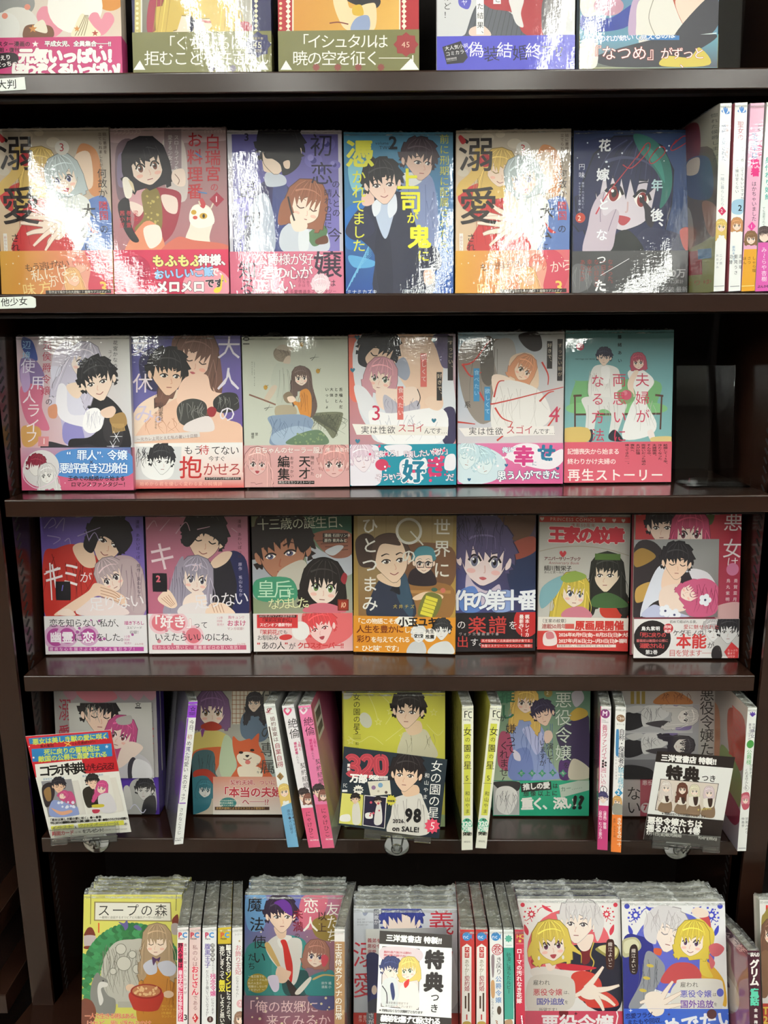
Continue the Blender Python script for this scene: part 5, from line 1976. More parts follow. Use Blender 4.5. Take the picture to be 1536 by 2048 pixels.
f = Face("790,66 1502,60 1504,1032 800,1036", view=V4A, t=.015)
a = f.art
a.grad(['a86a7e', 'b0788c', 'c86a84', 'b4607a'])
a.b('222028', '1130,480 1250,390 1370,330 1480,390 1495,765 1130,765')
a.b('23264e', '1370,330 1490,390 1495,765 1380,765 1420,560')
a.b('eccdb4', '1240,400 1320,330 1390,330 1350,400 1270,440')
a.head(1195, 230, 118, '201e22', 'short', .3, 12, '4a3c38', 'efcfb6', male=1, closed=1, mouth='smile', seed=141)
a.b('201e22', '1040,250 1080,110 1220,80 1330,140 1340,290 1270,230 1180,200 1090,290')
a.head(1130, 510, 92, '9c93a4', 'long', .3, 8, '4c4858', 'f3dfd4', mouth='smile', seed=142)
a.b('9c93a4', '990,440 1050,360 1040,560 1010,760 900,760 940,620')
a.lines('6a6274', 10, 940, 420, 1060, 750, 4, 143, 20)
a.b('f3dfd4', '1060,640 1170,600 1200,700 1050,720')
a.b('e8dede', '1020,710 1120,680 1240,720 1240,765 1020,765')
a.b('f0d4be', '870,640 940,590 1000,690 960,720 880,680')
a.b('f0d4be', '1205,765 1230,690 1300,680 1350,700 1400,765')
for i in range(4):
    a.l('b07c62', 4, [(890 + 16 * i, 650 - 8 * i), (960 + 8 * i, 710 - 6 * i)])
    a.l('b07c62', 4, [(1240 + 22 * i, 690), (1260 + 22 * i, 750)])
a.t('キ', 800, 255, 220, 'f0d8e0', rot=-2, sx=.9)
a.t('が', 1110, 395, 70, 'e8d4dc', rot=8)
a.t('足りない', 1110, 625, 110, 'ece6ea', rot=-5, sp=.85)
for q in ('800,170 850,110 870,150', '890,180 960,100', '1000,200 1070,120 1100,180', '1150,170 1240,150', '1390,160 1430,190'):
    a.l('c49cac', 7, q, w2=4)
a.b('1c1a20', '832,486 844,476 920,476 932,488 932,594 920,604 844,604 832,594')
a.t('2', 856, 482, 62, 'd86a7c', bold=.04)
a.t('漫画 あわいぽっぽ', 1432, 100, 27, '4a2c38', v=1, sp=1.12)
a.t('原作 兎山もなか', 1432, 400, 27, 'c8c0d8', v=1, sp=1.12)
b = f.begin_band(756, ['e6e0e0', 'e8e4e2', 'e6e0e0', 'e4dedd'])
for x, y, r in ((880, 820, 66), (1000, 820, 62), (1110, 910, 60)):
    b.e('e8c0c8', x, y, r * 1.2)
    b.e('d4707c', x, y, r * .9)
b.dots('d08490', 7, 850, 760, 1300, 980, 6, 14, 10)
b.t('「好き」', 790, 768, 92, 'f6ecec', bold=.03, sp=.98, out='c85a6a', ow=.02)
b.t('って', 1110, 810, 52, '201c22')
b.t('いえたらいいのにね。', 838, 890, 62, '201c22', sp=.93)
b.t('おまけ', 1346, 800, 46, 'c04c74', bold=.02, sp=.96)
b.t('胸キュン♡', 1355, 770, 24, 'c04c74')
b.t('マンガ収録！', 1346, 850, 22, 'a0445c')
b.t('1·2巻/同時/発売!!', 1275, 775, 20, 'c88494')
b.t('ぶんか社', 1410, 960, 16, 'b03c50')
b.r('c05c76', 822, 976, 1478, 1008)
b.t('伝わらない想いと、距離感ゼロの甘い攻防！', 828, 979, 27, 'f4e2e6', sp=1.16)
f.finish('rose cover, black-haired man behind a silver-haired girl, numbered two on a black tag', spine='b07088', edge='c0a0a8', mat='calm')

f = Face("48,64 744,58 756,1016 62,1022", view=V4B, t=.015)
a = f.art
a.grad(['6a6a52', '3f7a5e', 'b8a8a0', '8a9a78'])
a.b('2e5a48', '440,80 740,64 745,190 460,190')
a.b('a4a8b0', '60,320 140,300 200,480 260,620 60,640')
a.b('b4b8c0', '440,250 560,330 740,340 744,480 560,480 440,420')
a.b('8a5a4a', '480,200 620,170 744,200 744,340 640,370 560,330 500,260')
for i in range(4):
    a.l('4c2c24', 5, [(500 + 30 * i, 250 + 20 * i), (600 + 20 * i, 240 + 24 * i), (720, 230 + 26 * i)])
a.b('c8ccd0', '560,320 640,280 690,290 620,350')
a.head(265, 320, 162, '221d1e', 'short', -.35, -10, '5a5a7a', 'a8745c', male=1, mouth='smile', seed=151, line='3a201a')
a.b('221d1e', '80,250 110,110 280,66 430,110 480,240 400,330 330,230 200,260 110,300')
a.b('c4beb0', '240,460 400,380 440,470 380,600 240,560')
a.b('221c1c', '400,480 460,390 560,360 660,410 700,520 690,740 440,740 400,600')
a.head(545, 560, 112, '211c1c', 'bob', .1, 6, '6c8a4c', 'f3decf', seed=152)
a.b('8c2a34', '690,470 715,490 700,550 670,520')
a.b('c86a78', '440,700 540,680 640,700 700,746 420,746')
a.t('十三歳の誕生日、', 85, 95, 86, 'cfd4c0', sp=.94, rot=-2)
a.r('2a2624', 545, 195, 720, 226)
a.t('漫画 石田リンネ', 555, 198, 25, 'e2dccc', bold=.02)
a.r('2a2624', 545, 230, 700, 260)
a.t('原作 青井みと', 555, 233, 25, 'e2dccc', bold=.02)
a.b('3f8a6a', '80,520 320,510 350,660 90,660')
a.t('皇后', 82, 520, 132, 'bfe0c4', bold=.0, out='3a7a58', ow=.02, sp=.9)
a.t('に', 290, 570, 60, 'd0e2c4')
a.t('なりました。', 155, 650, 84, 'dfe2b8', out='8a7a3c', ow=.02, sp=.62, rot=-3)
a.r('6a2418', 648, 655, 726, 735)
a.r('8c3020', 656, 663, 718, 727)
a.t('10', 662, 668, 52, 'ecc8a4', skew=.15, sp=.85)
b = f.begin_band(752, ['e2dcd8', 'd87c7a', 'e0b4b2', 'eae4e0'])
b.b('d8686a', '400,760 560,752 750,752 750,900 600,990 450,990')
b.head(530, 850, 84, 'd4484c', 'short', -.3, -14, 'b03c40', 'f0c8c4', male=1, mouth='open', seed=153, line='a83438')
b.e('ece8e4', 390, 875, 62, 66)
b.r('c8383a', 84, 762, 370, 856)
b.r('3a1c1c', 98, 764, 360, 782)
b.t('2027年1月TVアニメ放送予定の', 100, 763, 18, 'e8c8c4')
b.t('『茉莉花官吏伝』', 105, 785, 32, '5a1216', bold=.02, sp=.94)
b.t('スピンオフ最新刊!!!', 102, 820, 27, 'f2e0dc', bold=.03, sp=.95)
b.t('『茉莉花』', 84, 866, 38, 'c03c40', bold=.02, sp=.92)
b.t('でも', 235, 868, 32, '221a1a')
b.t('お馴染み', 84, 904, 40, '221a1a', sp=.92)
b.e('c83c3c', 285, 920, 46, 20, -6)
b.t('あの人', 112, 950, 60, '221a1a', sp=.9)
b.t('“', 84, 950, 50, 'c03030', bold=.03)
b.t('”', 278, 950, 50, 'c03030', bold=.03)
b.t('が', 305, 958, 50, '221a1a')
b.t('クロスオーバー!!', 365, 955, 48, 'c43a3c', bold=.03, sp=.9)
f.finish('green cover with a dark-skinned man and a green-eyed girl, red and white band', spine='7a8a70', edge='a8a890', mat='calm')

f = Face("760,58 1472,54 1470,1040 756,1022", view=V4B, t=.015)
a = f.art
a.grad(['8a7648', '8e7a4c', 'b88e3c', 'b48a3a'])
a.grad(['9c8a62', 'a08c62', '8a6a44', '7a5a38'], [(785, 80), (1450, 74), (1430, 780), (790, 780)])
for i in range(6):
    a.r('7e6c48', 900 + 80 * i, 70, 903 + 80 * i, 290)
a.b('6a4a34', '1080,290 1440,290 1430,560 1120,560')
a.b('8a6238', '1120,555 1440,560 1430,780 1180,780')
a.r('a87a48', 1120, 590, 1435, 612)
a.b('2a3040', '890,600 960,500 1040,520 1110,470 1140,560 1180,780 860,780')
a.b('344a5c', '1060,500 1120,480 1170,700 1150,780 1060,640')
a.b('1c1c22', '1010,590 1060,540 1080,620 1030,600')
a.b('e2c4a6', '930,480 1060,470 1080,560 1010,560 930,520')
a.head(1010, 375, 118, '4a3830', 'bun', .45, -6, '5a4a40', 'e8cbb0', male=1, mouth='smile', seed=161)
a.b('4a3830', '870,330 890,250 960,210 1050,230 1080,280 960,270 920,330 900,440 870,430')
a.b('3c2e28', '770,260 830,200 900,230 880,330 900,420 800,420')
a.b('2a2226', '1145,470 1200,430 1290,440 1330,550 1150,550')
a.head(1245, 395, 64, '4a7a84', 'cap', 0, 0, '4a3a34', 'f0d8c4', seed=162, mouth='smile')
a.b('4a8490', '1180,370 1190,310 1250,282 1310,300 1330,370 1290,345 1210,350')
for x in (1222, 1282):
    a.l('1c1c20', 6, [(x - 26, 395), (x + 26, 395), (x + 22, 430), (x - 22, 430), (x - 26, 395)], sm=0)
a.b('e2c4a6', '1170,640 1260,600 1370,620 1370,650 1260,650 1190,660')
a.b('6a6a34', '1260,610 1372,640 1320,780 1205,760')
for i in range(5):
    a.p('d8cc48', [(1262 - 9 * i, 625 + 27 * i), (1345 - 9 * i, 650 + 27 * i), (1340 - 9 * i, 674 + 27 * i), (1256 - 9 * i, 650 + 27 * i)])
    a.l('9a8a2c', 3, [(1256 - 9 * i, 650 + 27 * i), (1340 - 9 * i, 674 + 27 * i)], sm=0)
a.e('c06a5c', 1380, 590, 18)
a.e('3a5a4c', 1320, 585, 22, 14)
a.e('d8d6cc', 1140, 180, 92)
a.e('97865e', 1140, 180, 74)
a.l('d8d6cc', 10, '1150,180 1240,275', sm=0)
a.t('世界に', 1310, 90, 122, 'e2e0d6', v=1, sp=1.22, bold=.01)
a.t('の', 1085, 300, 108, 'e2e0d6', bold=.01)
a.t('ひとつまみ', 812, 90, 116, 'e6e4dc', v=1, sp=1.16, bold=.01)
a.t('犬井チズ', 1030, 690, 30, 'cbb04c', sp=1.35)
b = f.begin_band(775, ['cf8a2c', 'd48e30', 'd28c2c', 'd68a28'])
b.e('f0ece4', 1120, 805, 70, 40)
b.b('c8c8c8', '1130,1036 1160,960 1240,950 1260,1036')
b.head(1212, 905, 44, 'dcdcdc', 'cap', 0, 0, '4a4a4a', 'e4e2de', closed=0, seed=163, blush=0)
for x in (1196, 1228):
    b.l('2a2a2a', 4, [(x - 16, 902), (x + 14, 902), (x + 12, 922), (x - 12, 922), (x - 16, 902)], sm=0)
b.b('d8d8d6', '1280,1036 1320,970 1420,950 1460,1036')
b.head(1375, 870, 50, '2c2c2e', 'short', -.2, 0, '4a4a4a', 'e2e0dc', male=1, seed=164)
b.e('f0ece4', 1290, 905, 46, 48)
b.t('先生/推薦', 1258, 862, 32, '1c1816', bold=.03)
b.t('「この物語こそが', 765, 786, 42, 'f4ecdc', sp=.92, bold=.02)
b.t('人生を豊かに', 775, 835, 58, '6a2c14', sp=.95, bold=.02)
b.t('して', 1108, 848, 44, 'f4ecdc', bold=.02)
b.t('彩り', 778, 905, 54, '6a2c14', bold=.02, sp=.92)
b.t('を与えてくれる', 876, 915, 44, 'f4ecdc', sp=.88, bold=.02)
b.t('“ひと味”です」', 770, 975, 46, 'f4ecdc', sp=.88, bold=.02)
b.t('小玉ユキ', 1068, 778, 70, '201a18', bold=.04, sp=.98)
f.finish('mustard cover with a top-knotted man in a dark robe, orange band', spine='b08c4c', edge='b8a070', mat='calm')

f = Face("28,36 413,36 413,703 24,708", view=V4C, t=.014)
a = f.art
a.grad(['3a3450', '4a3c44', '2a3058', '4a5088'])
a.b('5a4030', '240,40 400,40 390,140 310,170 260,110')
a.b('26304e', '280,240 400,170 413,400 300,420')
a.b('8a4438', '290,190 400,150 412,220 310,260')
a.head(165, 255, 108, '4c4566', 'short', .1, 6, '6a6a80', 'ead6d4', male=0, mouth='lips', seed=171)
a.b('4c4566', '30,60 200,44 270,110 290,220 240,180 170,110 100,150 50,250 28,230')
a.lines('2c2840', 22, 40, 50, 270, 200, 4, 172, 30)
a.b('c8b8c8', '80,330 120,380 180,410 240,380 230,470 90,470')
a.b('5a7ab8', '40,420 120,390 150,500 60,510')
a.b('8aa0d0', '200,430 290,410 300,500 210,510')
a.t('作の第十番', 12, 405, 104, 'eef0f4', bold=.03, out='3a4470', ow=.03, sp=.76, sx=1.0)
b = f.begin_band(515, ['201d20', '241f22', '1e1b1e', '1c191c'])
b.e('b02c2c', 370, 560, 62, 76)
b.t('梶本レイカ/最新作!!', 362, 525, 22, 'f0e4e0', v=1, bold=.03)
b.t('の', 30, 552, 46, 'e8e4e4')
b.t('楽譜', 84, 532, 92, 'b83c38', bold=.01, sp=1.08)
b.t('を、', 282, 555, 46, 'e8e4e4')
b.t('ヴォン交響曲第十番', 40, 612, 16, 'b8b4b4', sp=1.4)
b.t('出', 28, 628, 62, 'b83c38')
b.t('す。', 95, 640, 42, 'e8e4e4')
b.r('b83634', 148, 645, 400, 663)
b.t('天才指揮者╳古楽譜修復師が奏でる', 152, 646, 14.5, 'f0e0dc', sp=1.02)
b.r('b83634', 148, 670, 400, 688)
b.t('失聖ミステリー・サスペンス、開幕！', 152, 671, 14.5, 'f0e0dc', sp=1.02)
f.finish('dark indigo cover with a large violet-haired face, black band with red lettering', spine='3a3648', edge='6a6478', mat='calm')

f = Face("428,48 866,42 858,706 420,696", view=V4C, t=.012, tilt=8)
a = f.art
a.grad(['b8b4ac', 'b4b0aa', 'c8c6be', 'c4c2ba'])
a.grad(['c04238', 'b83a34', 'b83a34', 'c04238'], [(428, 58), (864, 54), (864, 82), (428, 86)])
a.t('PRINCESS COMICS', 478, 60, 22, 'e4d8cc', sp=1.12)
for x in (440, 735, 785, 830):
    a.heart('ece4dc', x, 71, 9)
a.t('連載50周年', 578, 88, 19, 'a83c38', sp=1.25)
a.t('王家の紋章', 470, 104, 82, 'c83444', bold=.06, out='f0e8e2', ow=.03, sp=.87)
a.l('a89c8c', 4, '430,225 520,205 640,198 760,212 860,240')
a.heart('b83a40', 540, 236, 16)
a.t('アニバーサリーブック', 450, 250, 19, '6a2c30', bold=.03, sp=.92)
a.t('Anniversary Book', 472, 270, 18, '8a2c34', skew=.2)
a.t('細川智栄子', 450, 292, 27, '2a2424', bold=.02, sp=.98)
a.t('あんど芙～みん', 450, 318, 14, '3a3434')
# plain generic stand-in figures
a.b('b83a2c', '730,480 856,450 858,540 740,540')
a.head(755, 330, 62, '22221f', 'long', -.5, 0, '3a3430', 'e6d2ba', male=1, seed=182)
a.r('4c6a30', 694, 232, 818, 262)
a.b('3c5a34', '690,440 760,420 830,450 850,490 690,490')
a.head(590, 420, 58, 'c9b24a', 'long', .5, 6, '4a5a7a', 'eedccb', seed=183)
a.b('7ea8b0', '440,400 540,340 520,420 440,500')
a.b('8aa04c', '530,350 590,318 650,335 640,356 560,374')
a.b('c87a8a', '560,500 640,490 680,540 540,540')
b = f.begin_band(541, ['d8d2c8', 'dcd4c8', 'b83a34', 'c43e38'])
b.grad(['e4ded4', 'e8e0d6', 'e6ded4', 'e2dad0'], [(420, 540), (866, 538), (862, 608), (420, 608)])
b.grad(['c4403a', 'c03a36', 'b83430', 'bc3a36'], [(420, 606), (866, 604), (862, 712), (418, 712)])
b.t('〔王家の紋章〕', 432, 548, 20, '3a2c28', sp=.98, bold=.01)
b.t('連載50周年', 440, 572, 25, '9a3a34', bold=.02, sp=.92)
b.t('原画展開催', 600, 556, 48, 'c03630', bold=.05, sp=.99)
b.r('c4544c', 552, 572, 596, 596)
b.t('2026年10月9日(金)~10月25日(日)▶大阪', 522, 614, 22, 'f2e4dc', bold=.03, sp=.89)
b.t('2027年1月16日(土)~1月31日(日)▶福岡', 522, 644, 22, 'f2e4dc', bold=.03, sp=.89)
b.b('e8d8d4', '452,620 500,610 512,670 452,675')
b.b('c87a80', '462,615 490,612 500,640 466,645')
b.r('e8dcd2', 514, 672, 800, 686)
b.t('原画展の詳しい情報は帯の折り返しを見てね！', 518, 672, 12.5, '6a2c28', sp=1.02)
f.finish('silver grey cover with a red title and a golden-haired figure beside a dark-haired one', spine='b8b0a8', edge='c0bab0')

f = Face("884,34 1380,30 1398,738 878,738", view=V4C, t=.016, tilt=8)
a = f.art
a.grad(['b43030', 'a83644', '8a3050', 'a06070'])
a.b('4a5a30', '1190,34 1250,34 1240,90 1190,80')
a.head(1010, 100, 60, '26222a', 'short', -.2, 0, '4a3c3c', 'e8ccbc', male=1, seed=191)
a.head(1140, 130, 68, 'b84a6c', 'long', 0, 0, '6a3c48', 'f0dcd2', seed=192)
a.b('c8a0a0', '1280,480 1390,460 1395,540 1280,540')
a.t('悪女', 1296, 30, 96, 'e6dfe0', v=1, sp=1.3, bold=.0)
a.t('は', 1318, 240, 60, 'e6dfe0')
a.e('c87a9c', 1350, 300, 30)
a.t('斎賀菜月', 1358, 345, 20, 'e4dce0', v=1, sp=1.5)
a.t('鳥丸紫明', 1322, 345, 20, 'e4dce0', v=1, sp=1.5)
b = f.begin_band(541, ['e4e0de', 'dcd8d8', 'e2dedd', 'e6e2e0'])
b.e('c9c5c4', 1330, 640, 70, 90)
b.head(1265, 600, 38, 'b8b4b6', 'short', .2, 0, '6a6668', 'e4e2e2', male=1, seed=193)
b.head(1345, 600, 46, '2c2a2e', 'short', -.2, 0, '4a484c', 'dcdada', male=1, seed=194)
b.e('201c1e', 968, 640, 92)
b.t('鳥丸紫明', 914, 578, 22, 'eceaea', bold=.03, sp=1.05)
b.t('「死に戻りの', 892, 608, 26, 'c84a4c', bold=.02, sp=.92)
b.t('薔薇姫は敵国の公爵に', 890, 642, 16, 'c86a6c', bold=.02, sp=.98)
b.t('溺愛される」', 906, 662, 27, 'c84a4c', bold=.02, sp=.82)
b.t('第2巻', 935, 696, 24, 'eceaea', bold=.02)
b.e('b83038', 1046, 588, 24)
b.t('同時/発売', 1026, 572, 18, 'f0e0e0', bold=.02)
b.t('初めて結ばれる夜。', 1052, 547, 16, '2a2426')
b.t('愛に魅せられた', 1120, 568, 25, 'b83a40')
b.t('ケダモノの', 1068, 594, 34, '221c1e', bold=.0, sp=.88)
b.t('本能', 1085, 616, 76, 'c43c3c', bold=.03)
b.t('が', 1240, 655, 36, '221c1e')
b.t('目を覚ます', 1050, 694, 37, 'c05050', sp=.88)
b.l('b85050', 2, '1215,712 1262,712', sm=0)
b.b('2a2628', '1268,738 1264,700 1280,676 1302,678 1314,710 1312,738')
b.p('c83c40', '1360,656 1398,690 1396,738 1346,738 1325,706')
b.t('たっぷり/番まで/SS付き', 1342, 692, 13, 'f0d8d4')
f.finish('red cover partly hidden by a grey picture card, right end of the fourth board', spine='8a3a48', edge='b09098', wrap=True)
BAD = f

def photo_card(quad, host, art, label, lift=.0030, group=None):
    """a loose picture card lying against a book"""
    q = quad_px(quad[0], quad[1])
    n = host.Y
    p0 = host.o - n * lift
    P = [at_plane(*c, p0, n) for c in q]
    X = (P[2] - P[3]).normalized()
    Zc = (P[0] - P[3] + P[1] - P[2]).normalized()
    X = Zc.cross(n).normalized() if False else X
    Zn = X.cross(n).normalized() * 1.0
    if Zn.z < 0:
        Zn = -Zn
    w = ((P[2] - P[3]).length + (P[1] - P[0]).length) / 2
    h = ((P[0] - P[3]).length + (P[1] - P[2]).length) / 2
    m = Matrix((X, n, Zn)).transposed().to_4x4()
    m.translation = P[3]
    s = Sheet(q, w, h).view(quad[1])
    art(s)
    o = s.build('picture_card', MAT['calm'], None, extra=[box_vf(0, w, .00002, .0004, 0, h) + ('d8d6d2',)])
    o.matrix_world = m
    tag(o, label, 'card', group)
    return o

def card_grey(a):
    a.grad(['8c8c8e', '909090', '6a6264', 'a8a0a4'])
    a.b('2a2428', '885,220 980,180 1060,300 1040,460 960,540 885,540')
    a.b('8a6a34', '885,240 930,210 990,250 900,300')
    a.b('b08c4c', '900,400 970,370 960,440 900,470')
    a.b('d6d8e4', '1000,300 1080,280 1160,340 1100,420 980,470 920,540 940,440')
    a.b('2a2428', '1080,340 1160,320 1240,360 1200,400 1100,400')
    a.b('d8d4dc', '1150,310 1240,320 1290,400 1220,420')
    a.b('ecccb6', '1040,300 1110,340 1090,400 1020,400')
    a.head(1090, 275, 58, '221f24', 'short', .2, 4, '4a4040', 'eccab2', male=1, closed=1, seed=195)
    a.b('e9d2c4', '1020,400 1120,380 1180,440 1130,510 1020,500')
    a.head(1165, 420, 44, 'c0587c', 'bob', -.5, 60, '6a4048', 'f0d8cc', closed=1, seed=196)
    a.b('c0587c', '1160,370 1240,350 1300,400 1290,520 1180,540 1140,500 1200,440')
    a.lines('8a3050', 14, 1160, 370, 1290, 530, 3, 197, 18)
    a.b('b8bcd8', '930,540 980,480 1040,500 1140,530 1140,540')
    for x, y in ((1235, 455), (1085, 530), (1040, 510)):
        for k in range(5):
            q = 2 * math.pi * k / 5
            a.e('e8eaf2', x + 18 * math.cos(q), y + 18 * math.sin(q), 14, 14, n=12)
        a.e('4a4a6c', x, y, 6)
photo_card(("888,172 1290,160 1302,541 884,543", V4C), BAD, card_grey, 'grey picture card of a dark-haired man and a pink-haired woman before the red cover')
# ------------------------------------------------------------------ fifth board: covers, leaning spines and clipped signs
ROWS[0] = 4
V5A, V5B, V5C, V5D, V5E = (30, 1370, 4.151), (330, 1370, 4.151), (670, 1370, 4.151), (960, 1370, 4.955), (1180, 1370, 4.315)
Z5 = lambda px: face_z(4, px)

def face5(xl, xr, yref, y, view, t=.015, h=.182, tilt=7):
    f = Face(quad_up(xl, xr, yref, y, Z5((xl + xr) / 2), h, tilt), y=y, tilt=tilt, t=t)
    f.art.view(view)
    return f

f = face5(113, 316, 1500, .050, V5A)
PURP = f
a = f.art
a.grad(['9a9490', '8a8488', 'b8b4b0', 'aca8a6'])
for i in range(7):
    a.b('b0808c', [(400 + 110 * i, 60), (470 + 110 * i, 20), (520 + 110 * i, 70), (470 + 110 * i, 130)])
a.b('c0707c', '520,40 760,30 850,110 700,150 560,120')
a.t('溺/愛', 360, 110, 200, 'a83848', v=0, sx=.55)
a.t('愛', 360, 330, 190, 'a83848', sx=.5)
a.t('2', 1110, 165, 70, '3a3434')
for i in range(7):
    a.p('c8585c', [(1125, 340 + 62 * i), (1155, 368 + 62 * i), (1125, 398 + 62 * i), (1095, 368 + 62 * i)])
b = f.begin_band(772, ['4a2c8c', '4c2e90', '3c2478', '3c2478'])
b.b('b8b8b4', '960,830 1050,780 1150,790 1165,1080 930,1090')
b.head(1080, 880, 60, '2c2c30', 'short', -.3, 4, '4a4a4c', 'd8d6d2', male=1, seed=201)
b.b('2c2c30', '1080,960 1165,930 1165,1095 1060,1095')
b.b('d4d2ce', '905,870 950,850 980,1000 930,1040')
b.l('e0def0', 7, '960,1040 1000,1000 1060,1070 1090,1040')
f.finish('white cover with a purple lower band standing behind the red and white sign', spine='4a3484', edge='a8a4a0', copies=1, copy_label='copy behind the white cover with the purple lower band')

def card_white(a):
    a.grad(['c4c2ba', 'c0beb6', 'b4b0b0', 'c0bcb8'])
    a.head(690, 250, 118, '201c1e', 'short', .4, 4, '4a4040', 'eccab4', male=1, closed=1, seed=203)
    a.lines('8a8a84', 12, 570, 160, 800, 320, 6, 204, 24)
    a.head(870, 420, 100, 'b04a78', 'long', -.4, 16, '7a3a40', 'efd6c8', closed=0, seed=205)
    a.b('a8a49e', '840,280 960,250 960,320 860,330')
    a.b('c4c0c4', '850,640 980,560 1110,640 1120,775 840,775')
    a.b('8a5a9a', '560,640 720,600 800,775 560,775')
    a.b('ecd6c8', '880,520 960,470 1060,520 960,620 860,690 840,640')
    a.b('35323a', '930,660 970,600 1000,640 960,775 930,775')
    a.b('e2e0e2', '990,620 1110,660 1120,775 970,775')
    a.star('2a2628', 1025, 155, 26)
    a.star('c4c2ba', 1025, 155, 14)
    a.r('2a2628', 998, 178, 1052, 190)
photo_card(("440,160 1140,135 1148,772 470,776", V5A), PURP, card_white, 'white picture card of a couple with pink hair, behind the red and white sign')

f = face5(386, 566, 1600, .050, V5B)
a = f.art
a.grad(['8a8a84', '9a9488', 'a8c0c0', 'c8b49c'])
a.r('c8c0b0', 555, 40, 810, 330)
for i in range(8):
    a.l('8a5a3c', 5, [(560 + 32 * i, 40), (560 + 32 * i, 330)], sm=0)
for i in range(8):
    a.l('8a5a3c', 5, [(555, 50 + 38 * i), (810, 50 + 38 * i)], sm=0)
a.b('55687c', '640,260 760,180 830,260 860,420 780,480 640,430')
a.head(745, 150, 54, '24222a', 'long', -.5, 0, '4a4a50', 'e4ccb8', male=1, seed=211)
a.b('cdbb6a', '240,420 330,390 420,380 520,430 540,560 420,640 240,580')
a.b('c05a30', '240,560 420,520 500,540 460,640 400,740 240,720')
a.b('3c5a60', '240,580 400,560 420,740 470,820 240,820')
a.lines('26383c', 10, 250, 580, 420, 800, 5, 212, 16)
a.b('b8c8a8', '500,420 580,520 580,760 480,780 450,640')
a.head(390, 220, 108, '6a4a72', 'bob', 0, 0, '8a6a4a', 'f3dfce', seed=213)
a.b('9c2f1e', '300,340 390,305 470,345 440,380 330,378')
a.b('7c3e80', '300,380 330,370 310,440')
a.b('c65a34', '560,470 570,430 620,470 700,450 720,460 780,405 780,500 820,580 850,700 880,800 560,800 600,680 570,560')
a.b('efe2cc', '600,590 680,560 790,600 780,660 700,700 620,660')
a.b('efe2cc', '610,690 780,690 800,780 640,790')
a.e('2a1a16', 632, 567, 18, 11)
a.e('2a1a16', 725, 547, 18, 11)
a.b('241a18', '668,590 700,588 690,606 678,606')
a.l('6a3424', 6, '650,620 685,630 720,610')
a.e('d87870', 688, 648, 22, 18)
a.b('a83424', '250,720 360,710 440,790 420,830 250,780')
a.b('2f6a78', '195,830 260,770 350,770 390,860 380,1000 320,1060 200,1070')
a.head(330, 880, 52, '2f6a78', 'bob', .3, 6, '3a5a6a', 'e4e4e0', seed=214, blush=0)
a.t('伏竜の専属医', 790, 40, 130, '3a3c3a', v=1, sp=1.12, rot=0)
a.t('原作 ハマ/〔漫画 江本マシ/キャラクター原案 きさ', 760, 655, 27, '2a2624')
a.grad(['d08a74', 'd8a08c', 'e6dcd2', 'e2ded6'], [(400, 770), (975, 770), (975, 1090), (400, 1090)])
a.t('契約夫婦、ついに', 540, 795, 48, 'b03040', bold=.02, out='f0e4dc', ow=.04)
a.t('「本当の夫婦', 440, 855, 92, 'b82c3c', bold=.03, out='f4ece4', ow=.04, sp=.97)
a.t('へ──!?', 640, 950, 62, 'a82c40', bold=.02, out='f4ece4', ow=.03)
a.e('2f7a78', 525, 990, 70, 46)
a.t('コミカルなのにヘビー/憑かれた夫婦の/中華ファンタジー第2巻', 450, 962, 17, 'e8e8d8', bold=.02)
a.r('4a3228', 415, 1022, 868, 1050)
a.t('豪華声優陣によるボイスコミック配信中！', 425, 1024, 22, 'd8b070', sp=1.0)
f.finish('pale cover with a shiba dog and a purple-haired girl, standing beside three leaning spines', spine='a0a098', edge='b8b4ac', mat='calm')

f = face5(688, 890, 1500, .024, V5C)
a = f.art
a.grad(['c6c44c', 'cfca50', 'd2cc58', 'c6c048'])
for q in ('270,60 330,200 360,320', '420,470 560,360 640,300', '110,430 200,480 300,430 400,500', '360,60 480,200 420,330', '760,330 850,420 900,380'):
    a.l('d8d68c', 4, q)
for x, y in ((360, 310), (460, 220), (130, 470), (560, 430), (820, 230)):
    a.star('d9d690', x, y, 34)
    a.star('cdc84e', x, y, 24)
a.e('c8c8b4', 255, 295, 48, 68, -24)
a.e('c4c4b0', 90, 60, 60, 60)
a.b('cfc9ac', '560,420 600,390 740,370 800,460 840,610 530,610')
a.lines('8c866c', 8, 560, 400, 820, 600, 4, 221, 20)
a.b('e2c4a4', '580,330 700,300 720,390 620,420')
a.head(610, 215, 106, '221d1d', 'short', -.35, 4, '4a3c38', 'e6c8ae', male=1, mouth='line', seed=222)
a.t('女の園の星', 150, 70, 62, '2a2818', v=1, sp=1.0)
a.t('5', 165, 358, 62, '2a2818')
a.t('和山やま', 168, 478, 30, '2a2818', v=1, sp=1.3)
for y in (418, 436, 450):
    a.l('4a4830', 3, [(150, y), (215, y)], sm=0)
a.b('a8c08c', '60,1090 912,1090 912,1200 60,1200')
f.finish('yellow cover with a dark-haired man in a shirt, behind the dark blue sign', spine='c8c450', edge='ccc878', mat='calm', copies=1, copy_label='copy behind the yellow cover with the man in a shirt')

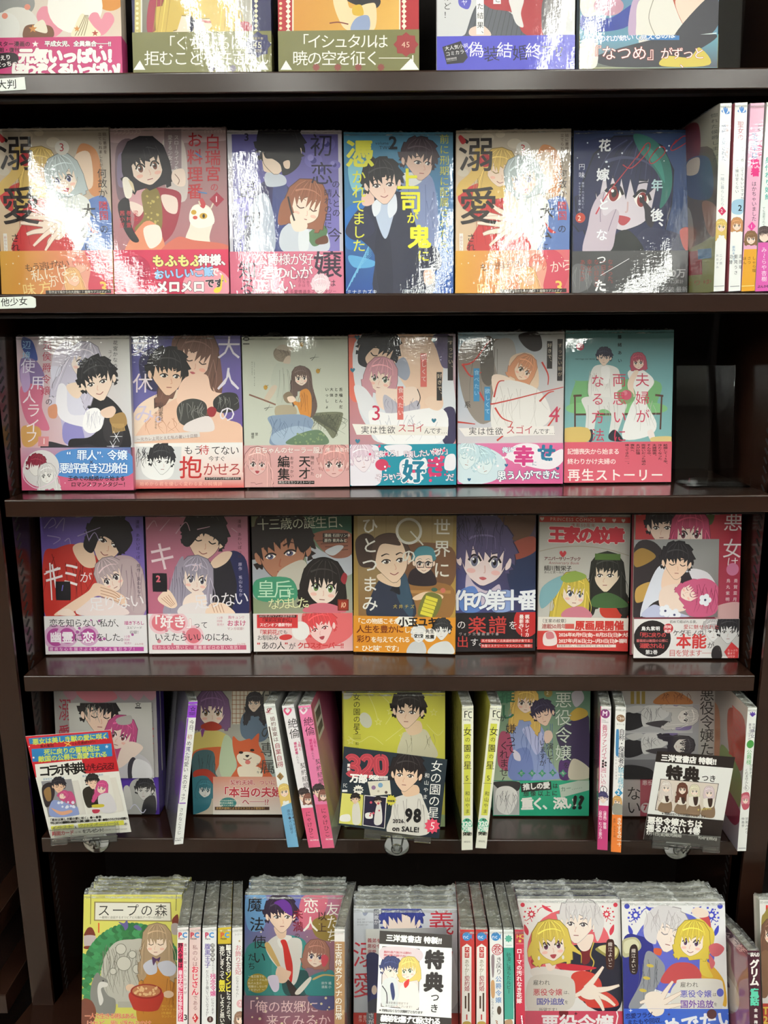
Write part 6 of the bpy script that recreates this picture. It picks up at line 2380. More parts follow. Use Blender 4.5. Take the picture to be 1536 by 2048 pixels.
f = face5(986, 1177, 1600, .050, V5D)
a = f.art
a.grad(['4a7a5e', '55806a', 'a8b89c', 'b8c4a8'])
a.b('3a7a58', '180,60 330,60 340,160 190,170')
a.b('a84a68', '200,480 320,520 360,700 330,860 180,800')
a.b('8a9ac8', '280,330 400,280 540,340 640,480 620,620 760,860 790,940 300,940 330,700')
a.b('6f80b8', '300,700 480,640 520,940 300,940')
a.b('b8bce0', '420,440 560,420 640,560 560,700 480,560')
a.lines('4a5c94', 16, 310, 380, 720, 930, 5, 231, 30)
a.b('d9b868', '300,120 360,60 520,60 590,160 580,280 520,320 330,320')
a.head(455, 170, 92, 'd6b05c', 'long', 0, 4, '6a5a58', 'f0d8c6', mouth='line', seed=232)
a.head(630, 290, 86, '2a2440', 'short', -.4, -16, '4a3c4c', 'eccab4', male=1, closed=1, seed=233)
a.b('3a3250', '760,480 900,360 1060,300 1083,440 1083,860 880,800 800,640')
a.b('c8a84c', '880,310 960,230 1050,250 1060,310 930,360')
a.b('c0bcc4', '910,80 1000,55 1030,140 960,220 920,180')
a.b('4a2c64', '790,760 900,780 890,940 790,935')
a.b('cfc9b4', '920,740 1080,830 1083,930 880,935')
a.b('e4c8b8', '640,470 700,460 720,520 680,580 640,570')
a.b('dcd6e4', '330,650 390,690 400,760 340,740')
a.t('悪役令嬢', 740, 65, 172, 'd8e2d4', v=1, sp=1.03, out='3a5a48', ow=.02)
a.t('を', 820, 770, 70, '1e1a24')
a.t('演じて', 655, 580, 74, '1c181c', v=1, sp=.95)
a.t('いますが', 585, 545, 70, '1c181c', v=1, sp=.96)
a.t('推し', 190, 30, 160, '2f6a4e', v=1, bold=.02)
a.t('が', 190, 300, 70, '2a2434')
a.t('嫌って', 250, 385, 110, '2a1a28', v=1, sp=.9)
a.t('くれません', 190, 560, 96, '2a1a28', v=1, sp=.92)
a.e('8a7a3c', 675, 80, 42)
a.t('2', 655, 52, 50, 'e4dcc0')
for i, (x, y) in enumerate(((410, 885), (515, 885), (615, 885), (720, 880), (822, 885))):
    a.star('3c8a6a', x, y, 40, 4, .55)
    a.t('だなななな'[i], x - 16, y - 18, 32, 'dcd4cc')
b = f.begin_band(955, ['1f9a74', '239c78', '1f9270', '1c8c6a'])
b.r('b4b4b2', 130, 962, 388, 1300)
b.b('26262a', '140,968 385,968 370,1060 280,1010 220,1060 150,1010')
b.b('e6e4e0', '160,1050 280,1010 370,1080 350,1200 280,1295 170,1240')
b.lines('5a5a5c', 16, 150, 1040, 380, 1290, 4, 235, 30)
b.p('1c1a1a', '402,985 700,962 706,1045 408,1072')
b.t('推しの愛', 420, 985, 70, 'f0eeea', rot=-4, bold=.04, sp=.95)
b.t('は', 715, 980, 56, '1c1a1a', bold=.02)
b.t('想像以上に', 425, 1058, 58, '1c1a1a', bold=.02, sp=1.22, rot=-1)
b.t('重く、深い', 400, 1125, 130, 'eeeae4', bold=.04, sp=.82, rot=-1)
b.t('!?', 905, 1080, 180, '1c1a1a', bold=.05, sp=1.1, skew=.1)
b.p('b8c8b8', '780,1000 1075,930 1080,1050 800,1125')
b.t('カー……', 790, 1020, 54, '4a6a5a', rot=-10)
f.finish('green cover with a blonde in a blue dress and bright green band', spine='4a7a60', edge='90a890', mat='calm', copies=1, copy_label='copy behind the green cover with the blonde in a blue dress')

f = face5(1240, 1436, 1500, .050, V5E)
GREY = f
a = f.art
a.grad(['a8a09c', '9c9490', 'a4a2a0', '9c9a98'])
for x in (350, 400, 445):
    a.r('8a7434', x, 55, x + 30, 165)
a.b('a4683c', '560,165 600,90 700,55 800,80 880,165')
a.lines('6a3c24', 14, 590, 60, 850, 165, 5, 241, 30)
a.t('悪役令嬢たち', 945, 20, 128, '2c2626', v=1, sp=.93)
a.r('b8404c', 430, 815, 480, 1140)
a.t('は揺るがない', 310, 740, 130, '2a2626', v=1, sp=.95)
a.l('8c4450', 4, '1090,60 1092,1140', sm=0)
b = f.begin_band(812, ['b4b2b0', 'a8646c', 'a85a64', 'b4b2b0'])
b.t('ない', 310, 880, 130, '201c1c', v=1, sp=.95)
b.r('a04a58', 430, 815, 560, 1150)
b.t('悪役令嬢', 445, 825, 50, 'e4d4d4')
b.e('d8c8c8', 478, 1070, 44)
b.t('7', 455, 1030, 70, 'b03a48', bold=.03)
f.finish('grey cover behind the black and white sign at the right end of the fifth board', spine='a49c9a', edge='a8a4a0', copies=1, copy_label='copy behind the grey cover that stands behind the black and white sign')

def card_mono(a):
    a.grad(['8c8c8e', '9a989c', '98969a', '8a8a8c'])
    a.r('a8a6a8', 300, 170, 885, 400)
    for x0, dy in ((0, 0), (0, 235)):
        a.b('2c2a2c', [(305, 240 + dy), (460, 255 + dy), (460, 350 + dy), (305, 385 + dy)])
        a.b('c8c6c4', [(460, 190 + dy), (640, 185 + dy), (680, 260 + dy), (560, 330 + dy), (460, 350 + dy)])
        a.b('bcbab8', [(310, 200 + dy), (420, 175 + dy), (470, 200 + dy), (380, 240 + dy)])
        a.lines('6a686a', 10, 460, 190 + dy, 650, 340 + dy, 4, 242 + dy, 40)
        a.b('403c40', [(480, 330 + dy), (640, 305 + dy), (760, 350 + dy), (640, 370 + dy)])
        a.b('7a6a98', [(650, 175 + dy), (760, 180 + dy), (700, 215 + dy)])
        a.b('7a6a98', [(780, 340 + dy), (870, 330 + dy), (860, 385 + dy), (740, 385 + dy)])
    a.head(830, 270, 62, 'c0bcb8', 'long', .3, 88, '5a5658', 'dcd6d0', seed=243, blush=0)
    a.head(800, 520, 62, '302c34', 'long', .3, 88, '5a5658', 'dcd6d0', seed=244, blush=0)
    a.r('b4b2b4', 300, 400, 885, 412)
    a.r('6c6a6e', 300, 640, 885, 812)
    a.b('2c2a2c', '300,690 520,720 540,812 300,812')
photo_card(("300,165 940,172 930,812 285,812", V5E), GREY, card_mono, 'grey picture card with figures printed sideways, behind the black and white sign')

# leaning spines
def tilt_spine(quad, view, yaw, grad, label, group='spines leaning on the fifth board', h=None, left='c8c8c0', right='c8c8c0', art=None, sides=None, **k):
    s = Spine(quad, base=Z5(quad_px(quad, view)[2][0]), yaw=yaw, tau=0, view=view, h=h)
    s.art.grad(grad)
    if art:
        art(s.art)
    for sd, cols, fn in (sides or []):
        sh = s.side_sheet(sd, cols)
        if fn:
            fn(sh)
    s.finish(label, group, left=left, right=right, peak=.0015, low=.001, **k)
    return s

def art(a):
    a.r('8a3cc0', 180, 150, 290, 287)
    a.star('3a1c58', 233, 215, 26)
    a.star('8a3cc0', 233, 215, 13)
    a.t('PRINCESS', 200, 240, 14, '3a1c58', bold=.04, sp=.8)
    a.t('BUNKO', 202, 254, 14, '3a1c58', bold=.04, sp=.9)
    a.l('7a34b0', 10, '190,290 112,1000', sm=0)
    a.l('7a34b0', 8, '120,998 172,1000', sm=0)
    a.t('今日、', 205, 305, 42, '2c2a34', v=1, rot=6)
    a.t('初', 186, 425, 44, 'b07a4a', rot=6)
    a.t('めて', 180, 480, 44, '2c2a34', v=1, rot=6)
    a.t('見た', 172, 530, 44, '5a4a8a', v=1, rot=6)
    a.t('可愛い', 162, 610, 44, '2c2a34', v=1, rot=6)
    a.t('女の子、', 150, 760, 42, '2c2a34', v=1, rot=6)
    a.t('→ア', 136, 910, 36, '2c2a34', v=1, rot=6)
    a.t('さかなこうじ', 122, 1035, 34, '3a3a3e', v=1, rot=6, sp=1.1)
    a.t('フレックス/BUNKO', 86, 1280, 13, '3a3a3e', bold=.03)
tilt_spine("196,155 272,152 150,1335 78,1335", V5B, -23, ['e8e8e4', 'eaeae6', 'eeeeea', 'e8e8e4'], 'white spine with a purple top block, leaning right, alone on the left',
           left='77757a', art=art, sides=[('L', ['5a585c', '6a686c', '727074', '4a484c'], lambda q: (q.b('6a4a8a', '60,40 95,30 95,90 70,95'), q.b('9a989c', '10,20 30,10 40,130 15,130')))])
def art(a):
    a.t('ℒ', 838, 205, 60, '8c2c3c', bold=.04)
    a.l('8c2c3c', 3, '845,270 905,266', sm=0)
    a.t('婚約破棄は', 872, 300, 46, '7a5a58', v=1, rot=-9, sp=1.05, bold=.01)
    a.t('自業自得', 912, 545, 52, '9a3844', v=1, rot=-9, sp=1.06, bold=.01)
    a.l('4a342c', 12, '868,390 940,760', sm=0)
    a.p('8a6a3c', '965,795 997,830 970,862 938,828')
    a.t('2', 952, 806, 40, '2c2018')
    a.head(1000, 950, 36, 'd8b868', 'long', -.2, -8, '4a4038', 'f0d8c6', seed=251)
    a.grad(['6ca4c8', '6ca4c8', '72acd0', '6ca4c8'], [(970, 1070), (1070, 1030), (1120, 1365), (1020, 1365)])
    a.t('漫画◆仲村ひなと/原作◆大山柴子', 1050, 1085, 26, '24344a', v=1, rot=-9)
tilt_spine("815,178 918,172 1106,1357 1024,1360", V5B, 6, ['e6e8e4', 'e2e4e0', 'eaece8', 'e6e8e4'], 'white spine with a light blue lower end, leaning left against the dog cover',
           right='5c5a5c', art=art, sides=[('R', ['8a8a88', '4a484a', '3c3a3c', '5a5448'], lambda q: q.b('8a7458', '10,95 60,100 80,138 10,138'))])
def pinkart(bg, logo, txt):
    def art(a, dx=0):
        a.heart(logo, 1018, 235, 34)
        a.heart(bg, 1018, 232, 18)
        a.t('絶倫', 1012, 300, 88, txt, v=1, rot=-9, sp=1.0)
        a.t('上司と/婚約破棄', 1100, 490, 26, 'c0306a', v=1, rot=-9, bold=.03)
        a.t('されたら', 1085, 590, 22, '4a3c40', v=1, rot=-9)
        a.t('契約結婚', 1118, 670, 52, '3c3438', v=1, rot=-9, sp=1.06)
        a.head(1150, 940, 38, '2a2024', 'short', .4, 0, '4a3c38', 'ecccb8', male=1, seed=252)
        a.head(1190, 970, 30, '7a4c40', 'bob', -.4, 0, '4a3c38', 'f0d8c8', seed=253)
        a.grad(['d8567c', 'd8567c', 'e0648a', 'd8567c'], [(1125, 1040), (1245, 1036), (1300, 1365), (1180, 1368)])
        a.t('にゃけひこ', 1165, 1070, 44, '4a1424', v=1, rot=-9, sp=1.02)
        a.t('OLYMPUS', 1205, 1295, 15, 'f4dce2', bold=.05)
    return art
tilt_spine("970,190 1070,184 1290,1360 1195,1363", V5B, 6, ['ece8ea', 'e8e4e8', 'ecdfe4', 'ece8ea'], 'white spine with a pink heart mark, leaning between the blue-ended and the pink spine',
           right='a89aa0', art=pinkart('ece8ea', 'd8507c', '2c2628'), sides=[('R', ['9a9a98', '6a6068', '5a5058', '7a7078'], None)])
def art(a):
    a.vw = (a.vw[0] + 132 / 4.151, a.vw[1], 4.151)
    pinkart('e07aa4', 'f4e4ec', '4a1c34')(a)
tilt_spine("1103,190 1215,183 1404,1366 1310,1371", V5B, 6, ['e27ca8', 'e07aa6', 'e27ca8', 'e07aa6'], 'pink spine with a white heart mark, leaning left, rightmost of its trio',
           right='a83c62', art=art, sides=[('R', ['a8486a', '9c3a5c', 'b04c70', 'a8a0a2'], lambda q: (q.r('c8c6c0', 8, 8, 34, 38), q.r('4a484a', 11, 12, 31, 22), q.r('4a484a', 11, 26, 31, 34), q.r('b8b4b4', 0, 118, 100, 140)))])

def star_spine(x, top, r):
    def art(a):
        a.l('222018', 8, [(x[0] - 22, top + 38), (x[0] - 22, top + 90)], sm=0)
        a.l('222018', 7, [(x[0] - 24, top + 40), (x[0] + 2, top + 38)], sm=0)
        a.l('222018', 7, [(x[0] - 24, top + 62), (x[0] - 4, top + 61)], sm=0)
        a.l('222018', 7, [(x[0] + 36, top + 44), (x[0] + 14, top + 46), (x[0] + 8, top + 66), (x[0] + 18, top + 88), (x[0] + 36, top + 88)])
        a.t('swing', x[0] - 34, top + 92, 24, '222018')
        dx = lambda y: x[1] * (y - top) / 1190
        a.p('cfd04e', [(x[0] - 28 + dx(top + 140), top + 140), (x[0] + 26 + dx(top + 140), top + 140), (x[0] + 26 + dx(top + 895), top + 895), (x[0] - 28 + dx(top + 895), top + 895)])
        a.t('女', x[0] - 36 + dx(top + 170), top + 165, 74, '26241a')
        a.t('の', x[0] - 20 + dx(top + 250), top + 245, 44, '26241a')
        a.t('園', x[0] - 32 + dx(top + 305), top + 305, 64, '26241a', bold=.01)
        a.t('の', x[0] - 20 + dx(top + 385), top + 382, 44, '26241a')
        a.t('星', x[0] - 34 + dx(top + 450), top + 440, 72, '26241a')
        a.t('5', x[0] - 16 + dx(top + 560), top + 552, 58, '26241a')
        a.l('4a4830', 3, [(x[0] - 36 + dx(top + 625), top + 625), (x[0] + 36 + dx(top + 625), top + 625)], sm=0)
        a.t('和山やま', x[0] - 18 + dx(top + 680), top + 690, 40, '26241a', v=1, sp=1.25, rot=-math.degrees(math.atan(x[1] / 1190)))
        a.e('4ab08c', x[0] - 2 + dx(top + 980), top + 980, 46, 62)
        a.t('累計', x[0] - 16 + dx(top + 925), top + 925, 18, '1c3a2c', bold=.04)
        a.t('320', x[0] - 46 + dx(top + 960), top + 938, 56, 'eef4ec', bold=.05, sp=.95)
        a.t('万部', x[0] - 42 + dx(top + 1010), top + 990, 44, 'eef4ec', bold=.05, sp=.95)
        a.t('突破!', x[0] - 36 + dx(top + 1055), top + 1035, 34, '26241a', bold=.05)
        a.t('祥伝社', x[0] - 28 + dx(top + 1110), top + 1110, 19, '4a4838')
    return art
tilt_spine("1055,188 1148,186 1143,1378 1050,1378", V5C, -3, ['e4e4d0', 'e8e8d4', 'eaeada', 'e4e4d4'], 'upright white spine with a yellow title strip, right of the yellow cover',
           left='9a9640', art=star_spine((1100, -4), 188, 0), sides=[('L', ['8a8440', 'aaa44c', 'b0aa4c', '7a7438'], lambda q: q.r('4a5a3c', 0, 112, 100, 140))])
tilt_spine("1290,186 1382,186 1257,1368 1164,1364", V5C, -1, ['e4e4d0', 'e8e8d4', 'eaeada', 'e4e4d4'], 'white spine with a yellow title strip, leaning right onto the green cover',
           left='aaa440', art=star_spine((1336, -126), 186, 6), sides=[('L', ['a49e40', 'c8c250', 'c4be4c', '8a8438'], lambda q: q.r('4a5a3c', 0, 112, 100, 140))])
def art(a):
    a.p('c83a70', '85,198 96,198 78,1060 64,1060')
    a.e('7a2a6c', 130, 258, 40)
    a.t('M', 104, 226, 58, 'f0e0ec', bold=.03, skew=.1)
    a.t('missy/COMICS', 100, 306, 15, '4a3a44')
    a.t('義兄ヴァンパイアは', 105, 352, 46, 'c05a78', v=1, sp=.86, bold=.01, rot=1.5)
    a.t('囲い込む', 92, 720, 50, 'c05a78', v=1, sp=.98, bold=.0, rot=1.5)
    for i in range(3):
        a.e('2a2628', 112 - i, 668 + 24 * i, 10)
        if i < 2:
            a.e('2a2628', 135 - i, 680 + 24 * i, 10)
    a.e('2a2628', 116, 916, 32)
    a.e('ece8ea', 116, 916, 27)
    a.t('1', 103, 888, 50, '2a2628', bold=.02)
    a.head(112, 985, 32, '34305c', 'short', 0, 0, '4a4a6a', 'ecd8cc', male=1, seed=261)
    a.grad(['b83070', 'b83070', 'c03a78', 'b83070'], [(50, 1052), (168, 1050), (155, 1440), (40, 1440)])
    a.t('〈漫画〉歌猫/〈原作〉むつき紫乃', 112, 1078, 30, 'f4e0ea', v=1, sp=.96, bold=.02, sx=1.0)
tilt_spine("90,198 182,196 150,1432 62,1432", V5E, 10, ['ece8e8', 'e8e4e6', 'ece8ea', 'ece8ea'], 'white spine with a crimson lower end, right of the green-banded cover',
           left='5a4a50', art=art, sides=[('L', ['5a585a', '8a6a74', 'a04a68', '3a4a40'], lambda q: (q.b('8a4a5c', '60,20 95,20 95,90 70,100'), q.b('4a5a52', '0,60 40,50 50,138 0,138')))])
def art(a):
    a.e('8a6a50', 265, 290, 36, 30)
    a.t('Opal', 234, 268, 34, 'e8dcd0', skew=.2, sp=.85)
    a.t('オパール', 230, 330, 17, '4a4444')
    a.b('3a7cac', '226,400 240,380 250,400 246,600 236,600 222,580')
    a.t('自称・保護者の', 250, 372, 52, '3a3640', v=1, sp=.92, bold=.01, rot=1.5)
    a.t('騎士様が', 242, 690, 54, '6aaec4', v=1, sp=.9, bold=.01, rot=1.5)
    a.t('甘やかしてきます', 216, 600, 20, '8a7a80', v=1, sp=1.3)
    a.p('2a86b4', '248,875 284,912 248,950 212,912')
    a.t('2', 232, 884, 50, 'eef4f6', bold=.03)
    a.head(235, 990, 30, 'c89a5c', 'bob', 0, 0, '4a4a4a', 'f0dccc', seed=262)
    a.head(255, 1070, 26, '2a2640', 'short', 0, 0, '4a4a4a', 'f0dccc', male=1, seed=263)
    a.b('8a8a80', '205,1010 280,1020 280,1100 200,1100')
    a.grad(['e0782c', 'e0782c', 'e47e30', 'e0782c'], [(165, 1108), (292, 1106), (280, 1460), (150, 1460)])
    a.t('きやするの一十', 232, 1130, 42, 'f6ead8', v=1, sp=.9, bold=.02)
    a.t('原作 みなもと翔', 200, 1140, 22, '5a2c14', v=1, sp=1.0)
tilt_spine("222,202 308,200 268,1452 178,1449", V5E, 10, ['ecebe8', 'e8e8e6', 'ecebe8', 'ecebe8'], 'white spine with an orange lower end, left of the grey cover',
           left='a8a49c', art=art, sides=[('L', ['7a7a78', 'b0aca6', 'c0a090', '9a7a60'], lambda q: q.r('c8782c', 0, 102, 100, 140))])
def art(a):
    for i in range(5):
        q = R(-60 + 30 * i)
        a.b('4a2c8c', [(1400, 285), (1400 + 24 * math.sin(q) - 6, 265 - 10 * math.cos(q)), (1400 + 36 * math.sin(q), 282 - 44 * math.cos(q)), (1400 + 24 * math.sin(q) + 8, 268 - 10 * math.cos(q))])
    a.t('完璧な/悪女の', 1400, 340, 26, '3a3648', v=1)
    a.t('悪女', 1380, 390, 42, '4a4468', v=1, sp=.95)
    a.t('はずの', 1362, 415, 24, '4a4468', v=1)
    a.e('3c8a3c', 1382, 520, 30, 36, 20)
    a.t('公爵様', 1352, 565, 46, '6ab070', v=1, sp=.95, bold=.01, rot=3)
    a.t('が別れて', 1374, 690, 32, '4a6a58', v=1)
    a.t('くれません！', 1336, 730, 30, '3a3a3c', v=1, sp=.85)
    a.l('6a6a6c', 3, '1350,872 1374,898 1350,925 1326,898 1350,872', sm=0)
    a.t('6', 1336, 876, 38, '4a4a4c')
    a.b('b04a5c', '1300,960 1370,940 1372,1060 1320,1080')
    a.head(1340, 1000, 26, 'c87a88', 'bob', 0, 0, '4a4a4a', 'f0dcd0', seed=264)
    a.t('甘夏みのり/仲島歩', 1338, 1150, 26, '4a4c50', v=1, sp=1.15)
    a.r('7a7c7e', 1280, 1415, 1342, 1420)
tilt_spine("1362,206 1440,206 1345,1442 1270,1442", V5E, 0, ['e6e8e4', 'eaece8', 'e8eae6', 'e4e6e2'], 'white spine with a purple lotus mark at the right end of the fifth board',
           left='9a9488', art=art, sides=[('L', ['8a8680', 'c8b4a8', '8a8490', '7a6a70'], lambda q: (q.b('a84838', '60,20 95,14 98,60 70,60'), q.b('7a8a4a', '50,60 95,66 95,100 55,98'), q.b('8a3048', '55,95 100,100 90,120 60,118'), q.b('b87a58', '5,40 40,30 45,90 10,100'), q.t('悪女', 66, 10, 26, 'b03c2c', v=1)))])

# ---- clear suction clips and the printed signs they hold
def sign(quad, view, y, art, label, backing='c8c8c4'):
    q = quad_px(quad, view)
    m, w, h = card_pose(q, y)
    s = Sheet(q, w, h).view(view)
    art(s)
    o = s.build('shop_sign', MAT['card'], None, extra=[box_vf(0, w, .00002, .0008, 0, h) + (backing,)])
    o.matrix_world = m
    tag(o, label, 'sign')
    return o

def art(a):
    a.grad(['c02a34', 'b8242e', 'b02028', 'b8242e'], [(75, 415), (800, 360), (870, 730), (170, 775)])
    a.grad(['e8e6de'] * 4, [(168, 768), (868, 720), (975, 1240), (300, 1280)])
    a.p('2f78b0', '112,440 772,385 780,438 120,490')
    a.t('悪女は美しき獣の愛に咲く', 140, 445, 54, 'c8d44c', bold=.03, rot=-4.8, sp=.98)
    a.t('鳥丸紫明', 205, 494, 28, '3a0a10', bold=.02, rot=-4.8)
    a.t('2ヵ月連続刊行!!', 470, 472, 28, '3a0a10', bold=.02, rot=-4.8)
    a.l('e8b848', 8, '405,475 462,502', sm=0)
    a.l('e8b848', 8, '458,465 412,512', sm=0)
    a.p('2f78b0', '136,530 802,482 810,592 146,638')
    a.t('死に戻りの薔薇姫は', 235, 532, 54, 'c8d44c', bold=.03, rot=-4.2, sp=.96)
    a.t('敵国の公爵に溺愛される', 190, 590, 54, 'c8d44c', bold=.03, rot=-4.2, sp=.97)
    a.star('c8dcea', 762, 510, 18)
    a.p('eceae2', '165,658 552,622 578,742 180,768')
    a.t('コラボ特典', 190, 668, 104, '16120f', bold=.03, rot=-4.5, sp=.72, sx=.98)
    a.t('がもらえる！', 580, 655, 70, '5c0a14', bold=.02, rot=-3.5, sp=.62)
    a.dots('f0d8d4', 8, 110, 430, 860, 640, 5, 8, 12)
    a.t('斎賀菜月 × 鳥丸紫明', 232, 775, 19, '5a8ab0', rot=-4)
    a.t('鷹井右卿 × 鳥丸紫明', 555, 752, 19, '5a8ab0', rot=-4)
    a.p('8a888c', '218,800 465,782 528,1082 280,1096')
    a.b('2c2428', '225,850 300,810 330,900 290,1000 250,1000')
    a.b('8a6a40', '240,880 290,850 300,950 265,960')
    a.head(360, 840, 44, '242028', 'short', .3, 0, '4a4040', 'e0b89c', male=1, closed=1, seed=271)
    a.b('b84a78', '410,900 470,890 500,980 430,1000')
    a.head(400, 920, 28, 'b84a78', 'bob', -.3, 50, '6a4040', 'f0d8c8', closed=1, seed=272)
    a.b('8a98c8', '310,960 420,980 520,1020 526,1080 300,1090')
    a.b('d8a080', '300,1020 380,1050 460,1040 470,1060 380,1080')
    a.dots('e0e4f0', 10, 360, 960, 510, 1030, 8, 14, 13)
    a.p('d8d4cc', '468,798 522,792 588,1078 535,1082')
    a.p('e2dfd6', '538,768 782,752 850,1062 600,1078')
    a.b('2a261f', '560,880 640,850 700,980 640,1020 590,1010')
    a.head(640, 810, 42, '201c1c', 'short', .4, 0, '4a4040', 'e8c4ac', male=1, closed=1, seed=273)
    a.head(720, 860, 38, 'c04c80', 'long', -.4, 10, '6a4040', 'f0d8c8', seed=274)
    a.b('d4d0d4', '690,930 790,910 840,1050 720,1060')
    a.b('c8b83c', '640,1000 730,995 730,1018 650,1022')
    a.b('b83a50', '640,1040 700,1040 690,1065 650,1068')
    a.p('ded9cf', '788,775 838,770 905,1052 852,1060')
    a.t('「悪女は美しき獣の愛に咲く」❶～❹巻', 282, 1108, 24, '1c1812', bold=.03, rot=-2.6)
    a.t('「死に戻りの薔薇姫は敵国の公爵に溺愛される」❶～❷巻のうちどれか1冊購入で', 282, 1134, 23, '1c1812', bold=.03, rot=-2.6, sp=.8)
    a.p('d2cf4a', '300,1170 486,1158 490,1198 306,1208')
    a.p('d2cf4a', '520,1155 900,1132 905,1170 526,1192')
    a.t('イラスト', 305, 1165, 42, '7a7c48', rot=-3.4, skew=.1)
    a.t('＆', 490, 1172, 26, '1c1812', bold=.03)
    a.t('クロスオーバーSS', 522, 1152, 42, '7a7c48', rot=-3.4, skew=.1)
    a.t('の', 905, 1150, 26, '1c1812', bold=.03)
    a.t('両面カード', 308, 1212, 38, 'b8202c', bold=.05, rot=-3, sp=.94)
    a.t('(全2種)', 490, 1214, 18, '1c1812', rot=-3)
    a.t('をプレゼント！', 555, 1200, 34, '16120f', bold=.04, rot=-3, sp=.8)
    a.t('※特典は無くなり次第終了となります', 735, 1204, 12, '3a342c', rot=-2, sp=.95)
sign("85,425 795,368 962,1232 298,1270", V5A, -.030, art, 'red and white sign with blue title bars, clipped to the left of the fifth board')

def art(a):
    a.grad(['232c36', '263038', '1c2630', '202a32'])
    for off, cc in ((0, 'c84c58'), (9, '7c2c38'), (18, 'c84c58'), (27, '7c2c38'), (36, 'c84c58')):
        pass
    for w_, cc in ((52, 'c44a56'), (38, '7a2c36'), (30, 'c44a56'), (20, '7a2c36'), (12, 'c44a56')):
        a.l(cc, w_, '105,615 130,595 165,600 190,630 175,660 140,665 185,680 195,715 170,740 130,735 110,715')
        a.l(cc, w_, '228,625 250,598 290,600 305,635 285,690 232,742 320,742')
        a.l(cc, w_, '385,598 350,612 348,672 360,722 390,735 420,715 425,660 415,612 385,598')
    a.t('累/計', 102, 650, 28, 'eceae6', bold=.04)
    a.t('万部', 128, 732, 76, 'f2f0ea', bold=.06, rot=4, sp=.95)
    a.t('突破!!!!!!!', 285, 744, 44, 'f2f0ea', bold=.05, sp=.92, rot=2)
    a.t('FC', 68, 808, 48, 'eceae6', sx=.6)
    a.r('eceae6', 60, 868, 104, 886)
    a.b('d6d2ca', '490,960 540,920 700,895 740,960 790,1110 760,1240 450,1230 470,1080')
    a.lines('8a8680', 9, 490, 940, 760, 1200, 4, 281, 20)
    a.b('e0bea0', '560,860 680,830 700,900 590,925')
    a.head(600, 740, 104, '221c1e', 'short', -.35, 6, '4a3c38', 'e4c4aa', male=1, seed=282)
    a.t('女の園の星', 800, 625, 98, 'f0eee8', v=1, sp=.97, rot=4)
    a.t('和山やま', 748, 730, 42, 'f0eee8', v=1, sp=1.4, rot=5)
    a.star('ece8dc', 197, 870, 46, 12, .72)
    a.t('通常版', 170, 860, 20, '1c242c', bold=.04)
    a.star('cfc648', 470, 955, 48, 12, .72)
    a.t('特装版', 442, 952, 20, '1c242c', bold=.04)
    a.p('dcd6c4', '275,800 460,790 472,905 300,920')
    for x, y, r, c in ((325, 850, 18, '8a6a8c'), (382, 830, 20, '7aa0c0'), (430, 890, 12, '4a3c38'), (365, 880, 10, 'b8b09c')):
        a.e(c, x, y, r)
    a.p('d4cf6c', '58,895 240,912 225,1168 32,1150')
    a.b('d8d4c8', '150,1000 200,980 215,1140 150,1150')
    a.head(172, 945, 30, '221c1e', 'short', -.3, 0, '4a3c38', 'e4c4aa', male=1, seed=283)
    a.b('e8e6e0', '48,1085 120,1075 125,1130 45,1130')
    a.p('ece8e0', '248,912 436,928 418,1192 232,1166')
    a.p('241f34', '253,918 430,934 413,1186 238,1162')
    a.b('d8d4d0', '350,1000 385,985 395,1140 330,1150')
    a.head(362, 962, 24, '221c1e', 'short', -.3, 0, '4a3c38', 'e4c4aa', male=1, seed=284)
    a.b('e8e6e0', '258,1065 310,1060 315,1105 262,1105')
    a.dots('c0485c', 6, 260, 930, 420, 1100, 7, 11, 14)
    a.t('2026.', 485, 1105, 44, '1c1a1c', bold=.03, sp=.95)
    a.t('98', 590, 1000, 150, '1c1a1c', bold=.05, sp=1.08, sx=.8, rot=2)
    a.t('on SALE!', 482, 1158, 58, '1c1a1c', bold=.04, sp=.95, rot=3)
    a.star('d84c64', 810, 1165, 66, 10, .74)
    a.t('5', 786, 1120, 88, 'f4e8e6', skew=.15)
sign("75,508 930,625 866,1272 25,1165", V5C, -.034, art, 'dark blue sign with a pink 320 and a man, before the yellow cover', '2a323a')

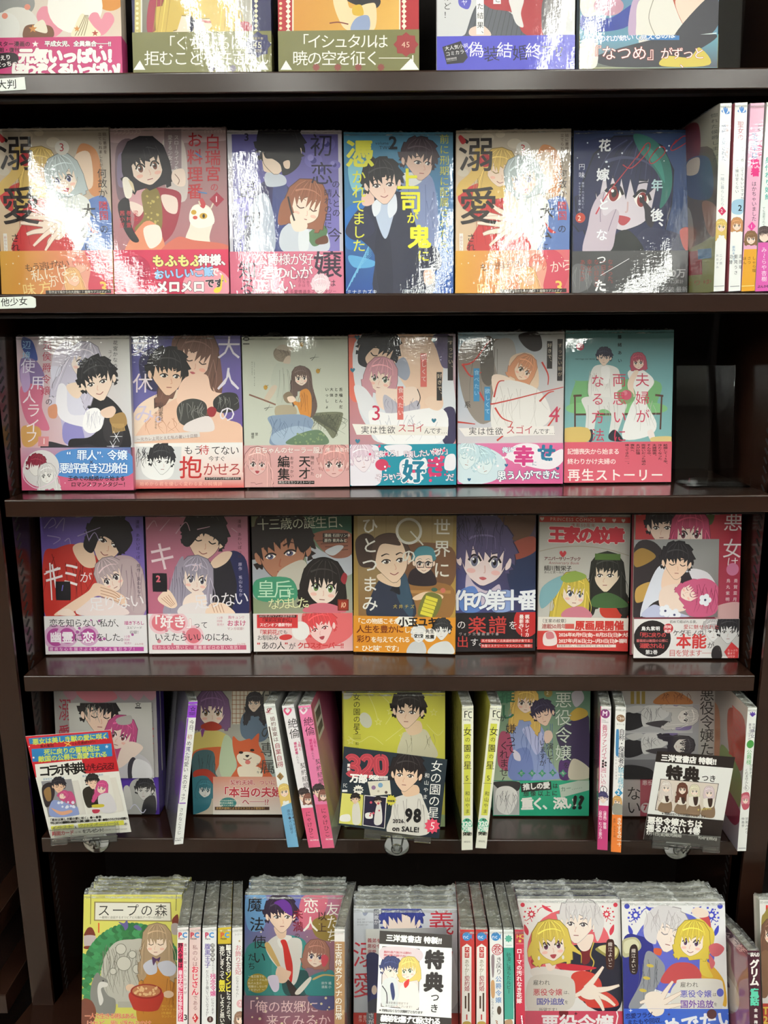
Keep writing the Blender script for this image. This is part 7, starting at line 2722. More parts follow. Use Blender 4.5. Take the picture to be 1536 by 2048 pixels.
def pop_sign(a, portrait):
    a.grad(['e6e6e2', 'e8e8e4', 'e4e4e0', 'e6e6e2'])
def art(a):
    a.grad(['e4e4e0', 'e6e6e2', 'e2e2de', 'e4e4e0'])
    a.p('241d1b', '570,565 1256,620 1240,720 560,662')
    a.t('三洋堂書店 特製!!', 615, 595, 62, 'f4f2ee', bold=.05, rot=4.6, sp=.99)
    a.t('特典', 662, 690, 142, '241d1b', bold=.06, rot=4.6, sp=1.05)
    a.t('つき', 965, 770, 64, '241d1b', bold=.02, rot=4.6, sp=1.0)
    a.p('4a4440', '608,808 1112,850 1062,1120 560,1080')
    a.p('d8ccc0', '614,814 1106,854 1057,1114 567,1075')
    for i, (x, hr) in enumerate(((660, 'd8ccc4'), (800, '5a3428'), (905, 'd8d0b4'), (1030, 'd4c0c4'))):
        y = 860 + i * 14
        a.b('d4cabc', [(x - 70, y + 60), (x - 40, y + 70), (x - 40, y + 190), (x - 70, y + 210)])
        a.b('7a6450', [(x - 56, y + 160), (x, y + 130), (x + 44, y + 150), (x + 36, y + 240), (x - 70, y + 225)])
        a.b('e4ddd2', [(x - 48, y + 70), (x, y + 50), (x + 40, y + 76), (x + 30, y + 150), (x - 44, y + 150)])
        a.b('3a2a24', [(x - 14, y + 74), (x + 26, y + 72), (x + 20, y + 140), (x - 4, y + 146)])
        a.head(x - 4, y + 26, 34, hr, 'long' if i in (0, 1) else 'bob', .1, 2, '6a5a50', 'efe0d2', seed=291 + i)
    a.t('※SAMPLE', 925, 1062, 26, 'd0c05c', rot=-6)
    a.t('※特典はなくなり次第終了となります', 620, 1093, 24, '2c2420', bold=.02, rot=4.6, sp=.93)
    a.p('241d1b', '484,1108 1150,1166 1120,1400 450,1345')
    a.t('悪役令嬢たちは', 498, 1130, 68, 'f2f0ea', bold=.05, rot=4.6, sp=1.0)
    a.t('揺るがない 4巻', 488, 1198, 68, 'f2f0ea', bold=.05, rot=3.6, sp=1.0)
    a.t('9月4日(金)販売開始', 485, 1258, 36, 'dcdad4', bold=.03, rot=4, sp=.96)
    a.t('924円(税込)', 932, 1296, 34, 'dcdad4', bold=.03, rot=4, sp=.9)
sign("578,572 1252,626 1112,1388 460,1333", V5E, -.030, art, 'black and white sign with four printed girls, clipped right on the fifth board', '2a2422')

def clip(cx, cy, r_px, jaw, label, view):
    """suction cup stuck on the shelf front, short arm, hinge and the clear jaw that grips the sign"""
    c = at_y(cx, cy, -.0004)
    e = at_y(cx + r_px, cy, -.0004)
    rr = (e - c).length
    root = empty('sign_clip', Matrix.Translation(c))
    tag(root, label, 'clip', 'clear sign clips')
    m = Matrix.Rotation(R(90), 4, 'X')
    MB().lathe([(0, .0035), (rr * .35, .0034), (rr * .45, .006), (rr * .3, .009), (0, .0095)][::-1] + [], m).build('cup_knob', MAT['clip'], root, smooth=True)
    MB().lathe([(0, .0036), (rr * .6, .0030), (rr * .92, .0012), (rr, .0002), (rr * .9, .0001), (0, .0001)], m, 48).build('suction_cup', MAT['sucker'], root, smooth=True)
    q = quad_px(jaw, view)
    P = [at_y(*p, yy) - c for p, yy in zip(q, (-.034, -.034, -.037, -.037))]
    X = (P[1] - P[0])
    w = X.length
    X.normalize()
    Zv = (P[0] - P[3])
    h = Zv.length
    Zv = (Zv - X * Zv.dot(X)).normalized()
    Y = Zv.cross(X).normalized()
    mm = Matrix((X, Y, Zv)).transposed().to_4x4()
    mm.translation = P[3]
    def part(name, boxes, mat='clip', bev=.0004):
        b = MB()
        for bx in boxes:
            b.box(*bx, mm)
        return b.build(name, MAT[mat], root, bevel=bev)
    part('front_jaw', [(0, w, -.0050, -.0038, h * .28, h), (0, w, -.0056, -.0038, h * .94, h), (0, w * .25, -.0055, -.0035, 0, h * .32), (w * .75, w, -.0055, -.0035, 0, h * .32)])
    part('rear_jaw', [(0, w, .0052, .0064, h * .28, h * .9), (w * .25, w * .75, .0042, .0064, 0, h * .3)])
    t = MB().tube([mm @ Vector((w * .02, 0, h * .14)), mm @ Vector((w * .98, 0, h * .14))], .0026, 12)
    t.build('hinge_rod', MAT['clip'], root, smooth=True)
    a0, a1 = mm @ Vector((w * .5, .004, h * .1)), Vector((0, -.009, 0))
    arm = MB()
    for s_ in (-1, 1):
        arm.tube([a0 + X * .0075 * s_, a0 * .4 + a1 * .6 + X * .006 * s_, a1 + X * .003 * s_], .0011, 8)
    arm.build('arm', MAT['clip'], root, smooth=True)
clip(192, 1682, 27, "305,1185 850,1150 860,1290 315,1318", 'clear suction clip holding the red and white sign', V5A)
clip(793.5, 1692, 26, "236,1120 790,1160 778,1292 240,1258", 'clear suction clip holding the dark blue sign', V5C)
clip(1355, 1694, 28, "528,1250 1108,1292 1100,1432 522,1392", 'clear suction clip holding the black and white sign', V5E)
# ------------------------------------------------------------------ lowest row, on the sloping board
V6A, V6B, V6C, V6D, V6E = (130, 1740, 4.151), (470, 1740, 6.144), (690, 1740, 4.151), (1010, 1740, 5.908), (1220, 1740, 4.861)
H6 = .182
def top6(px, py, h=H6):
    return at_plane(px, py, P6 - Z6 * (H6 - h), Z6)

class Face6(Face):
    def __init__(s, xl, yl, xr_, yr, view, t=.016, h=H6):
        a, b = top6(xl, yl, h), top6(xr_, yr, h)
        y = (a.y + b.y) / 2
        X = Vector((1, 0, 0))
        a = Vector((a.x, y, (a.z + b.z) / 2))
        b = Vector((b.x, y, a.z))
        s.t, s.name = t, 'manga_book'
        s.w, s.h = (b - a).length, h
        s.X, s.Y, s.Z = X, Y6, Z6
        s.o = a - Z6 * h
        s.mw = Matrix((s.X, s.Y, s.Z)).transposed().to_4x4()
        s.mw.translation = s.o
        s.quad = [proj(a), proj(b), proj(b - Z6 * h), proj(a - Z6 * h)]
        s.art = Sheet(s.quad, s.w, s.h).view(view)
        s.band = None

def stack6(f, n, labels, gap=.0022, dx=.0008):
    """further copies right behind the front one"""
    for k in range(n):
        m = f.mw.copy()
        m.translation = f.o + f.Y * (f.t + gap) * (k + 1) + f.X * dx * ((-1) ** k) * (k + 1)
        dup(f.root, m, labels.replace('%s', ('first', 'second', 'third', 'fourth')[k]), group=f.root.get('group'))

def spine6(xl, xr_, ytop, yaw, view, h=H6, depth=.128):
    a, b = top6(xl, ytop, h), top6(xr_, ytop, h)
    Y = (Matrix.Rotation(R(-yaw), 3, Z6) @ Y6).normalized()
    X = Y.cross(Z6).normalized()
    s = Spine.__new__(Spine)
    s.depth, s.name, s.side = depth, 'manga_book', None
    s.w, s.h = (b - a).length * math.cos(R(yaw)) * .97, h
    s.X, s.Y, s.Z = X, Y, Z6
    s.o = a - Z6 * h
    s.mw = Matrix((X, Y, Z6)).transposed().to_4x4()
    s.mw.translation = s.o
    s.quad = [proj(a), proj(a + X * s.w), proj(a + X * s.w - Z6 * h), proj(a - Z6 * h)]
    s.art = Sheet(s.quad, s.w, h).view(view)
    s.sideart = None
    return s

f = Face6(167, 1790, 364.5, 1789, V6A)
a = f.art
a.grad(['cfc962', 'd2cc66', 'd0ca62', 'ccc65e'])
for x in (215, 925):
    a.l('4a4030', 5, [(x, 205), (x - 4, 450 if x < 500 else 340)], sm=0)
a.p('8a7c50', '242,262 880,266 888,430 240,422')
a.p('dcd8cc', '254,272 872,276 876,420 250,412')
a.t('スープの森', 268, 282, 108, '2c2824', sp=1.1, bold=.0)
a.t('～動物と会話するオリビアと元傭兵アーサーの物語～', 285, 382, 24, '5a5448', sp=.93)
a.t('1', 250, 418, 120, 'c85a2c')
a.b('6a2c20', '160,530 190,480 225,480 250,530 245,545 165,545')
a.b('b8a8a8', '165,545 245,545 262,590 250,635 170,635 155,590')
a.b('6a2c20', '165,632 250,632 250,655 165,655')
a.b('6a2c20', '890,410 925,370 940,380 940,450 895,450')
a.b('a89c98', '885,450 940,450 940,530 890,530')
lv = random.Random(5)
for ang in range(185, 372, 5):
    q = R(ang)
    for rr in (300, 345, 395):
        x, y = 560 + rr * 1.02 * math.cos(q), 900 + rr * 1.1 * math.sin(q)
        if x < 930:
            a.b(lv.choice(['2c6a3c', '34784a', '286038', '3c8450']), [(x - 34, y), (x - 8, y - 30), (x + 30, y - 16), (x + 36, y + 18), (x, y + 34), (x - 26, y + 22)])
for i in range(16):
    x, y = 180 + lv.uniform(-30, 40), 720 + i * 24
    a.b(lv.choice(['2c6a3c', '34784a', '3c8450']), [(x - 30, y), (x, y - 30), (x + 34, y), (x + 4, y + 32)])
a.b('5c5488', '445,430 490,440 515,415 525,470 500,500 485,470')
a.b('5c5488', '570,470 600,455 640,490 610,500')
a.b('b4b0a4', '330,720 420,600 560,575 660,600 680,900 560,1090 350,1090 300,900')
a.lines('6c685e', 34, 310, 620, 660, 1060, 4, 301, 40)
for x, y, r in ((465, 655, 46), (490, 775, 62), (400, 840, 30), (600, 820, 40), (560, 700, 34)):
    a.e('6c685e', x, y, r)
    a.e('c4c0b4', x, y, r - 5)
a.r('a8a498', 440, 1090, 640, 1140)
a.b('7a7872', '215,980 240,890 270,850 300,880 350,910 355,950 320,970 360,1040 420,1080 400,1200 260,1180 215,1080')
a.b('d4d0c8', '290,930 352,935 350,965 300,985 320,1080 290,1120 270,1000')
a.e('2a2824', 318, 918, 7)
a.b('b4762c', '610,960 640,870 700,800 850,790 930,860 940,1279 620,1279')
a.lines('7a4a18', 9, 640, 880, 920, 1200, 5, 302, 20)
a.b('a88c6c', '680,560 720,470 800,455 870,500 895,640 890,780 820,800 700,790 670,680')
a.head(765, 600, 92, 'a48a6c', 'long', -.35, 0, '6a5a48', 'edd6c2', closed=1, seed=303)
a.b('c4c4d0', '650,790 720,740 760,780 760,850 690,865')
a.b('c4c4d0', '770,780 860,750 925,800 900,870 820,870')
a.b('4a2c54', '725,720 760,735 792,720 780,760 760,750 735,790')
a.e('d8b89c', 545, 975, 40, 30)
a.e('d8b89c', 860, 1030, 44, 30)
a.b('a83428', '545,1010 560,1130 600,1165 740,1170 790,1130 806,1010')
a.e('8c2a20', 676, 1005, 132, 62)
a.e('b0714a', 676, 1003, 116, 50)
a.dots('d8b080', 26, 585, 970, 765, 1035, 7, 13, 15)
a.b('6a3420', '140,1082 220,1082 260,1180 220,1279 140,1279')
a.t('一人で生きる術はある。', 165, 1185, 50, 'd86a4c', bold=.02, sp=.82, out='efe0c0', ow=.02)
a.t('けれど、思い浮かぶのは', 180, 1245, 54, 'd86a4c', bold=.02, sp=.9, out='efe0c0', ow=.02)
a.t('次にくる/ライトノベル大賞/2年連続/ランクイン!!', 800, 1115, 24, 'd8b04c')
f.finish('yellow cover with a long-haired cook carrying a red soup pot', spine='b8b25c', edge='c8c480', mat='calm', low=.0025)
stack6(f, 2, '%s copy behind the yellow cover with the red soup pot')

def sp6(xl, xr_, ytop, yaw, view, cols, label, art=None, left='b8b4ac', right='b8b4ac', group='upright books in the lowest row', h=H6, depth=.128, **k):
    s = spine6(xl, xr_, ytop, yaw, view, h, depth)
    s.art.grad(cols)
    if art:
        art(s.art)
    s.finish(label, group, left=left, right=right, low=.003, **k)
    return s

def pc(a, x, c='b83a48', y=510, sub='PASH!'):
    a.t('P', x, y, 58, c, bold=.05)
    a.t('C', x + 34, y, 58, '4a8ac4', bold=.05)
    a.t(sub, x + 2, y + 52, 18, '2c2a2c', bold=.04)
def art(a):
    pc(a, 940)
    a.r('c83058', 938, 605, 982, 1260)
    a.t('野人令嬢は', 936, 605, 42, '241018', v=1, sp=1.0, bold=.03)
    a.t('皇太子妃になる', 938, 830, 40, 'f0dce4', v=1, sp=.92, bold=.03)
    a.t('竜を狩りたい', 938, 1090, 38, 'f0dce4', v=1, sp=.9, bold=.02)
    a.t('貴之国に嫁入りしたはずが', 985, 610, 28, '8a3a50', v=1, sp=1.28)
    a.t('3', 985, 1190, 64, '2a2628', bold=.03)
sp6(355, 377.5, 1856, -11, V6A, ['e6e0de', 'e8e2e0', 'e4dcdc', 'e6e0de'], 'white and crimson spine numbered three, right beside the soup-pot cover', art)
def art(a):
    pc(a, 1040)
    a.t('私の心は', 1058, 620, 44, '8a5a58', v=1, sp=1.05)
    a.t('おじさん', 1048, 795, 62, 'd0364c', v=1, sp=1.0, bold=.03, out='f0dcdc', ow=.03)
    a.t('である', 1060, 1040, 42, '8a5a58', v=1, sp=1.0)
    a.p('b8282c', '1082,1188 1108,1228 1082,1270 1056,1228')
    a.t('5', 1066, 1202, 46, 'f4e4e0', bold=.02)
sp6(379, 402, 1856, -11, V6A, ['dcc0bc', 'e0c8c4', 'dcc4c0', 'd8bcb8'], 'pale pink spine numbered five in a red diamond', art)
def art(a):
    pc(a, 1162, 'b83a5c', sub='Fiore')
    a.t('腹黒王子', 1158, 610, 52, '6a5aa0', v=1, sp=.98, bold=.02)
    a.t('だとバレると聞いていないのですが？', 1168, 830, 26, '3a3640', v=1, sp=.88)
    for i in range(4):
        a.e('4a4648', 1226, 626 + 38 * i, 18)
    a.t('婚約破棄', 1212, 610, 30, 'eceae6', v=1, sp=1.26)
    a.t('されたので', 1218, 760, 22, '4a4648', v=1)
    a.t('残念令嬢', 1204, 860, 50, 'd0508c', v=1, sp=.94, bold=.02)
    a.t('になります', 1212, 1060, 28, '4a4648', v=1)
    a.e('4a2c2c', 1205, 1240, 26)
    a.t('1', 1194, 1216, 42, 'f0e8e4')
sp6(405, 434, 1856, -11, V6A, ['e4e4e4', 'e8e8e8', 'e6e6e6', 'e0e0e0'], 'white spine with violet and pink title lettering, numbered one on a dark dot', art)
def art(a):
    a.grad(['201c1c'] * 4, [(1265, 615), (1395, 612), (1395, 1500), (1265, 1500)])
    pc(a, 1290, 'c85a3c')
    a.t('騙されたら', 1335, 620, 50, 'eceae2', v=1, sp=.92, bold=.03)
    a.t('ゾンビ', 1328, 840, 62, 'd8cc3c', v=1, sp=.9, bold=.04)
    a.t('になったので、', 1340, 1000, 42, 'eceae2', v=1, sp=.94, bold=.02)
    a.t('進化しまくって', 1282, 630, 44, 'eceae2', v=1, sp=.88, bold=.02)
    a.t('無双', 1278, 910, 52, 'd8cc3c', v=1, sp=.95, bold=.05)
    a.t('しようと思います', 1284, 1030, 42, 'eceae2', v=1, sp=.94, bold=.02)
sp6(436, 463, 1856, -11, V6A, ['c8b030', 'ccb434', '201c1c', '201c1c'], 'black spine with a yellow head and yellow lettering', art, left='2a2624', right='c8b030')
def art(a):
    a.t('レジーナ', 1408, 525, 20, '6a6a6c')
    a.star('b89a6c', 1448, 590, 12)
    a.t('お飾り王妃', 1412, 620, 52, 'c87a84', v=1, sp=.96, bold=.01)
    a.t('になりません！', 1418, 880, 26, '5a5658', v=1)
    a.t('二度目の人生では', 1462, 640, 28, '6a6668', v=1, sp=1.0)
    a.e('d8a8ac', 1458, 1110, 34)
    a.t('2', 1442, 1082, 48, 'f4ecec')
    a.head(1455, 1235, 36, '8a6a58', 'bob', 0, 0, '4a4038', 'f0dac8', seed=311)
sp6(464.5, 485.5, 1856, -11, V6A, ['e2e0de', 'e4e2e0', 'e2e0de', 'd8d4d2'], 'white spine with pink lettering and a two in a pink dot', art)

f = Face6(490, 1790, 690, 1791, V6B)
a = f.art
a.grad(['4a6cb0', 'b86a7c', '1f5a5e', '8a7038'])
a.b('6a9ac8', '140,320 380,320 360,700 160,720')
a.b('5a5c9c', '600,320 860,320 800,600 620,560')
a.b('c8687c', '830,330 1140,330 1000,700 800,680')
a.b('8a7438', '960,620 1230,560 1230,860 1000,820')
a.b('2f7a78', '140,960 420,900 480,1200 500,1530 140,1540')
a.b('3a8c88', '500,860 860,870 850,1260 760,1540 480,1530')
a.b('1d4a4c', '600,1300 880,1240 880,1530 620,1530')
a.dots('e8e0c8', 30, 160, 340, 1200, 1000, 5, 13, 16)
a.b('ded9d2', '380,920 520,800 640,830 820,880 780,1300 690,1420 560,1240 430,1080')
a.b('c6a468', '370,950 420,900 560,1180 540,1210')
a.b('ece8e2', '520,860 600,800 700,820 620,900 560,960')
a.b('c42c28', '560,870 620,860 660,960 710,1180 690,1390 620,1180 590,960')
a.b('2a1c1e', '620,1340 690,1380 800,1540 700,1560')
a.b('e8c6ac', '480,700 620,690 620,820 540,840')
a.head(560, 560, 150, '2c2034', 'short', .35, 0, '5a4a4a', 'f0d2bc', male=1, seed=321)
a.b('5a2c80', '480,400 600,360 690,440 700,560 620,520 540,440')
a.b('e8c6ac', '540,1180 640,1230 690,1260 620,1380 520,1370 500,1260')
a.b('d8cce0', '400,1320 520,1300 540,1460 470,1490')
a.b('2f7e80', '900,1330 1100,1240 1215,1260 1215,1540 880,1530')
a.b('c8a868', '960,1330 1080,1280 1215,1290 1215,1306 1090,1300 970,1350')
a.b('e8e0d4', '740,1500 910,1320 930,1360 800,1520')
a.head(1000, 1050, 118, '9c6a5c', 'bob', -.15, 6, '3c3460', 'f3dccb', seed=322)
a.b('c84858', '1060,1060 1110,1040 1150,1090 1110,1180 1070,1170')
a.t('友たち', 1118, 395, 175, 'f0ece4', v=1, sp=.92)
a.t('恋', 840, 350, 190, 'f0ece4', bold=.01)
a.t('人', 830, 570, 195, 'f0ece4', bold=.01)
a.t('以上', 1010, 505, 120, '3a1c20', v=1, sp=1.18, bold=.01)
a.t('未満', 710, 480, 130, '7a1c30', v=1, sp=1.16, bold=.02)
a.t('の', 730, 770, 70, '3a1c20')
a.t('魔', 150, 335, 185, '1c1a20', bold=.01)
a.t('法', 180, 575, 185, '1c1a20', bold=.01)
a.t('使い', 215, 800, 170, '1c1a20', v=1, sp=1.12)
a.t('たち', 155, 1020, 100, '1c2424', v=1, sp=1.1)
a.e('a08a34', 280, 1390, 130, 120)
a.t('～竜王陛下も/ニュートさん方も/私の人生の/邪魔はしないで/ください！～', 160, 1290, 34, 'f0e8cc')
a.t('原作 橘/漫画 小', 1060, 1370, 38, 'e4ecec')
b = f.begin_band(1540, ['6a5a6c', '8a6068', 'a8485c', '9c4c60'])
b.b('4a4a78', '900,1545 1220,1545 1220,1700 1000,1700')
b.dots('e8d8b0', 16, 160, 1560, 1200, 1880, 8, 18, 17)
b.t('「俺の故郷に', 90, 1595, 160, 'f0cccc', bold=.0, sp=.98)
b.t('来てみるか', 380, 1765, 160, 'f0cccc', bold=.0, sp=1.0)
f.finish('teal and rose cover with a purple-haired man in a red tie', spine='6a7a80', edge='98a0a4', mat='calm', low=.003)
stack6(f, 2, '%s copy behind the teal cover with the man in a red tie')
def art(a):
    a.t('レジーナ', 1228, 770, 26, 'b06a70')
    a.r('a8825c', 1215, 880, 1350, 2000)
    a.dots('c8a47c', 16, 1225, 900, 1345, 1900, 10, 22, 18)
    a.t('王宮侍女アンナの日常', 1228, 905, 92, 'f2ece0', v=1, sp=1.02, bold=.02, out='6a4a34', ow=.03)
sp6(669, 690, 1858, 3, V6B, ['e6e2e0', 'e8e4e2', 'a8825c', 'a8825c'], 'brown spine with white lettering, right of the man in a red tie', art, right='a8a4a0')

f = Face6(707, 1818, 914, 1817, V6C, t=.0135)
a = f.art
a.grad(['c8ccd4', 'c4c8d0', 'bcc0c8', 'b8bcc4'])
a.b('8a90a4', '150,340 190,350 170,380 150,370')
a.b('dfe2e8', '330,600 560,520 760,520 900,700 900,1150 330,1150')
a.head(470, 430, 128, '343c80', 'short', .1, 0, '5a4a5a', 'efdcd0', male=1, face=0, seed=331)
a.r('6a6c78', 238, 325, 282, 500)
a.t('何故か', 240, 335, 40, 'e4e4e8', v=1)
a.t('SAY MY/EVIL BROTHER/STORY BY', 100, 400, 19, '7a7e88')
a.t('義弟を', 690, 330, 220, 'b82c3c', v=1, sp=1.0)
a.t('溺愛', 60, 590, 230, 'b82c3c', v=1, sp=1.1)
b = f.begin_band(1182, ['a82824', 'ac2c28', 'b02c28', 'b02c28'])
b.t('宮乃/原作', 150, 1200, 30, 'e8d0cc', v=1)
b.r('6a6c74', 178, 1170, 240, 1300)
b.t('さがり', 190, 1180, 52, 'e4e4e8', v=1)
f.finish('pale grey cover with a blue-haired boy and red brush lettering, behind the sign', spine='a8acb4', edge='b8bcc0', low=.003)
stack6(f, 3, '%s copy behind the pale grey cover with red brush lettering')
SIGN6 = f

def art(a):
    a.grad(['d0d0cc', '8c8a90', '3c4880', 'b0b0b0'])
    a.e('cccac8', 225, 640, 56, 66)
    a.t('義弟を/悪役令/溺愛', 178, 570, 36, '8c2430', bold=.02)
    a.r('2c3468', 165, 715, 290, 1180)
    a.b('1f244c', '165,720 290,720 290,960 230,940 200,1100 170,1160')
    a.e('e0c8b8', 240, 985, 22, 40)
    a.b('3a3c48', '190,1090 290,1060 290,1180 190,1180')
photo_card(("165,505 800,470 900,1170 190,1185", V6C), SIGN6, art, 'blue picture card tucked behind the black and white sign of the lowest row')

def art(a):
    a.grad(['ececea', 'eeeeec', 'ececea', 'e8e8e6'])
    a.p('2a2320', '286,500 890,540 890,650 284,612')
    a.t('三洋堂書店 特製!!', 342, 532, 60, 'f6f4f0', bold=.05, rot=3.6, sp=.99)
    a.p('4a4440', '310,632 620,655 612,1162 298,1135')
    a.p('e4d6d0', '315,638 614,660 607,1156 304,1130')
    a.b('d8c8cc', '320,640 614,660 612,760 318,750')
    a.t('義弟を虐げて殺される運命の/悪役令嬢は回避のために/頑張ります ①', 322, 668, 22, 'b03a44', bold=.02, rot=3, sp=.8)
    a.head(380, 830, 66, '28305c', 'short', .8, 6, '4a5a4a', 'f0ddd0', male=1, seed=341)
    a.head(535, 830, 66, 'd8c06a', 'bob', -.8, -4, '4a6a4a', 'f3e0d2', seed=342)
    a.b('d8dad8', '312,930 420,900 450,1080 420,1130 306,1120')
    a.b('ece4dc', '470,960 560,930 606,980 606,1150 450,1140 450,1040')
    a.b('26305c', '375,960 400,940 415,1040 395,1080')
    a.l('26242c', 8, '308,960 345,1020 350,1110')
    a.b('c83430', '490,940 530,905 530,950 500,980')
    a.t('三洋堂書店限定です/ありがとうございます！', 335, 1090, 22, '6a5a58', rot=3, sp=.98)
    a.t('特', 668, 665, 158, '241d1b', bold=.06, rot=3, sx=1.0)
    a.t('典', 660, 850, 162, '241d1b', bold=.06, rot=3)
    a.t('つ', 712, 1020, 76, '241d1b', bold=.02, rot=3)
    a.t('き', 705, 1110, 76, '241d1b', bold=.02, rot=3)
    a.t('※特典はなくなり次第終了となります', 285, 1150, 25, '2c2420', bold=.02, rot=3.6, sp=.85)
    a.p('2a2320', '262,1188 888,1230 885,1700 240,1650')
    a.t('義弟を虐げて殺される', 296, 1200, 60, 'f4f2ee', bold=.05, rot=3.4, sp=.82)
    a.t('運命の悪役令嬢は', 290, 1270, 60, 'f4f2ee', bold=.05, rot=3.4, sp=.82)
sign("288,502 888,540 882,1560 250,1510", V6C, P6.y - .085, art, 'black and white sign with a blue-haired and a blond face, front of the lowest row', '2a2422')

def nc(a, x, red):
    a.e('3a82c0', x + 38, 552, 36)
    a.t('nc', x + 8, 528, 48, 'eef2f6', sp=1.02)
    a.p('3a82c0', [(x + 66, 552), (x + 86, 525), (x + 80, 552), (x + 86, 582)])
def art_taisho(x):
    def art(a):
        nc(a, x, 1)
        a.p('efeae4', [(x, 640), (x + 40, 612), (x + 78, 640), (x + 76, 1500), (x - 4, 1500)])
        for i, ch in enumerate('大正'):
            a.r('b82c2c', x + 22, 640 + i * 46, x + 60, 682 + i * 46)
            a.t(ch, x + 26, 642 + i * 46, 32, 'f4e8e0', bold=.02)
        a.t('あやかし', x + 20, 740, 40, '7a6a48', v=1, sp=.88)
        a.t('契約婚', x + 18, 880, 46, '9c2c3c', v=1, sp=.9, bold=.01)
        a.r('4a3428', x + 48, 1020, x + 62, 1175)
        a.r('4a3428', x + 22, 1045, x + 36, 1150)
        a.t('1', x + 24, 1190, 60, 'b82c2c', bold=.04)
        a.e('b89a4c', x + 40, 1275, 36, 20)
    return art
RED = ['b43634', 'b83a38', 'b43634', 'b03230']
sp6(920, 949.5, 1859, 2, V6C, RED, 'red-framed white spine with a blue fish dot, leftmost of two alike', art_taisho(972), left='b04844', right='b04844')
sp6(951, 976, 1859, 2, V6C, RED, 'red-framed white spine with a blue fish dot, right one of two alike', art_taisho(1094), left='b04844', right='b04844')
def art(a):
    nc(a, 1212, 0)
    a.e('b83848', 1265, 660, 46)
    a.e('eae8e6', 1265, 660, 40)
    a.t('巻', 1226, 620, 76, 'b03444', bold=.01)
    a.t('き戻り', 1252, 720, 52, '3c383c', v=1, sp=.95)
    a.t('公爵令嬢', 1248, 880, 52, '6a92c0', v=1, sp=1.12, bold=.02)
    a.b('8a7a80', '1215,720 1240,715 1236,870 1222,880')
    a.t('になりました！', 1214, 1060, 24, '4a4648', v=1)
    a.b('c89a6c', '1212,930 1240,925 1242,1050 1216,1050')
    a.e('4a3c34', 1280, 1165, 18, 36)
    a.t('3', 1244, 1240, 54, 'b07a5a', bold=.02)
sp6(979, 1005.5, 1859, 2, V6C, ['e8e8e6', 'eaeae8', 'e8e6e4', 'e4e2e0'], 'white spine with a blue fish dot and a red circled character', art)
def art(a):
    a.grad(['3c9484', '3c9484', '429a8a', '3c9484'], [(1312, 645), (1400, 645), (1400, 1240), (1310, 1240)])
    a.star('5aa894', 1358, 570, 34, 8, .7)
    a.r('9ab8b0', 1335, 622, 1385, 626)
    a.t('砂漠に落ちたルビー', 1340, 685, 40, '1c2c2c', v=1, sp=.95)
    a.b('b08a6c', '1330,1250 1380,1240 1390,1279 1330,1279')
sp6(1007, 1027, 1859, 3, V6C, ['e4ebe8', 'e6ece9', 'e4e8e6', 'e4e8e6'], 'slim teal green spine with dark lettering', art)
def art(a):
    a.r('a83444', 1408, 500, 1484, 610)
    a.t('HQ', 1422, 525, 50, 'd8c85c', sp=.85)
    a.star('d8c85c', 1452, 590, 16, 6, .5)
    a.l('e4a8b0', 3, '1420,612 1482,612', sm=0)
    a.t('ローマの汚れなき花嫁', 1424, 650, 46, 'f6e8ea', v=1, sp=1.0, bold=.03)
    a.t('THE BRIDE OF ROME', 1472, 650, 13, 'e8b0b8', v=1)
sp6(1029.5, 1048, 1859, 3, V6C, ['b82c44', 'bc3048', 'b82c44', 'b02840'], 'slim crimson spine with white lettering beside the red floral cover', art, right='8c2438')

def floral(a, col, pts):
    for x, y, sx, sy in pts:
        a.e(col, x, y, 26)
        for (dx, dy) in ((90, 40), (150, 20), (30, 80), (20, 140)):
            a.r(col, x + sx * dx - 10, y + sy * dy - 10, x + sx * dx + 10, y + sy * dy + 10)
        a.star(col, x + sx * 105, y + sy * 110, 56, 9, .6)
        a.e('eceae6', x + sx * 105, y + sy * 110, 20)
        for dx, dy in ((60, 40), (180, 60), (30, 180), (60, 220)):
            a.e(col, x + sx * dx, y + sy * dy, 7)
        a.b(col, [(x + sx * 230, y), (x + sx * 330, y + sy * 50), (x + sx * 350, y + sy * 90), (x + sx * 260, y + sy * 50)])
        a.b(col, [(x + sx * 20, y + sy * 230), (x + sx * 70, y + sy * 300), (x + sx * 60, y + sy * 360), (x + sx * 20, y + sy * 310)])
        a.l(col, 8, [(x + sx * 40, y + sy * 190), (x + sx * 90, y + sy * 160), (x + sx * 110, y + sy * 200)])
        a.l(col, 8, [(x + sx * 170, y + sy * 90), (x + sx * 220, y + sy * 30), (x + sx * 330, y + sy * 20)])

f = Face6(1034.5, 1798, 1240, 1798, V6D)
a = f.art
a.grad(['eceae6', 'e8e6e4', 'e8e6e2', 'e6e4e0'])
floral(a, 'c83a4c', [(208, 412, 1, 1), (1305, 412, -1, 1)])
a.e('d8626c', 760, 960, 500)
a.b('1c1e30', '660,940 860,880 1080,860 1350,940 1362,1620 1000,1620 640,1160')
a.b('8c8448', '1080,920 1200,880 1345,930 1290,1060 1090,960')
a.b('d4cc94', '1100,920 1200,890 1330,935 1280,1030')
a.b('6a1c24', '900,960 1000,920 1000,1080 920,1110')
a.l('c8b04c', 14, '1050,850 1010,1000 1050,1090 1010,1200')
a.l('c8b04c', 9, '870,950 900,1000 900,1100')
a.b('efdccf', '850,820 1040,760 1000,930 900,950')
a.head(870, 620, 176, 'd8d4d4', 'short', -.3, 4, '5a4c54', 'f3e4d8', male=1, seed=351, line='8a8488')
a.b('d8d4d4', '700,430 840,360 1000,370 1130,460 1170,640 1100,840 1060,760 1040,600 960,520 840,460 740,560 700,700 680,560')
a.lines('a8a0a4', 18, 700, 380, 1130, 700, 5, 352, 40)
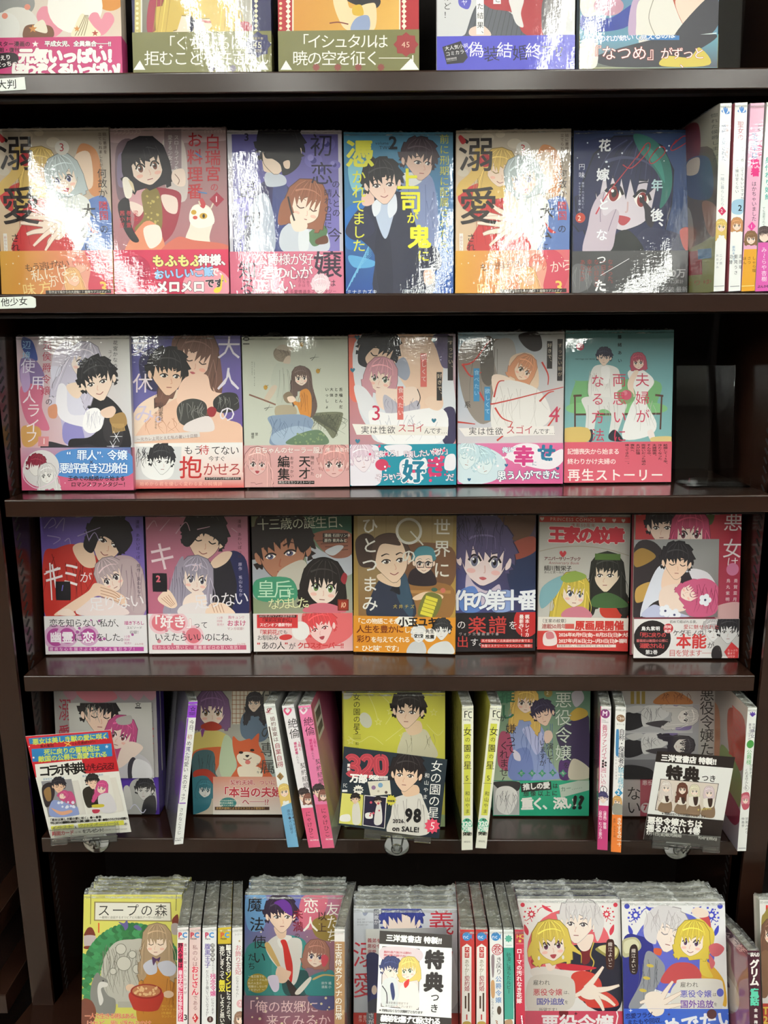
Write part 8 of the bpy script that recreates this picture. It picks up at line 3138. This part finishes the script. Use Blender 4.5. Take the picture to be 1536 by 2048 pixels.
a.b('e2dcd4', '300,1180 460,1140 700,1180 860,1140 960,1220 800,1320 400,1300')
a.b('c84038', '780,1260 900,1190 1060,1230 1140,1340 1120,1480 1000,1560 860,1500')
a.b('c84038', '960,1480 1200,1440 1340,1600 1000,1620')
a.b('c02c3c', '640,1100 1075,1150 900,1190 660,1170')
a.b('a82c3c', '310,1060 420,1020 440,1130 330,1130')
a.b('f3dfd2', '480,1060 600,1060 580,1170 500,1180')
a.head(545, 870, 168, 'd8c058', 'bob', .15, -6, '6a3a5a', 'f7e6da', mouth='open', seed=353)
a.b('d8c058', '690,800 820,900 900,1000 800,960 740,980')
a.b('d8c058', '270,940 330,820 330,960 280,1030')
a.e('eceae6', 400, 1040, 14, 24)
a.e('eceae6', 685, 1030, 14, 24)
a.b('f3e4d6', '900,1420 1000,1340 1100,1400 1100,1500 1000,1530 900,1490')
for q, w_ in (('960,1400 1060,1280 1160,1140', 80), ('1080,1420 1220,1400 1350,1360', 74), ('1080,1470 1200,1520 1300,1600', 70), ('1080,1500 1130,1580 1165,1660', 64), ('920,1440 840,1480 760,1520', 60)):
    a.l('a88470', w_ + 8, q, w2=30)
    a.l('f3e4d6', w_, q, w2=24)
a.b('f3e4d6', '900,1420 1000,1340 1100,1400 1090,1500 1000,1530 900,1490')
a.b('3a1c18', '1195,860 1245,815 1290,860 1290,1130 1245,1175 1195,1130')
a.t('織江よいこ', 1215, 850, 54, 'f0e8e0', v=1, sp=1.12)
a.b('d8d2c8', '300,1270 740,1260 830,1400 760,1640 300,1700')
a.t('雇われ', 330, 1295, 68, '3a3430', sp=.98)
a.t('悪役令嬢', 330, 1400, 86, 'b83a44', sp=1.02, bold=.01)
a.t('は、', 690, 1420, 50, '3a3430')
a.t('国外追放', 370, 1510, 86, '4a4a9c', sp=.95, bold=.02)
a.t('を', 700, 1535, 50, '3a3430')
a.t('所望です！', 400, 1625, 50, '4a4440', sp=.98)
b = f.begin_band(1660, ['c84a60', 'c84a60', 'cc4e64', 'cc4e64'])
b.e('6a1c24', 690, 1680, 56)
b.star('4a1418', 835, 1690, 26, 4, .3)
b.t('悪役令嬢', 420, 1700, 220, 'f2ecec', bold=.03, sp=.98)
b.l('f2ecec', 16, '1310,1640 1330,1720 1310,1820', sm=0)
f.finish('white cover with red floral corners, blonde girl reaching out her hand', spine='2a2c60', edge='c8c4c0', mat='calm', low=.003)
stack6(f, 2, '%s copy behind the white cover with red floral corners')

f = Face6(1243, 1803, 1449.5, 1803, V6E)
a = f.art
a.grad(['eceae8', 'e8e8ea', 'e8e6e4', 'e6e4e2'])
a.vw = (1220 - 0, 1740, 4.861)
floral(a, '3c44b0', [(165, 352, .8, .8), (1070, 352, -.8, .8)])
a.e('5a62c0', 620, 800, 400)
a.b('262a78', '125,690 290,640 420,740 380,1000 240,1330 125,1340')
a.b('b8b48c', '118,690 250,655 300,760 140,850')
a.b('d4d2b0', '140,700 240,675 280,750 150,810')
a.b('8a8c94', '350,800 460,840 530,1000 300,1330 180,1330 300,1080')
a.lines('5a5c64', 14, 240, 860, 480, 1320, 5, 361, 30)
for x, y in ((390, 930), (355, 1050), (320, 1170)):
    a.e('c8b04c', x, y, 36, 16, 10)
a.b('c85a3c', '430,760 500,770 490,830 430,810')
a.head(560, 600, 140, 'd8d4d6', 'short', .6, 14, '5a4c54', 'f5e6dc', male=1, closed=1, seed=362, line='8a8488')
a.b('d8d4d6', '330,520 380,400 500,340 620,370 710,480 720,600 640,520 520,500 460,620 440,720 340,660')
a.lines('a8a0a4', 16, 340, 380, 680, 640, 5, 363, 40)
a.b('d4a63c', '880,860 960,900 1060,1000 1118,1120 1118,1330 900,1080')
a.b('d8c04c', '720,560 800,480 920,490 1010,600 1000,740 940,900 1000,1040 880,1000 860,800')
a.b('b8484c', '490,1080 600,920 760,900 860,960 870,1060 620,1100')
a.b('b8484c', '840,440 950,440 980,560 920,500')
a.b('efdccc', '790,400 850,360 950,400 950,450 850,460')
a.head(800, 690, 122, 'd8c04c', 'bob', -.25, 6, '5a3a6a', 'f7e6da', mouth='smile', seed=364)
a.b('c8646c', '960,740 1040,710 1110,760 1060,830 990,830')
a.b('c8646c', '960,820 1020,900 980,960')
a.b('2a1c1c', '190,770 235,720 270,770 270,970 235,1015 190,970')
a.t('織江よいこ', 206, 762, 44, 'f0e8e0', v=1, sp=1.1)
a.b('dcd8d0', '640,1100 690,1060 1040,1060 1100,1130 1100,1280 1030,1400 680,1390 590,1290 590,1180')
a.t('雇われ', 680, 1085, 58, '3a3430', sp=1.02)
a.t('悪役令嬢', 680, 1165, 76, '4a4ab0', sp=1.02, bold=.01)
a.t('は', 995, 1190, 40, '3a3430')
a.t('国外追放', 680, 1262, 82, '6a3a9c', sp=1.0, bold=.02)
a.t('を', 1005, 1285, 40, '3a3430')
a.t('ご所望です！', 685, 1350, 42, '4a4440', sp=.94)
a.e('5a62b8', 1070, 1190, 34, 40)
for q, w_ in (('480,1280 540,1180 610,1080', 62), ('500,1300 600,1240 690,1190', 58), ('500,1340 600,1320 690,1305', 54), ('440,1290 360,1270 290,1290', 50)):
    a.l('a88470', w_ + 7, q, w2=26)
    a.l('f3e4d6', w_, q, w2=20)
a.b('f3e4d6', '340,1220 400,1180 480,1190 520,1260 520,1370 430,1390 350,1320')
b = f.begin_band(1345, ['3a5cc0', '3a62c4', '3c68c8', '3c68c8'])
b.b('f3e4d6', '350,1320 430,1290 520,1340 500,1400 420,1410')
b.star('e8ecf6', 198, 1360, 22, 4, .25)
b.star('3a1c34', 570, 1398, 20, 4, .25)
b.t('恋愛フラグ、', 142, 1390, 56, '1c1c4c', bold=.02, rot=-4, sp=.96)
b.t('またもや回収…', 160, 1450, 56, '1c1c4c', bold=.02, rot=-4, sp=.96)
b.t('めでたい', 500, 1440, 180, 'f0f0f4', bold=.04, rot=-8, sp=.98)
b.e('4a1c20', 985, 1395, 48)
f.finish('white cover with blue floral corners, silver-haired officer and blonde girl', spine='d8d8da', edge='c8c4c0', mat='calm', low=.003)
stack6(f, 2, '%s copy behind the white cover with blue floral corners')

def art(a):
    a.grad(['3c1024', '421428', '3c1024', '34101e'])
    a.t('まんが', 1358, 800, 44, 'f4f0ec', sp=.72, bold=.05)
    a.t('グリム', 1358, 870, 92, 'f4f0ec', v=1, sp=.92, bold=.05)
    a.t('童話', 1362, 1150, 88, '5ac8a8', v=1, sp=.95, bold=.05)
    a.t('金瓶梅', 1400, 1345, 36, 'ece8e4', v=1, sp=1.6, bold=.03)
s = spine6(1495, 1519.5, 1901, 0, V6E, h=.148, depth=.105)
art(s.art)
sh = s.side_sheet('L', ['7a5a64', '7c5460', 'b8606c', 'a06a80'], "1125,530 1338,785 1345,1900 1140,1700", V6E)
sh.p('4a2c3c', '1120,520 1345,770 1345,850 1120,600')
sh.t('グリム童話', 1165, 600, 56, 'c8b4b4', rot=48, bold=.03, sp=.92)
sh.b('a89488', '1170,850 1210,790 1250,830 1250,1000 1290,1200 1260,1420 1200,1420 1170,1200 1200,1000')
sh.b('6a4a4c', '1180,850 1215,820 1230,880 1200,900')
sh.b('c8bcb4', '1190,1130 1240,1120 1290,1240 1270,1400 1190,1380')
sh.b('6a4a6a', '1200,1180 1230,1170 1240,1210 1210,1220')
s.finish('small dark maroon paperback with white lettering, by the right post', 'upright books in the lowest row', left='6a5058', right='34101e', low=.003)

def acrylic_divider():
    a = at_plane(1049, 1905, P6 - Z6 * .03, Vector((1, 0, 0)) if False else Z6)
    p = at_plane(1051, 1896, P6, Z6)
    x = p.x + .0005
    root = empty('shelf_divider', Matrix.Translation((x, 0, 0)))
    tag(root, 'clear acrylic divider between the crimson spine and the red floral cover', 'divider')
    f0 = P6 - Z6 * .1825
    def pt(d, z):
        v = f0 + Y6 * d + Z6 * z
        return (v.y, v.z)
    MB().prism([pt(.045, .0), pt(-.012, .0), pt(-.012, .075), pt(.045, .150)], 'x', 0, .0012).build('panel', MAT['acrylic'], root)
acrylic_divider()
# ------------------------------------------------------------------ shelf labels, the neighbouring fixtures
def shelf_label(pts, txt, x, y, size, label):
    """paper label stuck on a shelf front; corners in the photograph"""
    q = [tuple(float(k) for k in p.split(',')) for p in pts.split()]
    P = [at_y(*p, -.0007) for p in q]
    x0, z0 = min(p.x for p in P), min(p.z for p in P)
    w, h = max(p.x for p in P) - x0, max(p.z for p in P) - z0
    quad = [proj((x0, -.0007, z0 + h)), proj((x0 + w, -.0007, z0 + h)), proj((x0 + w, -.0007, z0)), proj((x0, -.0007, z0))]
    s = Sheet(quad, w, h)
    s.poly('dfe4dd', q)
    s.t(txt, x, y, size, '1c1a18', bold=.01, rot=-3)
    n = len(P)
    body = [(p.x - x0, yy, p.z - z0) for yy in (.00002, .0006) for p in P]
    fs = [tuple(range(n)), tuple(range(n, 2 * n))[::-1]] + [(i, n + i, n + (i + 1) % n, (i + 1) % n) for i in range(n)]
    o = s.build('shelf_label', MAT['label'], None, extra=[(body, fs, 'dfe4dd')])
    o.matrix_world = Matrix.Translation((x0, -.0007, z0))
    tag(o, label, 'label')
shelf_label('-40,160 49.2,154 51.7,179 -40,185', '大判', -7, 160, 20, 'small white paper label reading 大判 on the front of the top board')
shelf_label('-40,596 -20,595 61,592.5 66,594 71,597 72,612 69,615.5 -40,619', '他少女', 1, 596, 18, 'white label reading 他少女 with cut corners on the front of the second board')

def perforated():
    m, nt, p = new_mat('perforated_dark_steel')
    tc = nt.nodes.new('ShaderNodeTexCoord')
    mp = nt.nodes.new('ShaderNodeMapping')
    mp.inputs['Rotation'].default_value = (0, R(90), 0)
    nt.links.new(tc.outputs['Object'], mp.inputs['Vector'])
    v = nt.nodes.new('ShaderNodeTexVoronoi')
    v.inputs['Scale'].default_value = 150
    v.inputs['Randomness'].default_value = 0.0
    nt.links.new(tc.outputs['Object'], v.inputs['Vector'])
    r = nt.nodes.new('ShaderNodeValToRGB')
    r.color_ramp.elements[0].position = .40
    r.color_ramp.elements[0].color = (.0015, .001, .001, 1)
    r.color_ramp.elements[1].position = .46
    r.color_ramp.elements[1].color = (*rgb('2c1d18'), 1)
    nt.links.new(v.outputs['Distance'], r.inputs['Fac'])
    nt.links.new(r.outputs['Color'], p.inputs['Base Color'])
    p.inputs['Roughness'].default_value = .4
    bump(nt, r.outputs['Color'], .6, .002, p.inputs['Normal'])
    return m

def left_fixture():
    r = empty('display_rack', Matrix.Translation((-.555, 0, 0)))
    tag(r, 'dark perforated steel rack beside the left post', 'rack')
    MB().box(-.012, -.009, .01, .54, .0, 1.22).build('perforated_panel', perforated(), r)
    for z in (.760, .640):
        MB().box(-.009, .020, .01, .54, z - .03, z).build('ledge', MAT['steel'], r, bevel=.001)
left_fixture()

def right_bay():
    r = empty('bookcase', Matrix.Translation((.4775, 0, 0)))
    tag(r, 'next bookcase of the same steel beyond the right post', 'bookcase')
    MB().box(0, .9, DEPTH, DEPTH + .01, 0, 2.3).build('back_panel', MAT['steel_matte'], r)
    for i, z in enumerate(ZS):
        MB().box(.002, .9, 0, DEPTH - .001, z - TH, z).build('shelf_board', MAT['steel'], r, bevel=.0008)
    return r
right_bay()

ROWS[0] = 4
f = face5(1529, 1700, 1640, .012, V5E)
f.mw.translation.z += .002
f.o.z += .002
a = f.art
a.grad(['c8b8a8', 'c8b8a8', 'd8d4d0', 'd8d4d0'])
b = f.begin_band(1145, ['b83a48', 'b83a48', 'c04450', 'c04450'])
f.finish('book with a red lower band on the next bookcase, cut by the picture edge', spine='b0a8a0', edge='c8c0b8')
f = Face6(1519, 1800, 1725, 1800, V6E)
a = f.art
a.grad(['e4e2de', 'e4e2de', 'e0dcd8', 'dcd8d4'])
a.t('1', 1490, 320, 140, 'c83434', bold=.03)
a.b('8a7a3c', '1470,520 1500,420 1560,400 1560,1000 1480,1000')
a.head(1590, 620, 90, '6a4a3a', 'long', -.3, 0, '4a3c34', 'efd9c6', seed=371)
a.b('7a5a44', '1440,860 1540,800 1540,1200 1450,1200')
b = f.begin_band(1295, ['a8342c', 'a8342c', 'b03a30', 'b03a30'])
b.t('T', 1478, 1310, 100, 'd8b84c', bold=.04)
b.t('2', 1480, 1400, 100, 'd8b84c', bold=.04)
f.finish('white cover with a red one at the right picture edge of the lowest row', spine='b8b0a8', edge='c8c4bc', low=.003)
bpy.data.objects.remove(_to)
bpy.data.curves.remove(_tc)
